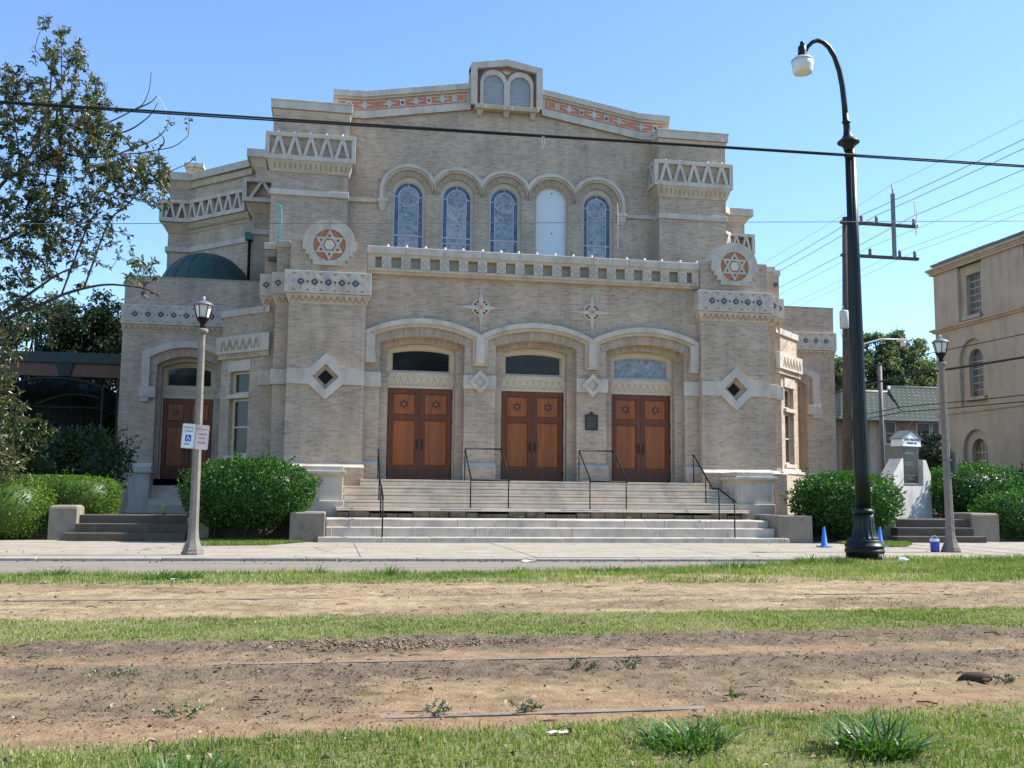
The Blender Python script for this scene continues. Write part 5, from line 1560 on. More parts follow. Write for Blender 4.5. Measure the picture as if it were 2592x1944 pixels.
def dark_mask(x, y):
    w = (fbm(x, y, 1.1, 5) - 0.5) * 0.7
    d1 = sstep(-18.45, -18.65, y + w * 0.3) * sstep(-19.5, -19.1, y + w * 0.4)
    d2 = sstep(-19.62, -19.75, y + w * 0.2) * sstep(-20.55, -20.0, y + w * 1.2)
    d3 = 0.6 * sstep(0.56, 0.68, fbm(x, y, 0.9, 41)) * sstep(-16.2, -17.0, y) * sstep(-21.5, -20.8, y)
    d4 = 0.45 * sstep(0.58, 0.7, fbm(x * 0.35, y, 1.5, 43)) * sstep(-14.3, -15.2, y) * sstep(-17.6, -16.8, y)
    return np.clip(np.maximum(np.maximum(d1, d2), np.maximum(d3, d4)), 0, 1)
def red_mask(x, y):
    w = (fbm(x, y, 1.3, 6) - 0.5) * 0.4
    return np.clip(sstep(-19.3, -19.45, y + w * 0.4) * sstep(-19.8, -19.62, y + w * 0.4) * 0.7 + 0.55 * sstep(-20.75, -21.0, y + w) * sstep(-21.6, -21.3, y) , 0, 1)
def hgt(x, y):
    h = 0.028 * (fbm(x, y, 1.2, 50) - 0.5) + 0.034 * (fbm(x, y, 6.0, 51) - 0.5)
    h = h + 0.045 * (fbm(x, y, 17.0, 52, 2) - 0.5) * (0.25 + dark_mask(x, y)) + 0.02 * (fbm(x, y, 9.0, 54, 2) - 0.5)
    for yr in (-15.0, -16.06, -19.62, -21.12):
        h = h * (1 - 0.75 * np.exp(-((y - yr) / 0.16) ** 2)) - 0.006 * np.exp(-((y - yr) / 0.16) ** 2) + 0.016 * np.exp(-((y - yr) / 0.12) ** 2) * sstep(0.40, 0.56, fbm(x, y * 0 + yr, 0.45, 61))
    e = edge(x)
    h = h - 0.085 * sstep(-1.9, -0.1, y - e) * sstep(2.2, 0.6, x)
    return 0.12 + h - 0.16 * sstep(-0.12, 0.02, y - e)

def grid(name, x0, x1, y0, y1, step, mats):
    nx = int(round((x1 - x0) / step)) + 1; ny = int(round((y1 - y0) / step)) + 1
    X, Y = np.meshgrid(np.linspace(x0, x1, nx), np.linspace(y0, y1, ny))
    x, y = X.ravel(), Y.ravel()
    V = np.stack([x, y, hgt(x, y)], 1)
    i = np.arange(nx * ny).reshape(ny, nx)
    F = np.stack([i[:-1, :-1].ravel(), i[:-1, 1:].ravel(), i[1:, 1:].ravel(), i[1:, :-1].ravel()], 1)
    o = npmesh(name, V, F, mats, smooth=True)
    for nm, fn in (('gm', grass_mask), ('dm', dark_mask), ('rm', red_mask)):
        at = o.data.attributes.new(nm, 'FLOAT', 'POINT'); at.data.foreach_set('value', fn(x, y).astype(np.float32))
    return o
def soil_mat():
    m, nt, b = mat('dirt_and_turf')
    g = geo(nt); p = g.outputs['Position']
    A = {k: nd(nt, 'ShaderNodeAttribute', attribute_name=k).outputs['Fac'] for k in ('gm', 'dm', 'rm')}
    f1 = noise(nt, p, 9.0, 6, 0.65); f2 = noise(nt, p, 60.0, 4, 0.6); f3 = noise(nt, scaled(nt, p, (0.5, 2.0, 1)), 2.2, 4, 0.6)
    sand = ramp(nt, f1, [(0.28, (0.24, 0.18, 0.10)), (0.55, (0.38, 0.295, 0.185)), (0.8, (0.47, 0.38, 0.25))])
    sand = mix(nt, 0.7, sand, ramp(nt, f3, [(0.35, (0.72, 0.68, 0.64)), (0.65, (1.08, 1.05, 1.0))]), 'MULTIPLY')
    f4 = noise(nt, scaled(nt, p, (1.0, 2.6, 1)), 1.1, 6, 0.7)
    sand = mix(nt, 0.8, sand, ramp(nt, f4, [(0.36, (0.62, 0.58, 0.53)), (0.52, (1, 1, 1)), (0.7, (1.16, 1.14, 1.1))]), 'MULTIPLY')
    dark = ramp(nt, f1, [(0.3, (0.09, 0.066, 0.045)), (0.6, (0.185, 0.14, 0.097)), (0.85, (0.30, 0.235, 0.165))])
    red = ramp(nt, f1, [(0.3, (0.22, 0.13, 0.07)), (0.7, (0.36, 0.235, 0.14))])
    turf = ramp(nt, f2, [(0.3, (0.11, 0.115, 0.04)), (0.7, (0.24, 0.23, 0.10))])
    jit = math_n(nt, 'MULTIPLY', math_n(nt, 'SUBTRACT', f2, 0.5), 0.9)
    dmf = math_n(nt, 'ADD', A['dm'], math_n(nt, 'MULTIPLY', jit, A['dm']))
    tan = nd(nt, 'ShaderNodeSeparateXYZ'); ln(nt, p, tan.inputs[0])
    near = ramp(nt, math_n(nt, 'MULTIPLY_ADD', tan.outputs[1], -0.5, -8.6), [(0.0, (1, 1, 1)), (0.9, (0.80, 0.765, 0.72))])
    sand = mix(nt, 1.0, sand, near, 'MULTIPLY')
    c = mix(nt, A['rm'], sand, red)
    c = mix(nt, dmf, c, dark)
    sp = nd(nt, 'ShaderNodeTexVoronoi'); sp.inputs['Scale'].default_value = 38; ln(nt, p, sp.inputs['Vector'])
    spk = ramp(nt, sp.outputs['Distance'], [(0.10, (1.5, 1.45, 1.35)), (0.16, (1, 1, 1)), (0.75, (1, 1, 1)), (0.9, (0.6, 0.58, 0.56))])
    c = mix(nt, 0.5, c, spk, 'MULTIPLY')
    c = mix(nt, A['gm'], c, turf)
    ln(nt, c, b.inputs['Base Color']); b.inputs['Roughness'].default_value = 0.95; b.inputs['Specular IOR Level'].default_value = 0.15
    bump(nt, b, math_n(nt, 'ADD', f2, math_n(nt, 'MULTIPLY', f1, 1.5)), 0.7, 0.02)
    return m
M['soil'] = soil_mat()
tag(grid('tram_reservation', -14, 9.5, -24.5, -10.7, 0.05, ['soil']), 'bare sandy and dark dirt strips with grass between them where the tram tracks run', 'ground', kind='structure')
M['far_ground'] = simple('outer_ground', (0.15, 0.14, 0.07), 0.95, var=0.3, scale=0.4)
mb = MB(); mb.add([(-700, -700, -0.35), (700, -700, -0.35), (700, 700, -0.35), (-700, 700, -0.35)], [(0, 1, 2, 3)], 'far_ground')
tag(build('ground', mb), 'open ground reaching the horizon', 'ground', kind='structure')
mb = MB()
for x0, x1 in ((-80, -13.9), (9.4, 80)): mb.box(x0, x1, -40, -12.0 if x0 < 0 else -10.9, -0.3, 0.10, 'far_ground')
mb.box(-80, 80, -40, -24.4, -0.3, 0.099, 'far_ground')
tag(build('outer_reservation', mb), 'strip of ground beyond the track bed', 'ground', kind='structure')
def asphalt_mat():
    m, nt, b = mat('worn_asphalt')
    g = geo(nt); p = g.outputs['Position']
    f = noise(nt, p, 55, 4, 0.7); f2 = noise(nt, scaled(nt, p, (0.5, 3, 1)), 1.0, 4)
    c = ramp(nt, f, [(0.3, (0.17, 0.145, 0.115)), (0.7, (0.29, 0.25, 0.205))])
    c = mix(nt, 0.7, c, ramp(nt, f2, [(0.35, (0.78, 0.75, 0.72)), (0.65, (1.1, 1.06, 1.02))]), 'MULTIPLY')
    ln(nt, c, b.inputs['Base Color']); b.inputs['Roughness'].default_value = 0.9
    bump(nt, b, f, 0.3, 0.006)
    return m
M['asphalt'] = asphalt_mat()
mb = MB(); mb.add([(-120, -20, -0.055), (120, -20, -0.055), (120, -7.5, -0.055), (-120, -7.5, -0.055)], [(0, 1, 2, 3)], 'asphalt')
tag(build('street', mb), 'narrow strip of worn grey street between the kerb and the grass', 'road', kind='structure')
def pave_mat():
    m, nt, b = mat('concrete_paving')
    g = geo(nt); p = g.outputs['Position']
    f = noise(nt, p, 2.2, 6, 0.65); f2 = noise(nt, p, 70, 3, 0.6); f3 = noise(nt, scaled(nt, p, (0.35, 1.6, 1)), 1.4, 5, 0.6)
    c = ramp(nt, f, [(0.3, (0.29, 0.25, 0.195)), (0.55, (0.365, 0.32, 0.25)), (0.75, (0.42, 0.375, 0.30))])
    c = mix(nt, 0.6, c, ramp(nt, f2, [(0.3, 0.85), (0.7, 1.1)]), 'MULTIPLY')
    c = mix(nt, 0.6, c, ramp(nt, f3, [(0.36, (0.76, 0.73, 0.69)), (0.6, (1.03, 1.03, 1.03))]), 'MULTIPLY')
    v = nd(nt, 'ShaderNodeTexVoronoi', feature='DISTANCE_TO_EDGE'); v.inputs['Scale'].default_value = 0.42
    wn = nd(nt, 'ShaderNodeTexNoise'); wn.inputs['Scale'].default_value = 1.7; wn.inputs['Detail'].default_value = 5; ln(nt, p, wn.inputs['Vector'])
    wm = nd(nt, 'ShaderNodeVectorMath', operation='MULTIPLY_ADD'); ln(nt, wn.outputs['Color'], wm.inputs[0]); wm.inputs[1].default_value = (0.9, 0.9, 0); ln(nt, p, wm.inputs[2])
    ln(nt, wm.outputs[0], v.inputs['Vector'])
    cr = ramp(nt, v.outputs['Distance'], [(0.0, 1.0), (0.008, 0.0)])
    brk = ramp(nt, noise(nt, p, 0.5, 2), [(0.5, 0.0), (0.56, 1.0)])
    c = mix(nt, math_n(nt, 'MULTIPLY', math_n(nt, 'MULTIPLY', cr, brk), 0.85), c, (0.10, 0.085, 0.065))
    ln(nt, c, b.inputs['Base Color']); b.inputs['Roughness'].default_value = 0.9
    bump(nt, b, f2, 0.15, 0.005)
    return m
M['paving'] = pave_mat()
M['joint'] = simple('paving_joint', (0.11, 0.095, 0.075), 0.95, var=0.3, scale=6)
# pavement: slabs with open joints over a dark bed, then the kerb stones
mb = MB()
xs_ = [-60, -42, -30, -22]
x = -17.0
while x < 16: xs_.append(x); x += 3.05
xs_ += [20, 30, 45, 60]
for i in range(len(xs_) - 1):
    a, b_ = xs_[i] + 0.008, xs_[i + 1] - 0.008
    dz = random.uniform(-0.006, 0.004)
    for (ya, yb) in (((-1.9, -1.9), (-5.28, -5.28)), ((-5.30, -5.30), (kerb(a) + 0.17, kerb(b_) + 0.17))):
        mb.hexa([(a, ya[0] if yb[0] > -6 else yb[0], -0.25), (b_, ya[1] if yb[0] > -6 else yb[1], -0.25), (b_, yb[1] if yb[0] > -6 else ya[1], -0.25), (a, yb[0] if yb[0] > -6 else ya[0], -0.25),
                 (a, ya[0] if yb[0] > -6 else yb[0], dz), (b_, ya[1] if yb[0] > -6 else yb[1], dz), (b_, yb[1] if yb[0] > -6 else ya[1], dz), (a, yb[0] if yb[0] > -6 else ya[0], dz)], 'paving')
mb.hexa([(-60, float(kerb(-60)) + 0.14, -0.2), (60, float(kerb(60)) + 0.14, -0.2), (60, -1.9, -0.2), (-60, -1.9, -0.2), (-60, float(kerb(-60)) + 0.14, -0.022), (60, float(kerb(60)) + 0.14, -0.022), (60, -1.9, -0.022), (-60, -1.9, -0.022)], 'joint')
tag(build('pavement', mb), 'sunlit cracked concrete pavement in front of the steps', 'pavement', kind='structure')
mb = MB()
x = -60.0
while x < 60:
    w = random.uniform(1.6, 2.6); a, b_ = x + 0.006, x + w
    dz = random.uniform(-0.008, 0.003)
    ka, kb = float(kerb(a)), float(kerb(b_))
    mb.hexa([(a, ka, -0.3), (b_, kb, -0.3), (b_, kb + 0.155, -0.3), (a, ka + 0.155, -0.3), (a, ka, dz), (b_, kb, dz), (b_, kb + 0.155, dz), (a, ka + 0.155, dz)], 'kerbstone')
    x += w
tag(build('kerb', mb, bevel=0.018), 'kerb stones along the street', 'kerb', kind='structure')
# raised yard behind the low walls
M['yard'] = simple('yard_soil', (0.10, 0.085, 0.055), 0.95, var=0.4, scale=5, bmp=0.3)
mb = MB()
for x0, x1 in ((-60, -8.46), (-7.98, -5.42), (5.31, 8.2), (8.8, 60)):
    x0_, x1_ = x0, x1
    mb.hexa([(x0, -2.0, -0.1), (x1, -2.0, -0.1), (x1, 40, -0.1), (x0, 40, -0.1), (x0, -1.6, 0.45), (x1, -1.6, 0.45), (x1, 40, 0.45), (x0, 40, 0.45)], 'yard')
tag(build('yard', mb), 'raised planted yard around the building', 'ground', kind='structure')

# ------------------------------------------------------------------ leaves and grass as real blades
def leaf_mesh(name, P, D, N, L, W, matname, lv, parent=None, mats=None, fold=0.25, bend=0.15):
    """one folded diamond leaf per point: P base, D direction, N leaf normal"""
    D = D / np.linalg.norm(D, axis=1, keepdims=True)
    S = np.cross(D, N); S /= (np.linalg.norm(S, axis=1, keepdims=True) + 1e-9)
    U = np.cross(S, D)
    L = L[:, None]; W = W[:, None]
    a = P; mid = P + D * L * 0.5 
    b = mid + S * W * 0.5 + U * W * fold
    c = mid - S * W * 0.5 + U * W * fold
    t = P + D * L - U * L * bend
    n = len(P)
    V = np.stack([a, b, t, c], 1).reshape(-1, 3)
    i = np.arange(n)[:, None] * 4
    F = np.concatenate([i + np.array([[0, 1, 2]]), i + np.array([[0, 2, 3]])], 1).reshape(-1, 3)
    return npmesh(name, V, F, mats or [matname], parent, np.repeat(lv, 2))

def rand_unit(n, rng):
    v = rng.normal(size=(n, 3)); return v / np.linalg.norm(v, axis=1, keepdims=True)

def blades(name, x, y, z, h, w, matname, lv, lean=0.5, parent=None, rng=RNG, seg=2):
    n = len(x)
    a = rng.uniform(0, 2 * PI, n); la = rng.uniform(0.1, 1.0, n) * lean
    dx, dy = np.cos(a) * la * h, np.sin(a) * la * h
    b = rng.uniform(0, 2 * PI, n); wx, wy = np.cos(b) * w / 2, np.sin(b) * w / 2
    V = np.empty((n, 5, 3), np.float32)
    V[:, 0] = np.stack([x - wx, y - wy, z], 1); V[:, 1] = np.stack([x + wx, y + wy, z], 1)
    V[:, 2] = np.stack([x + wx * 0.8 + dx * 0.35, y + wy * 0.8 + dy * 0.35, z + h * 0.6], 1); V[:, 3] = np.stack([x - wx * 0.8 + dx * 0.35, y - wy * 0.8 + dy * 0.35, z + h * 0.6], 1)
    V[:, 4] = np.stack([x + dx, y + dy, z + h * np.sqrt(np.clip(1 - la * la * 0.7, 0.1, 1))], 1)
    i = np.arange(n)[:, None] * 5
    F = np.concatenate([i + np.array([[0, 1, 2]]), i + np.array([[0, 2, 3]]), i + np.array([[3, 2, 4]])], 1).reshape(-1, 3)
    return npmesh(name, V.reshape(-1, 3), F, [matname], parent, np.repeat(lv, 3))

def scatter_grass(name, x0, x1, y0, y1, dens, h0, h1, w, label, rng):
    n = int((x1 - x0) * (y1 - y0) * dens)
    x = rng.uniform(x0, x1, n); y = rng.uniform(y0, y1, n)
    gm = grass_mask(x, y) * (0.45 + 0.9 * fbm(x, y, 3.5, 77))
    gm = gm * (0.35 + 0.65 * sstep(0.30, 0.50, fbm(x, y, 2.3, 78))) + 0.5 * (gm > 0.05) * sstep(-1.1, -0.4, y - edge(x))
    k = rng.uniform(0, 1, n) < gm * 1.1
    x, y = x[k], y[k]; n = len(x)
    pat = fbm(x, y, 1.6, 71)
    h = rng.uniform(h0, h1, n) * (0.55 + 0.9 * pat) * (1 + 0.8 * sstep(-0.9, -0.1, y - edge(x)))
    lv = np.clip(0.46 + 0.9 * (fbm(x, y, 1.1, 79) - 0.5) + rng.normal(0, 0.15, n) + (rng.uniform(0, 1, n) < 0.16) * 0.5, 0, 1)
    o = blades(name, x, y, hgt(x, y) - 0.005, h, np.full(n, w), 'grass', lv, 0.85, rng=rng)
    return tag(o, label, 'grass', kind='stuff')
rg = np.random.default_rng(5)
scatter_grass('near_grass', -8.5, 0.5, -22.9, -21.1, 9000, 0.012, 0.042, 0.0042, 'short bright grass along the bottom edge of the view', rg)
scatter_grass('middle_grass', -11, 3.5, -18.95, -17.1, 3800, 0.012, 0.036, 0.006, 'green grass strip between the two bare dirt strips', rg)
scatter_grass('far_grass', -13, 8.5, -14.8, -10.8, 2100, 0.018, 0.075, 0.008, 'grass strip along the far street edge of the tram reservation', rg)
scatter_grass('sparse_grass', -9, 2.0, -21.2, -18.9, 2500, 0.015, 0.04, 0.005, 'sparse blades in the dark dirt', rg)

def tuft(name, cx, cy, r, h, n, w, label, cat, mname='tuft', group=None, lean=1.15, z=None):
    rng = np.random.default_rng(abs(int(cx * 1000 + cy * 77)))
    a = rng.uniform(0, 2 * PI, n); rr = r * np.sqrt(rng.uniform(0, 1, n)) * 0.55
    x, y = cx + rr * np.cos(a), cy + rr * np.sin(a) * 0.7
    hh = h * rng.uniform(0.3, 1.0, n) ** 0.8
    zz = hgt(x, y) if z is None else np.full(n, z)
    out = a + rng.normal(0, 0.9, n)
    la = np.clip(rr / (r * 0.55) * 0.8 + rng.uniform(0, 0.5, n), 0, 1.2) * lean
    dx, dy = np.cos(out) * la * hh, np.sin(out) * la * hh
    b = out + PI / 2 + rng.normal(0, 0.4, n); wx, wy = np.cos(b) * w / 2, np.sin(b) * w / 2
    K = 5
    V = np.empty((n, 2 * K + 1, 3), np.float32)
    for k in range(K):
        t = k / K
        cx_, cy_, cz_ = x + dx * t ** 1.7, y + dy * t ** 1.7, zz - 0.01 + hh * (t - 0.46 * np.minimum(la, 1) * t * t)
        ww = (1 - 0.55 * t)
        V[:, 2 * k] = np.stack([cx_ - wx * ww, cy_ - wy * ww, cz_], 1); V[:, 2 * k + 1] = np.stack([cx_ + wx * ww, cy_ + wy * ww, cz_], 1)
    V[:, 2 * K] = np.stack([x + dx, y + dy, zz + hh * (1 - 0.52 * np.minimum(la, 1))], 1)
    tri = []
    for k in range(K - 1):
        a0 = 2 * k; tri += [[a0, a0 + 1, a0 + 3], [a0, a0 + 3, a0 + 2]]
    tri.append([2 * K - 2, 2 * K - 1, 2 * K])
    tri = np.array(tri)
    F = (np.arange(n)[:, None, None] * (2 * K + 1) + tri[None]).reshape(-1, 3)
    lv = np.clip(rng.normal(0.45, 0.22, n), 0, 1)
    o = npmesh(name, V.reshape(-1, 3), F, [mname], None, np.repeat(lv, len(tri)))
    return tag(o, label, cat, group)
GG = 'coarse grass tufts'
tuft('grass_tuft', -3.94, -21.80, 0.32, 0.15, 230, 0.010, 'wide coarse dark green grass tuft at the bottom, middle of the three near ones', 'grass tuft', group=GG)
tuft('grass_tuft', -3.26, -22.02, 0.29, 0.185, 270, 0.011, 'tallest bright green grass tuft at the bottom right', 'grass tuft', group=GG)
tuft('grass_tuft', -5.80, -22.12, 0.32, 0.15, 210, 0.010, 'coarse dark green grass tuft cut by the bottom edge at the left', 'grass tuft', group=GG)
EDG = [(-8.9, -12.9), (-8.5, -13.0), (-8.0, -13.05), (-7.2, -13.75), (-6.85, -13.9), (-6.3, -13.1), (-4.6, -13.3), (-3.6, -12.75), (-2.9, -12.6), (-1.6, -12.45), (-1.3, -12.4), (0.15, -12.6), (0.5, -12.3), (1.75, -11.55), (2.2, -11.75), (4.8, -11.5), (-5.5, -12.8)]
for k, (x, y) in enumerate(EDG):
    tuft('grass_tuft', x, y, (0.22, 0.42, 0.30, 0.5)[k % 4], (0.16, 0.24, 0.13, 0.2, 0.17)[k % 5], (70, 150, 90, 160)[k % 4], 0.013, 'coarse green grass tuft in the row along the far street edge', 'grass tuft', group='grass tufts along the street edge')
# pale weeds in the dirt
for k, (x, y, r, lab) in enumerate(((-6.47, -19.9, 0.14, 'pale flowering weed in dark dirt at the left'), (-5.97, -21.02, 0.14, 'dense low weed with white flower heads beside the nearest rail at the left'), (-4.9, -21.06, 0.12, 'thin straggling weed beside the nearest rail in the middle'),
                                    (-3.92, -20.03, 0.09, 'left one of two pale weeds in dark dirt right of the middle'), (-3.70, -20.08, 0.13, 'right one of two pale weeds in dark dirt right of the middle'), (-4.45, -21.08, 0.09, 'small grey weed on the nearest rail right of the middle'), (-1.75, -20.72, 0.12, 'sparse weed next to the dark log'), (-3.41, -20.97, 0.05, 'tiny bright green sprout in the tan dirt'))):
    rng = np.random.default_rng(100 + k)
    n = 40 if k != 7 else 40
    t = thing('weed', (x, y, 0.12), lab, 'weed', 'weeds in the dirt')
    mb = MB(); PP = []; DD = []; fl = []
    for i in range(9 if k != 7 else 3):
        a = rng.uniform(0, 2 * PI); q = rng.uniform(0.3, 1) * r
        z0 = float(hgt(np.array([x]), np.array([y]))[0])
        tip = (x + q * math.cos(a), y + q * math.sin(a), z0 + rng.uniform(0.015, 0.05))
        mid = (x + q * 0.5 * math.cos(a), y + q * 0.5 * math.sin(a), z0 + 0.012)
        mb.tube([(x, y, z0 - 0.01), mid, tip], 0.0016, 'leaf_hedge', 4)
        for j in range(n // 2):
            tt = rng.uniform(0.2, 1); b0 = np.array(mid) * (1 - tt) + np.array(tip) * tt
            PP.append(b0); DD.append(rng.normal(size=3) + np.array([0, 0, 0.6]))
        if k != 7: fl.append(tip)
    build('stem', mb, t)
    PP = np.array(PP); DD = np.array(DD); n_ = len(PP)
    leaf_mesh('foliage', PP, DD, rand_unit(n_, rng), rng.uniform(0.012, 0.024, n_), rng.uniform(0.005, 0.009, n_), 'tuft' if k == 7 else 'weed', rng.uniform(0.3, 0.95, n_), t)
    if fl:
        mb = MB()
        for q in fl[: (9 if k in (1, 3, 4) else 4)]: mb.ball(q, 0.0048, 'weed', 4, 1.4)
        build('flower_head', mb, t)
# litter: curled leaves, twigs, wood chips
rng = np.random.default_rng(21)
n = 26000
x = rng.uniform(-10, 3.5, n); y = rng.uniform(-22.6, -14.2, n)
k = rng.uniform(0, 1, n) < (0.10 + 0.75 * dark_mask(x, y) + 0.10 * grass_mask(x, y)) * (0.35 + 1.3 * sstep(0.4, 0.6, fbm(x * 0.6, y, 2.0, 90)))
x, y = x[k], y[k]; n = len(x)
d = rng.normal(size=(n, 3)); d[:, 2] = rng.normal(0, 0.25, n)
nn = rng.normal(0, 0.4, (n, 3)); nn[:, 2] = 1
sz = rng.uniform(0.012, 0.036, n) * (0.7 + 0.10 * np.clip(-14 - y, 0, 8) * 0.4)
tag(leaf_mesh('leaf_litter', np.stack([x, y, hgt(x, y) + 0.006], 1), d, nn, sz, sz * rng.uniform(0.12, 0.5, n), 'litter', np.clip(rng.normal(0.38, 0.24, n), 0, 1)), 'scattered brown leaf bits and wood chips on the dirt', 'leaf litter', kind='stuff')
n = 420
x = rng.uniform(-8.5, 1.5, n); y = np.where(rng.uniform(0, 1, n) < 0.5, rng.uniform(-22.5, -20.5, n), rng.uniform(-22.5, -14.5, n))
d = rng.normal(size=(n, 3)); d[:, 2] = rng.normal(0, 0.3, n)
nn = rng.normal(0, 0.5, (n, 3)); nn[:, 2] = 1
sz = rng.uniform(0.014, 0.05, n)
tag(leaf_mesh('fallen_leaves', np.stack([x, y, hgt(x, y) + 0.022], 1), d, nn, sz, sz * 0.5, 'litter', np.clip(rng.normal(0.85, 0.12, n), 0, 1), fold=0.4), 'scattered pale tan fallen leaves on grass and dirt', 'fallen leaves', kind='stuff')
n = 900
x = rng.uniform(-13, 9, n); y = np.where(rng.uniform(0, 1, n) < 0.6, kerb(x) - np.abs(rng.normal(0, 0.22, n)) - 0.02, rng.uniform(-8.3, -3.3, n))
k = (y < -8.2) | (rng.uniform(0, 1, n) < 0.25)
x, y = x[k], y[k]; n = len(x)
d = rng.normal(size=(n, 3)); d[:, 2] = rng.normal(0, 0.3, n); nn = rng.normal(0, 0.4, (n, 3)); nn[:, 2] = 1
sz = rng.uniform(0.02, 0.07, n)
tag(leaf_mesh('gutter_litter', np.stack([x, y, np.where(y < kerb(x), -0.045, 0.012)], 1), d, nn, sz, sz * rng.uniform(0.2, 0.6, n), 'litter', np.clip(rng.normal(0.5, 0.25, n), 0, 1)), 'dry leaf bits along the gutter and on the pavement', 'leaf litter', kind='stuff')
mb = MB()
for i in range(210):
    x, y = rng.uniform(-8.5, 1.5), rng.uniform(-21.7, -18.6) if i % 3 else rng.uniform(-17.5, -14.5)
    a = rng.normal(0, 0.5); L = rng.uniform(0.03, 0.11); z = float(hgt(np.array([x]), np.array([y]))[0]) + 0.006
    mb.tube([(x, y, z), (x + L * 0.5 * math.cos(a), y + L * 0.5 * math.sin(a), z + rng.uniform(0, 0.012)), (x + L * math.cos(a + 0.2), y + L * math.sin(a + 0.2), z)], rng.uniform(0.0015, 0.004), 'log', 4)
tag(build('twigs', mb), 'scattered dark twigs on the dirt', 'twigs', kind='stuff')
# crumbly clods of soil and gravel
rng = np.random.default_rng(77)
n = 60000
x = rng.uniform(-10, 3.5, n); y = rng.uniform(-21.6, -14.3, n)
k = rng.uniform(0, 1, n) < (0.12 + 0.8 * dark_mask(x, y)) * (0.25 + 1.5 * sstep(0.45, 0.6, fbm(x * 0.6, y, 2.6, 91)))
gv = (np.abs(x + 4.9) < 0.75) & (np.abs(y + 18.95) < 0.22)
k = (k | (gv & (rng.uniform(0, 1, n) < 0.95))) & (grass_mask(x, y) < 0.5)
xg = rng.normal(-4.95, 0.42, 1500); yg = rng.normal(-18.98, 0.10, 1500)
x = np.concatenate([x[k], xg]); y = np.concatenate([y[k], yg]); n = len(x); pale = np.arange(n) >= n - 1500
s_ = np.where(pale, rng.uniform(0.006, 0.013, n), rng.uniform(0.0025, 0.0085, n) * np.where(rng.uniform(0, 1, n) < 0.03, 1.6, 1.0))
O = np.array([[1, 0, 0], [-1, 0, 0], [0, 1, 0], [0, -1, 0], [0, 0, 0.45], [0, 0, -0.45]], float)
V = O[None] * s_[:, None, None] * rng.uniform(0.6, 1.3, (n, 6, 1))
a = rng.uniform(0, 2 * PI, n); ca, sa = np.cos(a)[:, None], np.sin(a)[:, None]
V = np.stack([V[:, :, 0] * ca - V[:, :, 1] * sa + x[:, None], V[:, :, 0] * sa + V[:, :, 1] * ca + y[:, None], V[:, :, 2] + (hgt(x, y) + s_ * 0.25)[:, None]], 2)
oc = np.array([[0, 2, 4], [2, 1, 4], [1, 3, 4], [3, 0, 4], [2, 0, 5], [1, 2, 5], [3, 1, 5], [0, 3, 5]])
F = (np.arange(n)[:, None, None] * 6 + oc[None]).reshape(-1, 3)
lv = np.where(pale, rng.uniform(0.55, 1.0, n), np.clip(0.72 - 0.45 * dark_mask(x, y) + rng.normal(0, 0.22, n), 0, 1))
tag(npmesh('soil_clods', V.reshape(-1, 3), F, ['litter'], None, np.repeat(lv, 8)), 'crumbly clods and a patch of pale gravel on the dirt', 'soil clods', kind='stuff')
lg = MB()
lg.tube([(-2.02, -20.715, 0.135), (-1.97, -20.71, 0.15), (-1.91, -20.72, 0.152), (-1.85, -20.71, 0.146), (-1.825, -20.715, 0.14)], [0.012, 0.026, 0.028, 0.023, 0.014], 'log', 9)
lg.tube([(-1.95, -20.73, 0.14), (-1.86, -20.745, 0.137)], [0.014, 0.010], 'log', 6)
tag(build('rotten_wood', lg), 'dark rotten chunk of wood on the tan dirt at the right', 'wood chunk')
def paper(x, y, s, lab, z=None):
    mb = MB(); r = random.Random(int(x * 100))
    z = float(hgt(np.array([x]), np.array([y]))[0]) + 0.012 if z is None else z
    n = 5
    P = [[(x + (i - n / 2) * s / n, y + (j - 1) * s * 0.14, z + r.uniform(0, 0.012) * s * 8) for i in range(n + 1)] for j in range(3)]
    vs = [p for row in P for p in row]; k = n + 1
    mb.add(vs, [(j * k + i, j * k + i + 1, (j + 1) * k + i + 1, (j + 1) * k + i) for j in range(2) for i in range(n)], 'paper')
    o = build('paper_scrap', mb); sd = o.modifiers.new('thick', 'SOLIDIFY'); sd.thickness = 0.002
    tag(o, lab, 'paper litter', 'paper scraps on the ground')
paper(-4.43, -21.60, 0.085, 'flat white paper scrap on the near grass')
paper(-1.95, -8.75, 0.30, 'white paper scrap in the gutter below the steps', -0.04)
paper(-2.78, -13.3, 0.13, 'white paper scrap in the far grass below the middle door')
paper(1.0, -13.0, 0.14, 'white paper scrap in the far grass left of the black lamp')
paper(-7.0, -14.0, 0.11, 'small white paper scrap in the far grass at the left')

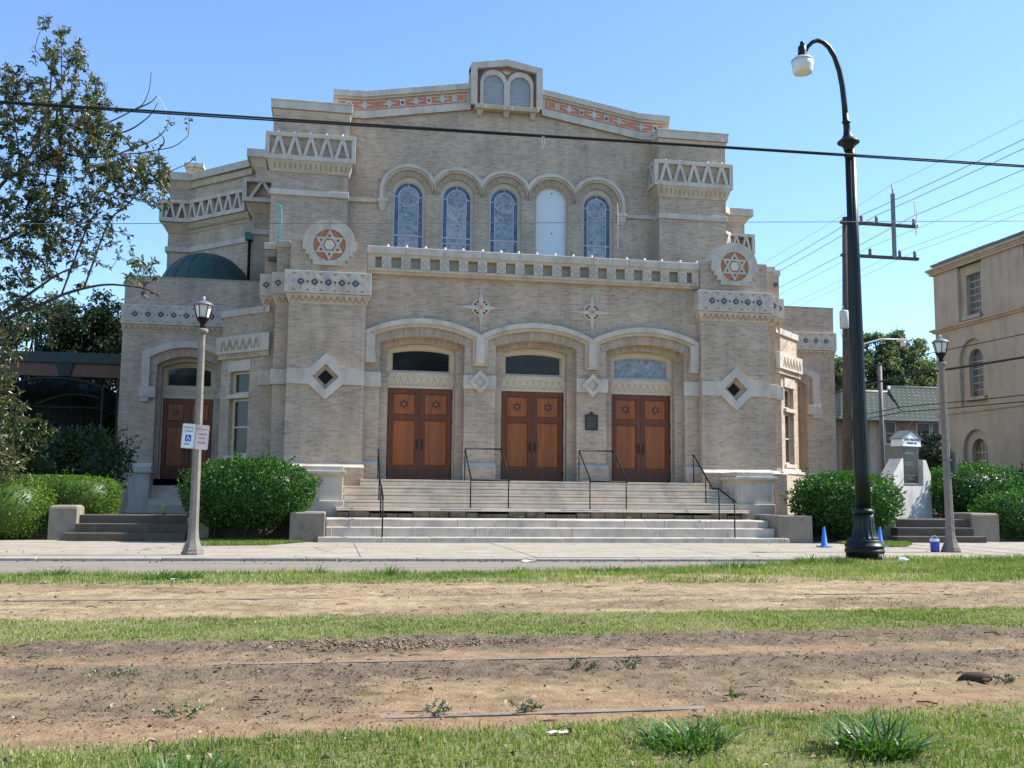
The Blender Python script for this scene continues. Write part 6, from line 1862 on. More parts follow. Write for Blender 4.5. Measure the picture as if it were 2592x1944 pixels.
# limbs of the left tree and the ellipses its twigs fill (x, z, rx, rz, twigs)
BRANCH = {'A0': [[-13.07, -2.0, 4.28], [-12.72, -2.0, 4.96], [-12.3, -2.0, 5.34], [-11.79, -2.44, 5.57], [-11.38, -2.58, 5.87], [-10.82, -2.73, 6.06]], 'A': [[-13.3, -2.0, 6.35], [-12.82, -2.0, 6.63], [-12.34, -2.0, 6.91], [-11.81, -2.28, 7.14]], 'A1': [[-11.89, -2.0, 7.22], [-11.95, -1.9, 7.65], [-12.01, -1.79, 7.97], [-12.02, -1.68, 8.41], [-12.01, -1.58, 8.92]], 'A2': [[-11.81, -2.0, 7.34], [-11.71, -1.97, 7.7], [-11.69, -1.94, 8.23], [-11.67, -1.91, 8.69], [-11.69, -1.89, 9.14], [-11.69, -1.86, 9.59], [-11.76, -1.83, 10.35], [-11.81, -1.8, 10.96], [-11.88, -1.77, 11.78]], 'A3': [[-11.85, -2.0, 7.25], [-11.39, -2.14, 7.47], [-10.96, -2.28, 7.55], [-10.59, -2.43, 7.64], [-10.26, -2.57, 7.85], [-10.1, -2.71, 7.9], [-9.69, -2.85, 8.14]], 'B': [[-13.07, -2.0, 4.28], [-12.7, -2.0, 4.77], [-12.38, -2.0, 5.01], [-11.9, -2.07, 5.2], [-11.43, -2.09, 5.47], [-10.95, -2.12, 5.64], [-10.47, -2.14, 5.75], [-10.04, -2.16, 5.73], [-9.6, -2.19, 5.68], [-9.33, -2.21, 5.52]], 'B1': [[-11.45, -2.0, 5.49], [-10.95, -2.01, 7.24], [-10.75, -2.02, 7.49], [-10.63, -2.02, 7.72], [-10.34, -2.03, 8.03]], 'B2': [[-10.98, -2.0, 5.66], [-10.5, -2.12, 7.3], [-10.17, -2.24, 7.49], [-9.94, -2.36, 7.73], [-9.72, -2.48, 7.97], [-9.38, -2.6, 8.16], [-9.05, -2.71, 8.34], [-8.69, -2.83, 8.47], [-8.56, -2.95, 8.62]], 'C': [[-13.06, -2.0, 4.07], [-12.68, -2.0, 4.37], [-12.26, -2.0, 4.68], [-11.93, -1.75, 4.92], [-11.51, -1.67, 5.12], [-10.88, -1.59, 5.37]], 'D': [[-13.16, -2.0, 4.5], [-12.99, -2.13, 7.57], [-12.81, -2.27, 7.85], [-12.58, -2.41, 8.03], [-12.36, -2.54, 8.08], [-12.14, -2.68, 8.39], [-11.94, -2.81, 8.67], [-11.82, -2.95, 9.03], [-11.7, -3.08, 9.38], [-11.63, -3.22, 9.64], [-11.41, -3.35, 9.97]], 'D1': [[-12.34, -2.0, 8.61], [-12.62, -2.04, 8.72], [-12.75, -2.08, 8.47], [-12.88, -2.11, 8.21]], 'D2': [[-12.17, -2.0, 8.94], [-11.92, -1.99, 9.23], [-11.74, -1.99, 9.69], [-11.55, -1.98, 10.15], [-11.47, -1.98, 10.67], [-11.26, -1.97, 11.26]], 'D3': [[-12.53, -2.0, 8.25], [-12.51, -2.02, 8.59], [-12.62, -2.05, 9.15], [-12.73, -2.07, 9.87], [-12.73, -2.1, 10.27], [-12.51, -2.12, 10.69]], 'E': [[-12.53, -2.0, 8.25], [-12.06, -1.97, 8.27], [-11.67, -1.94, 8.24], [-11.25, -1.91, 8.25]], 'F': [[-11.64, -2.0, 8.8], [-11.24, -1.92, 8.74], [-10.86, -1.83, 8.79], [-10.47, -1.75, 8.92], [-9.99, -1.67, 9.01], [-9.59, -1.58, 9.16], [-9.27, -1.5, 9.27], [-9.04, -1.42, 9.51], [-8.95, -1.33, 9.67], [-8.99, -1.25, 10.13]], 'F1': [[-10.42, -2.0, 8.84], [-10.05, -1.84, 9.1], [-9.67, -1.68, 9.36], [-9.48, -1.52, 9.65], [-9.44, -1.36, 9.9], [-9.44, -1.2, 10.14]], 'F2': [[-9.52, -2.0, 9.02], [-9.35, -2.08, 9.22], [-9.51, -2.15, 9.39]], 'G': [[-11.65, -2.0, 9.54], [-11.27, -1.95, 9.35], [-10.88, -1.9, 9.52], [-10.63, -1.84, 9.68], [-10.37, -1.79, 9.87], [-10.12, -1.74, 10.07], [-9.96, -1.69, 10.21], [-9.88, -1.64, 10.52], [-9.86, -1.58, 10.7], [-9.86, -1.53, 11.09]], 'G1': [[-10.06, -2.0, 9.97], [-9.75, -1.93, 10.17], [-9.63, -1.86, 10.39]], 'G2': [[-10.58, -2.0, 9.3], [-10.19, -2.07, 9.39], [-9.88, -2.15, 9.6], [-9.66, -2.22, 9.8], [-9.54, -2.29, 10.05]], 'H': [[-11.71, -2.0, 10.28], [-11.9, -2.17, 10.63], [-12.11, -2.35, 10.89], [-12.2, -2.52, 10.98]], 'I': [[-11.26, -2.0, 9.34], [-11.21, -1.83, 9.85], [-11.2, -1.67, 10.46]], 'I2': [[-11.17, -2.0, 9.79], [-10.93, -2.07, 10.02], [-10.74, -2.14, 10.42]], 'J': [[-11.97, -2.0, 10.11], [-11.94, -2.06, 10.77], [-11.97, -2.13, 11.18]], 'K': [[-12.98, -2.0, 9.2], [-12.77, -1.86, 9.42], [-12.57, -1.73, 9.84]]}
FOLI = [[-11.71, 11.09, 0.4, 0.63, 34], [-12.46, 9.33, 0.79, 1.38, 120], [-11.5, 9.41, 0.65, 0.98, 95], [-10.74, 9.29, 0.49, 0.44, 42], [-10.1, 8.53, 0.82, 0.56, 62], [-11.18, 7.96, 1.16, 0.67, 80], [-12.36, 7.65, 0.74, 0.58, 60], [-12.44, 6.87, 0.68, 0.46, 30], [-11.4, 7.07, 0.94, 0.38, 26], [-9.61, 8.06, 0.36, 0.44, 22], [-12.88, 10.18, 0.29, 0.59, 25], [-10.92, 10.11, 0.3, 0.39, 16], [-12.2, 6.53, 0.94, 0.75, 36], [-10.97, 6.88, 0.96, 0.66, 26], [-12.39, 5.41, 0.59, 0.55, 22], [-11.65, 6.0, 0.69, 0.47, 16], [-12.67, 4.48, 0.25, 0.55, 14], [-9.79, 6.19, 0.34, 0.57, 14], [-12.72, 5.39, 0.59, 0.74, 20], [-12.59, 3.85, 0.42, 1.0, 34], [-12.52, 2.68, 0.5, 0.54, 22], [-12.2, 1.61, 0.38, 0.45, 14], [-12.53, 1.52, 0.33, 0.53, 16]]
# ------------------------------------------------------------------ PLANTING
def superr(D, r, p):
    return (np.abs(D[:, 0] / r[0]) ** p + np.abs(D[:, 1] / r[1]) ** p + np.abs(D[:, 2] / r[2]) ** p) ** (-1.0 / p)
def bush(name, label, c, r, n, L, mname, p=3.0, zmin=0.0, taper=0.0, seed=1, cat='bush', group=None, lump=0.12, shell=0.30, lvb=0.45, up=0.5, stems=True):
    rng = np.random.default_rng(seed)
    c = np.array(c, float); r = np.array(r, float)
    t = thing(name, (float(c[0]), float(c[1]), zmin), label, cat, group)
    def shape(D):
        R = superr(D, r, p)
        lumpv = fbm(D[:, 0] * 3 + D[:, 2] * 2.1 + 7 + seed, D[:, 1] * 3 + D[:, 2] * 1.3 + 3, 1.6, seed) - 0.5
        return R * (1 + lump * 2 * lumpv)
    D = rand_unit(n, rng)
    # even sampling over an elongated form
    D = D * r; D /= np.linalg.norm(D, axis=1, keepdims=True)
    R = shape(D) * (1 - shell * rng.uniform(0, 1, n) ** 1.6)
    P = D * R[:, None]
    z = P[:, 2] + c[2]
    k = 1 - taper * np.clip((c[2] - z) / max(0.01, c[2] - zmin), 0, 1) ** 1.3
    P[:, 0] *= k; P[:, 1] *= (1 + k) / 2
    P += c
    # stray shoots standing proud of the clipped surface
    if stems:
        ns = 46; SD = rand_unit(ns, rng) * r; SD /= np.linalg.norm(SD, axis=1, keepdims=True); SD[:, 2] = np.abs(SD[:, 2]); SR = shape(SD)
        q = np.repeat(np.arange(ns), 9); ext = np.tile(np.linspace(0.0, 1.0, 9), ns) * np.repeat(rng.uniform(0.04, 0.20, ns), 9)
        P = np.concatenate([P, SD[q] * (SR[q] * 0.97)[:, None] + SD[q] * ext[:, None] + np.array([0, 0, 1.0]) * ext[:, None] * 0.5 + rng.normal(0, 0.015, (len(q), 3)) + c])
        D = np.concatenate([D, SD[q]])
    m = P[:, 2] > zmin + 0.02
    P, D = P[m], D[m]; n = len(P)
    N = D / r ** 1.0; N = N / np.linalg.norm(N, axis=1, keepdims=True) + rng.normal(0, 0.55, (n, 3))
    dr = D * 0.7 + rng.normal(0, 0.65, (n, 3)); dr[:, 2] += up * rng.uniform(-0.3, 1, n)
    ll = L * rng.uniform(0.7, 1.25, n)
    lv = np.clip(lvb + rng.normal(0, 0.2, n), 0, 1)
    leaf_mesh('foliage', P, dr, N, ll, ll * 0.5, mname, lv, t)
    # solid core in a dark leaf tone: blocks light, inner shade painted in
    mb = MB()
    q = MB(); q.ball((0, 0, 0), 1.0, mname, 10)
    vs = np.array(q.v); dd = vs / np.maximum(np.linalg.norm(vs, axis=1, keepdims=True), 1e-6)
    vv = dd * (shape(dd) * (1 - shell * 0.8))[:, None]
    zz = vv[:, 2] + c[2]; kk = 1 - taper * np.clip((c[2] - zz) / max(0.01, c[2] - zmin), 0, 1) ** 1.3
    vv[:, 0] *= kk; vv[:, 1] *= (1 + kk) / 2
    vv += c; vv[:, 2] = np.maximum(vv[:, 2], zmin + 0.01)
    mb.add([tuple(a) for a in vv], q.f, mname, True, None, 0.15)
    build('shade_core', mb, t, lv=True)
    if stems:
        mb = MB()
        for i in range(7):
            x, y = c[0] + rng.normal(0, r[0] * 0.3), c[1] + rng.normal(0, r[1] * 0.25)
            mb.tube([(x, y, zmin - 0.03), (x + rng.normal(0, 0.05), y, zmin + 0.35), (x + rng.normal(0, 0.15), y + rng.normal(0, 0.1), c[2])], [0.025, 0.018, 0.01], 'barkd', 6)
        build('stem', mb, t)
    return t
bush('round_bush', 'big glossy green clipped bush between the left lamp post and the front steps', (-7.14, -2.42, 1.05), (1.42, 0.82, 0.76), 11000, 0.085, 'leaf_bush', 2.8, 0.03, 0.30, 11, lump=0.13, shell=0.28)
bush('round_bush', 'glossy green clipped bush behind the black street lamp', (7.50, -2.25, 0.95), (1.36, 0.86, 0.74), 11000, 0.085, 'leaf_bush', 2.8, 0.05, 0.28, 12, lump=0.16, shell=0.28)
bush('clipped_hedge', 'yellow-green clipped hedge mass at the lower left edge', (-13.25, -1.75, 0.62), (1.85, 0.80, 0.70), 11000, 0.055, 'leaf_hedge', 4.5, 0.03, 0.06, 13, 'hedge', lump=0.06, shell=0.14, lvb=0.5)
bush('clipped_hedge', 'flat-topped yellow-green hedge behind the square pier of the left steps', (-11.50, -0.85, 0.85), (1.28, 0.62, 0.56), 9000, 0.055, 'leaf_hedge', 5.0, 0.3, 0.04, 14, 'hedge', lump=0.05, shell=0.14, lvb=0.5)
bush('small_weed_bush', 'tiny low green plant at the foot of the left hedge', (-12.55, -2.75, 0.10), (0.32, 0.22, 0.20), 500, 0.05, 'leaf_hedge', 2, 0.0, 0, 15, 'plant', lump=0.2, stems=False)
bush('photinia_shrub', 'reddish-tipped shrub close to the side wing at the left', (-11.15, 0.9, 1.75), (0.85, 0.65, 0.85), 2600, 0.11, 'leaf_photinia', 2.2, 0.45, 0.2, 16, 'shrub', lump=0.3, shell=0.5)
bush('photinia_shrub', 'dark shrub behind the middle of the left hedge', (-12.35, 0.8, 1.7), (0.75, 0.6, 0.85), 2200, 0.11, 'leaf_photinia', 2.2, 0.45, 0.2, 17, 'shrub', lump=0.3, shell=0.5)
bush('photinia_shrub', 'dark shrub cut by the left edge above the hedge', (-13.55, 0.8, 1.9), (0.80, 0.7, 1.15), 2600, 0.11, 'leaf_photinia', 2.2, 0.45, 0.1, 18, 'shrub', lump=0.3, shell=0.5)
bush('garden_bush', 'wide green bush right of the white message board', (13.35, 0.9, 1.25), (1.45, 0.9, 0.85), 6000, 0.10, 'leaf_bush', 2.6, 0.4, 0.1, 19, lump=0.18)
bush('garden_bush', 'low green bush at the right edge beside the square pier', (12.85, -1.6, 0.62), (1.15, 0.75, 0.66), 5500, 0.085, 'leaf_bush', 2.6, 0.0, 0.05, 20, lump=0.2)
bush('garden_bush', 'dark round bush against the stucco church at the right edge', (17.55, 4.0, 1.2), (1.05, 0.9, 0.88), 3500, 0.09, 'leaf_dark', 2.2, 0.4, 0, 21, lump=0.1)
bush('garden_bush', 'dark tall shrub behind the message board', (16.55, 8.0, 1.9), (0.75, 0.8, 1.6), 2200, 0.14, 'leaf_photinia', 2.0, 0.3, 0, 22, lump=0.35, shell=0.6)
# grass patches on the pavement edge
for nm, P, lab, sd in (('grass_patch', [(-8.3, -2.2), (-5.75, -2.2), (-5.85, -3.1), (-6.6, -4.4), (-8.2, -4.7)], 'grass strip on the pavement in front of the left bush', 31), ('grass_patch', [(6.75, -3.0), (8.85, -2.6), (8.4, -3.7), (7.6, -4.75), (6.7, -4.9)], 'grass wedge on the pavement beside the right bush', 32)):
    rng = np.random.default_rng(sd)
    mb = MB(); n = len(P)
    cx, cy = sum(p[0] for p in P) / n, sum(p[1] for p in P) / n
    mb.add([(x, y, 0.008) for x, y in P] + [(cx, cy, 0.03)], [(i, (i + 1) % n, n) for i in range(n)], 'yard')
    o = tag(build(nm, mb), lab, 'grass', kind='stuff')
    X = rng.uniform(min(p[0] for p in P), max(p[0] for p in P), 16000); Y = rng.uniform(min(p[1] for p in P), max(p[1] for p in P), 16000)
    ins = np.zeros(len(X), bool)
    for i in range(n):
        (xa, ya), (xb, yb) = P[i], P[(i + 1) % n]
        cr = ((ya > Y) != (yb > Y)) & (X < (xb - xa) * (Y - ya) / (yb - ya + 1e-9) + xa); ins ^= cr
    ins &= fbm(X, Y, 1.5, sd) > 0.36
    X, Y = X[ins], Y[ins]; n = len(X)
    tag(blades('patch_grass', X, Y, np.full(n, 0.01), rng.uniform(0.02, 0.07, n), np.full(n, 0.009), 'grass', np.clip(rng.normal(0.4, 0.2, n), 0, 1), 0.8, rng=rng), lab.replace('strip', 'blades').replace('wedge', 'blades'), 'grass', kind='stuff')
tuft('grass_tuft', -9.05, -1.75, 0.10, 0.36, 26, 0.012, 'tall thin weed growing at the top of the left dark steps', 'weed', z=0.55, lean=0.3)
for k, (x, y, z) in enumerate(((-0.75, -1.68, 0.52), (2.0, -1.68, 0.52), (5.2, -1.9, 0.55))):
    tuft('crack_weed', x, y, 0.10, 0.13, 40, 0.012, ('small weed in the crack under the steps left of centre', 'small weed in the crack under the steps right of centre', 'small weed at the right end of the steps below the pedestal')[k], 'weed', z=z)

# --- the leafy tree at the left edge
TB_ = BRANCH
def smooth(P, it=2):
    P = [Vector(p) for p in P]
    for _ in range(it):
        Q = [P[0]]
        for a, b in zip(P[:-1], P[1:]):
            Q += [a.lerp(b, 0.25), a.lerp(b, 0.75)]
        Q.append(P[-1]); P = Q
    return P
rng = np.random.default_rng(8)
tr = thing('leafy_tree', (-14.6, -1.6, 0.45), 'thinly leaved tree with pinkish flower heads leaning in from the left edge', 'tree')
mb = MB()
trunk = smooth([(-14.7, -1.6, 0.3), (-14.6, -1.6, 1.4), (-14.1, -1.8, 2.8), (-13.4, -1.95, 4.0), (-13.05, -2.0, 4.4)])
mb.tube(trunk, list(np.linspace(0.19, 0.12, len(trunk))), 'barkd', 10)
trunk2 = smooth([(-14.6, -1.6, 1.6), (-14.2, -1.8, 3.6), (-13.5, -1.95, 5.6), (-13.1, -2.0, 7.55)])
mb.tube(trunk2, list(np.linspace(0.13, 0.07, len(trunk2))), 'barkd', 9)
RAD = {'A0': (0.055, 0.012), 'A': (0.042, 0.032), 'B': (0.055, 0.012), 'C': (0.035, 0.008), 'D': (0.05, 0.010), 'A2': (0.04, 0.007), 'A1': (0.03, 0.01)}
NODES = []
for k, P in TB_.items():
    S = smooth(P)
    r0, r1 = RAD.get(k, (0.024, 0.006))
    mb.tube(S, list(np.linspace(r0, r1, len(S))), 'barkd', 7)
    for p in S: NODES.append(tuple(p))
ND = np.array(NODES)
LP, LD, FL = [], [], []
for ex, ez, rx, rz, n in FOLI:
    for i in range(int(n * 1.75)):
        a = rng.uniform(0, 2 * PI); q = math.sqrt(rng.uniform(0, 1))
        T_ = np.array([ex + rx * q * math.cos(a), -2 + rng.normal(0, 0.55), ez + rz * q * math.sin(a)])
        dd = ND - T_; dist = np.linalg.norm(dd, axis=1) + 0.35 * np.maximum(0, ND[:, 2] - T_[2])
        j = int(np.argmin(dist)); s = ND[j]
        L = np.linalg.norm(T_ - s)
        if L > 2.6: continue
        mid = (s + T_) / 2 + np.array([rng.normal(0, 0.06), rng.normal(0, 0.06), -0.06 * L + rng.normal(0, 0.05)])
        tw = smooth([tuple(s), tuple(mid), tuple(T_)], 1)
        mb.tube(tw, list(np.linspace(0.008, 0.003, len(tw))), 'barkd', 4)
        for p in tw[2:]: ND = np.vstack([ND, np.array(p)[None]]) if rng.uniform() < 0.25 else ND
        tdir = (T_ - mid); tdir /= np.linalg.norm(tdir) + 1e-6
        nl = int(rng.integers(8, 17))
        for m in range(nl):
            t = 1 - 0.55 * rng.uniform(0, 1) ** 1.5
            b = (1 - t) ** 2 * s + 2 * t * (1 - t) * mid + t * t * T_
            d = tdir * 0.55 + rng.normal(0, 0.6, 3); d[2] -= 0.45
            LP.append(b + rng.normal(0, 0.012, 3)); LD.append(d)
        if rng.uniform() < 0.20 and T_[2] > 7.2: FL.append(T_ + np.array([0, 0, 0.03]))
for tip, n in (((-12.05, -1.16, 12.05), 26), ((-11.21, -2.19, 11.17), 14), ((-12.29, -2.22, 11.11), 12), ((-11.97, -2.14, 11.18), 12), ((-10.85, -1.67, 10.61), 18), ((-11.04, -2.35, 10.19), 16), ((-8.92, -1.73, 9.95), 12), ((-9.38, -1.58, 10.0), 12), ((-8.69, -2.06, 8.91), 9), ((-9.6, -1.68, 9.55), 4)):
    for m in range(n):
        LP.append(np.array(tip) + np.array([0, 0, -0.35]) * rng.uniform(0, 1) + rng.normal(0, 0.03, 3)); d = rng.normal(0, 0.7, 3); d[2] -= 0.2; LD.append(d)
    if n > 9: FL.append(np.array(tip))
build('branches', mb, tr)
LP, LD = np.array(LP), np.array(LD); n = len(LP)
ll = rng.uniform(0.085, 0.16, n)
lv = np.clip(rng.normal(0.48, 0.22, n), 0, 0.97); lv[rng.uniform(0, 1, n) < 0.012] = 1.0
leaf_mesh('foliage', LP, LD, rand_unit(n, rng), ll, ll * 0.36, 'leaf_tree', lv, tr, fold=0.3)
FP, FD = [], []
for q in FL:
    for m in range(46):
        a = rng.uniform(0, 2 * PI); e = math.sqrt(rng.uniform(0, 1)) * 0.115
        FP.append(q + np.array([e * math.cos(a), e * math.sin(a), 0.035 - 1.6 * e * e + rng.normal(0, 0.012)])); FD.append(rng.normal(size=3))
FP, FD = np.array(FP), np.array(FD); n = len(FP)
leaf_mesh('flower_heads', FP, FD, rand_unit(n, rng), rng.uniform(0.014, 0.026, n), rng.uniform(0.012, 0.02, n), 'flower', rng.uniform(0, 1, n), tr)
# dark nest in the crown
n = 420; P = rng.normal(0, 1, (n, 3)) * np.array([0.13, 0.11, 0.075]) + np.array([-12.04, -2.0, 8.52])
P2 = rng.normal(size=(n, 3))
tag(leaf_mesh('bird_nest', P, P2, rand_unit(n, rng), rng.uniform(0.06, 0.14, n), np.full(n, 0.012), 'litter', rng.uniform(0, 0.25, n)), 'dark twiggy clump like a nest in the left tree', 'nest')
beads((-10.68, -2.3, 8.47), 0.55, 'teal', 'turquoise bead necklace hanging in the left tree', 0.02, 0.009, False)
beads((-9.62, -1.9, 10.36), 0.9, 'pearl', 'white bead necklace caught on a bare twig of the left tree', 0.22, 0.010, False)

# --- background trees built from leaf clumps on limbs
def big_tree(name, label, base, blobs, n_per, L, mname, trunk_r, seed, group=None, bark='barkd', flat=0.8, limbs=True):
    rng = np.random.default_rng(seed)
    t = thing(name, base, label, 'tree', group)
    mb = MB(); P_, D_, N_ = [], [], []
    b = np.array(base)
    for (x, y, z, rx, rz) in blobs:
        c = np.array([x, y, z])
        if limbs:
            z0 = b[2] + (z - b[2]) * rng.uniform(0.2, 0.45)
            s = np.array([b[0] + rng.normal(0, 0.1), b[1], z0])
            S = smooth([tuple(s), tuple((s + c) / 2 + np.array([0, 0, 0.06 * (z - b[2])]) + rng.normal(0, 0.2, 3)), tuple(c)], 2)
            mb.tube(S, list(np.linspace(trunk_r * 0.45, trunk_r * 0.06, len(S))), bark, 6)
        k = max(3, int(n_per / 45))
        for i in range(k):
            d = rand_unit(1, rng)[0] * np.array([rx, rx, rz]) * rng.uniform(0.15, 1) ** 0.5
            cc = c + d
            if limbs and i % 2 == 0: mb.tube([tuple(c), tuple((c + cc) / 2 + rng.normal(0, 0.05 * rx, 3)), tuple(cc)], [trunk_r * 0.07, trunk_r * 0.05, trunk_r * 0.03], bark, 4)
            m = int(n_per / k * rng.uniform(0.5, 1.5))
            e = rng.normal(0, 1, (m, 3)) * np.array([1, 1, flat]) * rx * 0.22
            P_.append(cc + e); D_.append(rng.normal(0, 1, (m, 3)) + np.array([0, 0, -0.2])); N_.append(rng.normal(0, 0.7, (m, 3)) + np.array([0, 0, 0.8]))
    top = np.array([b[0], b[1], max(q[2] for q in blobs) - 0.3])
    S = smooth([tuple(b), tuple(b * 0.6 + top * 0.4 + np.array([0.15, 0, 0])), tuple(top)], 2)
    mb.tube(S, list(np.linspace(trunk_r, trunk_r * 0.15, len(S))), bark, 9)
    build('trunk', mb, t)
    P_ = np.concatenate(P_); D_ = np.concatenate(D_); N_ = np.concatenate(N_); n = len(P_)
    ll = L * rng.uniform(0.6, 1.3, n)
    leaf_mesh('crown', P_, D_, N_, ll, ll * 0.5, mname, np.clip(rng.normal(0.45, 0.2, n), 0, 1), t)
    return t
rb = random.Random(4)
def blobs(cx, cy, cz, rx, ry, rz, n, br):
    out = []
    while len(out) < n:
        u = [rb.uniform(-1, 1) for _ in range(3)]
        if u[0] ** 2 + u[1] ** 2 + u[2] ** 2 > 1: continue
        out.append((cx + u[0] * rx, cy + u[1] * ry, cz + u[2] * rz, br * rb.uniform(0.7, 1.25), br * rb.uniform(0.55, 0.95)))
    return out
BG = 'trees far behind the left garden'
big_tree('evergreen_tree', 'dark evergreen tree just left of the side wing behind the garden roof', (-17.0, 24, 0), blobs(-16.6, 24, 7.6, 1.7, 1.8, 2.6, 34, 0.9) + [(-16.3, 24, 10.0, 0.6, 0.6), (-15.6, 24, 8.8, 0.55, 0.5), (-15.4, 24, 7.6, 0.7, 0.6)], 420, 0.20, 'leaf_dark', 0.28, 41, BG)
big_tree('evergreen_tree', 'greyer open tree further left behind the garden roof', (-20.0, 27, 0), blobs(-20.0, 27, 8.0, 2.4, 2.0, 3.0, 30, 1.0), 300, 0.20, 'leaf_photinia', 0.25, 42, BG)
big_tree('evergreen_tree', 'pale thin tree at the far left behind the garden roof', (-24.5, 30, 0), blobs(-24.0, 30, 8.2, 2.6, 2.0, 3.4, 26, 1.05), 300, 0.22, 'leaf_oak', 0.25, 43, BG)
OK_ = 'oaks far behind the tan house'
big_tree('oak_tree', 'broad oak crown above the green tiled roof', (39, 47, 0), blobs(39.4, 47, 10.0, 4.2, 2.5, 3.4, 40, 1.2) + [(36.5, 47, 13.6, 0.7, 0.5), (38.6, 47, 13.6, 0.8, 0.6), (40.2, 47, 12.9, 0.7, 0.6), (36.1, 47, 12.3, 1.0, 0.7), (41.6, 47, 10.5, 1.1, 0.9), (42.3, 47, 11.3, 0.9, 0.7), (43.2, 47, 10.2, 1.0, 0.8), (39.4, 47, 14.1, 0.7, 0.5), (37.4, 47, 13.9, 0.6, 0.5), (41.3, 47, 13.3, 0.7, 0.5)], 330, 0.32, 'leaf_oak', 0.5, 44, OK_)
big_tree('oak_tree', 'oak crown seen left of the utility pole beside the right wing', (33.2, 46, 0), blobs(33.4, 46, 9.2, 2.0, 2.2, 2.4, 16, 1.0) + [(34.6, 46, 11.9, 0.9, 0.7)], 380, 0.30, 'leaf_oak', 0.4, 45, OK_)

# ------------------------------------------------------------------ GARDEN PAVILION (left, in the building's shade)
gp_ = thing('garden_pavilion', (-15, 8, 0.45), 'dark green copper-edged garden shelter in the shade left of the side wing', 'shelter')
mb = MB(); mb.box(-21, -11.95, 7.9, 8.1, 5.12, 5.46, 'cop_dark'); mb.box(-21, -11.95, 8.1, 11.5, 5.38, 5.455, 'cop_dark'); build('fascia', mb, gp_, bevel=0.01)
mb = MB(); mb.box(-21, -11.96, 8.02, 8.3, 4.70, 5.118, 'wood3'); build('beam', mb, gp_)
mb = MB(); mb.hexa([(-13.95, 7.93, 4.70), (-13.62, 7.93, 4.70), (-13.62, 8.02, 4.70), (-13.95, 8.02, 4.70), (-14.05, 7.93, 5.118), (-13.52, 7.93, 5.118), (-13.52, 8.02, 5.118), (-14.05, 8.02, 5.118)], 'dgreen'); build('bracket', mb, gp_)
for x in (-20.5, -16.5, -12.1):
    mb = MB(); mb.box(x - 0.09, x + 0.09, 8.06, 8.24, 0.4, 4.7, 'dgreen'); build('post', mb, gp_)
ga = thing('iron_gate', (-14, 7.6, 0.45), 'dark arched iron gate under the garden shelter', 'gate')
mb = MB()
ar = [(x, z) for x, z in segarch(-13.95, 1.42, 4.33, 4.60, 24)]
mb.tube([(-15.37, 7.7, 0.45), (-15.37, 7.7, 4.30)] + [(x, 7.7, z) for x, z in ar] + [(-12.53, 7.7, 4.30), (-12.53, 7.7, 0.45)], 0.05, 'dgreen', 8)
mb.tube([(-14.55, 7.74, 3.75)] + [(x, 7.74, z) for x, z in segarch(-13.3, 0.72, 3.98, 4.10, 12)], 0.03, 'dgreen', 8)
build('arch_frame', mb, ga)
mb = MB()
for k in range(17): mb.tube([(-15.2 + k * 0.158, 7.72, 0.5), (-15.2 + k * 0.158, 7.72, 3.7)], 0.012, 'iron', 5)
mb.box(-15.33, -12.57, 7.70, 7.74, 3.66, 3.72, 'iron'); mb.box(-15.33, -12.57, 7.70, 7.74, 2.2, 2.26, 'iron')
build('gate_bars', mb, ga)
bush('boundary_hedge', 'dark tall hedge behind the iron gate', (-16.0, 12.4, 2.9), (5.0, 1.0, 2.8), 7000, 0.17, 'leaf_dark', 3.5, 0.4, 0, 51, 'hedge', lump=0.12, shell=0.3)

# ------------------------------------------------------------------ NEIGHBOURS ON THE RIGHT
ch = thing('stucco_church', (24, 2, 0), 'tall grey-tan stucco church cut by the right edge with arched leaded windows', 'church')
CT = Matrix(((0, 1, 0, 19.0), (-1, 0, 0, 11.07), (0, 0, 1, 0), (0, 0, 0, 1)))   # local: a runs towards the street, d into the wall
mb = MB()
BAY = (2.33, 6.2)     # bay centres along the wall
holes = []
for a in BAY:
    holes.append([(a - 0.75, 8.04), (a + 0.75, 8.04), (a + 0.75, 10.24), (a - 0.75, 10.24)])
    holes.append([(a - 0.82, 4.67)] + segarch(a, 0.82, 6.47, 7.29, 18) + [(a + 0.82, 4.67)])
    holes.append([(a - 0.80, 0.9)] + segarch(a, 0.80, 2.95, 3.755, 18) + [(a + 0.80, 0.9)])
mb.plate([(0, 0), (7.9, 0), (7.9, 10.5), (0, 10.5)], holes, 0.0, 0.14, 'stucco', CT)
inner = []
for a in BAY:
    inner.append([(a - 0.40, 8.22), (a + 0.46, 8.22), (a + 0.46, 9.86), (a - 0.40, 9.86)])
    inner.append([(a - 0.42, 5.02)] + segarch(a, 0.44, 6.45, 6.89, 16) + [(a + 0.42, 5.02)])
    inner.append([(a - 0.45, 1.3)] + segarch(a, 0.46, 2.94, 3.40, 16) + [(a + 0.45, 1.3)])
mb.plate([(0.01, 0), (7.85, 0), (7.85, 10.45), (0.01, 10.45)], inner, 0.143, 0.40, 'stucco', CT)
mb.box(19.41, 34, 3.2, 11.06, 0, 10.4, 'stucco')
build('wall', mb, ch)
mb = MB()
mb.box(-0.24, 7.95, -0.23, 0.3, 10.42, 10.50, 'stucco_t', CT); mb.box(-0.17, 7.95, -0.165, 0.3, 10.34, 10.419, 'stucco_t', CT); mb.box(-0.12, 7.95, -0.12, 0.3, 10.24, 10.339, 'stucco_t', CT)
mb.box(0.0, 7.95, -0.05, 0.6, 10.501, 10.62, 'stucco', CT); mb.box(-0.05, 7.95, -0.10, 0.6, 10.621, 10.70, 'galv', CT)
mb.box(0.4, 3.9, -0.04, 0.6, 10.701, 10.74, 'galv', CT)
build('cornice', mb, ch)
mb = MB()
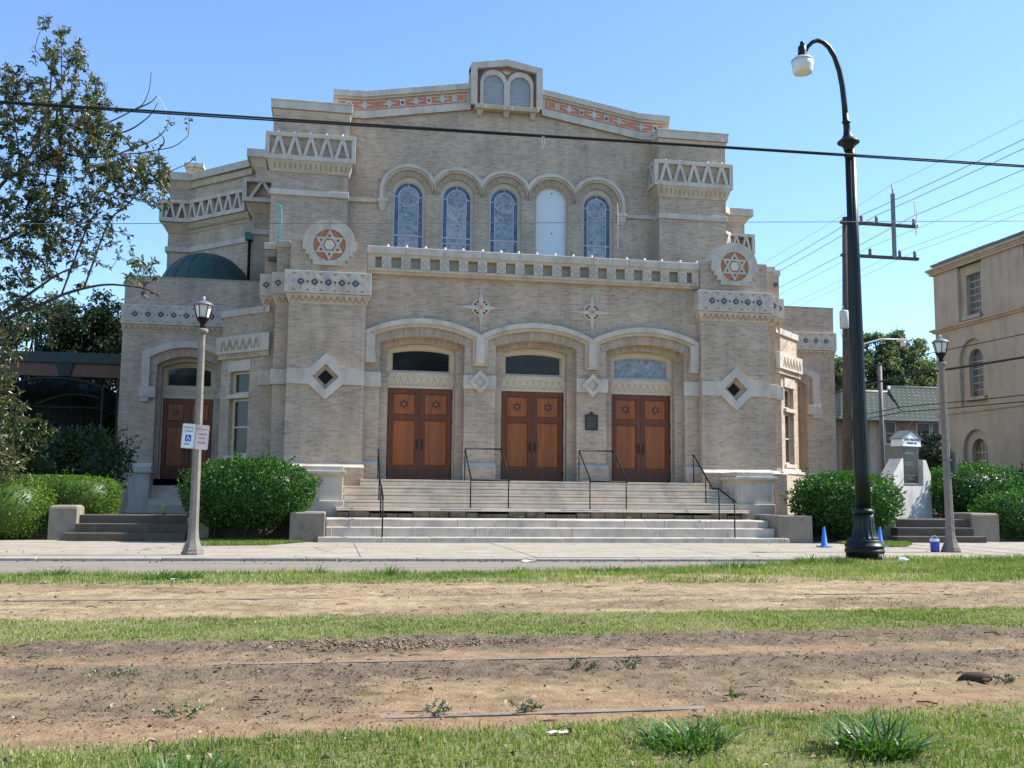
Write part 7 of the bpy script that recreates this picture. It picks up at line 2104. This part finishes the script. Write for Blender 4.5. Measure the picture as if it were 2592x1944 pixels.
for (z0, z1, d) in ((7.82, 7.90, 0.09), (7.90, 7.98, 0.17), (4.44, 4.55, 0.06), (4.25, 4.265, 0.012)):
    mb.box(-d, 7.95, -d, 0.2 if z0 > 5 else 0.05, z0, z1, 'stucco_t', CT)
mb.box(-0.1, 7.95, -0.1, 0.05, 7.981, 8.0, 'galv', CT)
for a in BAY:
    mb.box(a - 0.55, a + 0.65, -0.03, 0.2, 4.86, 5.015, 'stucco_t', CT)
    mb.box(a - 0.5, a + 0.6, -0.05, 0.2, 8.05, 8.20, 'stucco', CT)
build('string_course', mb, ch)
for i, a in enumerate(BAY):
    for k, P in enumerate(([(a - 0.42, 8.2), (a + 0.48, 8.2), (a + 0.48, 9.9), (a - 0.42, 9.9)], [(a - 0.45, 5.0)] + segarch(a, 0.47, 6.45, 6.92, 16) + [(a + 0.45, 5.0)], [(a - 0.48, 1.28)] + segarch(a, 0.49, 2.94, 3.43, 16) + [(a + 0.48, 1.28)])):
        mb = MB(); mb.plate(P, [], 0.32, 0.34, 'gl_church2' if k == 2 else 'gl_church', CT)
        w = build('leaded_window', mb, ch)
        mb = MB()
        z0, z1 = (8.22, 9.86) if k == 0 else ((5.02, 6.7) if k == 1 else (1.3, 3.2))
        nz = 6
        for j in range(1, nz): mb.box(a - 0.41, a + 0.44, 0.30, 0.321, z0 + (z1 - z0) * j / nz - 0.013, z0 + (z1 - z0) * j / nz + 0.013, 'lgrey', CT)
        for dx in (-0.2, 0.0, 0.2): mb.box(a + dx - 0.006, a + dx + 0.006, 0.305, 0.3205, z0, z1, 'galv', CT)
        build('glazing_bar', mb, w)
def tile_mat():
    m, nt, b = mat('green_clay_tiles')
    g = geo(nt); p = g.outputs['Position']
    s = nd(nt, 'ShaderNodeSeparateXYZ'); ln(nt, p, s.inputs[0])
    wx = math_n(nt, 'ABSOLUTE', math_n(nt, 'SINE', math_n(nt, 'MULTIPLY', s.outputs[0], PI / 0.36)))
    rowf = math_n(nt, 'FRACT', math_n(nt, 'MULTIPLY', s.outputs[1], 1 / 0.62))
    h = math_n(nt, 'ADD', math_n(nt, 'MULTIPLY', wx, 0.7), math_n(nt, 'MULTIPLY', rowf, -0.5))
    n1 = noise(nt, p, 0.55, 3); n2 = noise(nt, p, 9, 3)
    c = ramp(nt, n2, [(0.3, (0.03, 0.062, 0.04)), (0.7, (0.085, 0.135, 0.09))])
    c = mix(nt, ramp(nt, h, [(0.25, 0.0), (0.55, 1.0)]), (0.045, 0.05, 0.04), c)
    c = mix(nt, ramp(nt, h, [(0.55, 0.0), (0.7, 0.6)]), c, (0.27, 0.32, 0.25))
    c = mix(nt, ramp(nt, n1, [(0.69, 0.0), (0.71, 0.8)]), c, (0.26, 0.10, 0.07))
    ln(nt, c, b.inputs['Base Color']); b.inputs['Roughness'].default_value = 0.85; b.inputs['Specular IOR Level'].default_value = 0.15
    bump(nt, b, h, 0.35, 0.05)
    return m
M['tiles'] = tile_mat()
ho = thing('tan_house', (32, 34, 0), 'tan two-storey house with a green clay-tile roof between the pole and the church', 'house')
mb = MB(); mb.box(27.3, 44, 30.0, 42, 0, 6.1, 'tan'); mb.box(25.3, 27.298, 30.8, 41, 0, 5.9, 'tan'); mb.box(26.85, 27.32, 29.94, 31, 0, 6.05, 'stucco_t'); build('wall', mb, ho)
mb = MB()
def roofhip(mb, x0, x1, y0, y1, ze, xr0, xr1, yr, zr, m):
    mb.add([(x0, y0, ze), (x1, y0, ze), (x1, y1, ze), (x0, y1, ze), (xr0, yr, zr), (xr1, yr, zr)], [(0, 1, 5, 4), (1, 2, 5), (2, 3, 4, 5), (3, 0, 4), (0, 3, 2, 1)], m)
roofhip(mb, 24.6, 45, 29.2, 43, 5.85, 27.6, 33.0, 34.6, 8.05, 'tiles')
roofhip(mb, 29.4, 46, 30.4, 43, 6.35, 31.2, 41, 35.0, 8.45, 'tiles')
rf = build('roof', mb, ho)
mb = MB()
mb.tube([(27.6, 34.6, 8.07), (31.0, 34.6, 8.07)], 0.11, 'stucco_t', 8); mb.tube([(31.2, 35, 8.47), (41, 35, 8.47)], 0.11, 'stucco_t', 8); mb.tube([(30.95, 34.6, 8.1), (31.25, 34.9, 8.47)], 0.10, 'stucco_t', 8)
mb.box(24.5, 45, 29.1, 29.25, 5.75, 5.86, 'lgrey')
build('ridge_and_gutter', mb, rf)
for x0, x1 in ((27.95, 28.55), (30.05, 30.85), (31.1, 31.9), (33.5, 34.2)):
    mb = MB(); mb.plate([(x0 - 0.08, 4.3), (x1 + 0.08, 4.3), (x1 + 0.08, 5.75), (x0 - 0.08, 5.75)], [[(x0, 4.4), (x1, 4.4), (x1, 5.67), (x0, 5.67)]], 29.94, 30.05, 'lgrey'); mb.box(x0, x1, 29.965, 30.0, 5.0, 5.045, 'lgrey'); w = build('window', mb, ho)
    mb = MB(); mb.box(x0 - 0.01, x1 + 0.01, 29.985, 29.999, 4.38, 5.68, 'gl_house'); build('glass_pane', mb, w)
mb = MB(); mb.tube([(29.35, 29.3, 5.75), (29.2, 29.85, 5.35), (29.2, 29.9, 0.2)], 0.05, 'stucco_t', 6); build('downpipe', mb, ho)
gr = thing('white_garage', (22.6, 34, 0), 'small white sided building with a pale blue door beside the right wing', 'garage')
mb = MB(); mb.box(20.5, 25.25, 32, 38, 0.0, 5.45, 'siding'); build('wall', mb, gr)
mb = MB(); mb.add([(20.3, 31.8, 5.4), (25.4, 31.8, 5.4), (25.4, 38.2, 5.4), (20.3, 38.2, 5.4), (22.8, 31.8, 6.5), (22.8, 38.2, 6.5)], [(0, 1, 4), (1, 2, 5, 4), (2, 3, 5), (3, 0, 4, 5)], 'red'); build('roof', mb, gr)
mb = MB(); mb.box(23.2, 25.15, 31.95, 31.999, 0.3, 4.0, 'bluedoor'); mb.box(23.1, 25.24, 31.93, 31.998, 4.0, 4.14, 'white'); build('door', mb, gr)
sp = thing('grey_pipe_pole', (21.75, 20, 0), 'slim grey pole standing in front of the tan house', 'pole')
mb = MB(); mb.tube([(21.78, 20, 0), (21.76, 20, 7.75)], 0.105, 'pole_grey', 12); mb.lathe([(0.12, 7.74), (0.12, 7.82), (0.02, 7.86)], 'pole_grey', 12, (21.76, 20, 0)); build('shaft', mb, sp)
# trees across the street, behind the viewpoint (only seen as reflections)
big_tree('street_oak', 'oak across the street mirrored in the door glass', (3, -52, 0), blobs(3, -52, 8.5, 9, 3, 6, 26, 2.4), 120, 0.9, 'leaf_dark', 0.6, 61, 'oaks across the street')
big_tree('street_oak', 'wide oak across the street mirrored in the middle door glass', (20, -55, 0), blobs(20, -55, 8.5, 9, 3, 6, 26, 2.4), 120, 0.9, 'leaf_dark', 0.6, 62, 'oaks across the street')
big_tree('street_oak', 'oak across the street mirrored in the side wing glass', (-15, -54, 0), blobs(-15, -54, 8.5, 9, 3, 6, 26, 2.4), 120, 0.9, 'leaf_dark', 0.6, 63, 'oaks across the street')

# ------------------------------------------------------------------ LIGHT, SKY, CAMERA
AZ, EL = math.radians(SUN_AZ), math.radians(SUN_EL)     # azimuth measured from +X towards +Y
sd = Vector((math.cos(AZ) * math.cos(EL), math.sin(AZ) * math.cos(EL), math.sin(EL)))
sl = bpy.data.lights.new('sun', 'SUN'); sl.energy = SUN_E; sl.angle = math.radians(0.53); sl.color = (1.0, 0.945, 0.86)
so = bpy.data.objects.new('sun', sl); so.rotation_euler = sd.to_track_quat('Z', 'Y').to_euler(); so.location = (30, 10, 40); COL.objects.link(so)
w = bpy.data.worlds.new('World'); SC.world = w; w.use_nodes = True
nt = w.node_tree; nt.nodes.clear()
sk = nt.nodes.new('ShaderNodeTexSky'); sk.sky_type = 'NISHITA'; sk.sun_disc = False
sk.sun_elevation = EL; sk.sun_rotation = PI / 2 - AZ
sk.altitude = 0; sk.air_density = SKY_AIR; sk.dust_density = SKY_DUST; sk.ozone_density = SKY_OZ
bg = nt.nodes.new('ShaderNodeBackground'); bg.inputs[1].default_value = SKY_S
ow = nt.nodes.new('ShaderNodeOutputWorld'); nt.links.new(sk.outputs[0], bg.inputs[0]); nt.links.new(bg.outputs[0], ow.inputs[0])
cd = bpy.data.cameras.new('camera'); cam = bpy.data.objects.new('camera', cd); COL.objects.link(cam)
cd.sensor_width = 36; cd.lens = 2520.8 / 2592 * 36; cd.clip_end = 2000; cd.clip_start = 0.05
yaw, pit, rol = 0.1798, 0.1101, 0.0102
fw = Vector((math.sin(yaw) * math.cos(pit), math.cos(yaw) * math.cos(pit), math.sin(pit)))
r0 = Vector((math.cos(yaw), -math.sin(yaw), 0)); u0 = r0.cross(fw)
rt = r0 * math.cos(rol) + u0 * math.sin(rol); up = -r0 * math.sin(rol) + u0 * math.cos(rol)
R3 = Matrix((rt, up, -fw)).transposed()
cam.matrix_world = Matrix.Translation((-5.369, -25.667, 1.101)) @ R3.to_4x4()
SC.camera = cam
SC.render.engine = 'CYCLES'
SC.cycles.max_bounces = 8; SC.cycles.diffuse_bounces = 4; SC.cycles.transmission_bounces = 4; SC.cycles.caustics_reflective = False; SC.cycles.caustics_refractive = False
SC.cycles.sample_clamp_indirect = 8.0
SC.view_settings.view_transform = 'Standard'; SC.view_settings.look = 'None'; SC.view_settings.gamma = 1.0
SC.view_settings.exposure = EXPO
SC.render.resolution_x = 1024; SC.render.resolution_y = 768
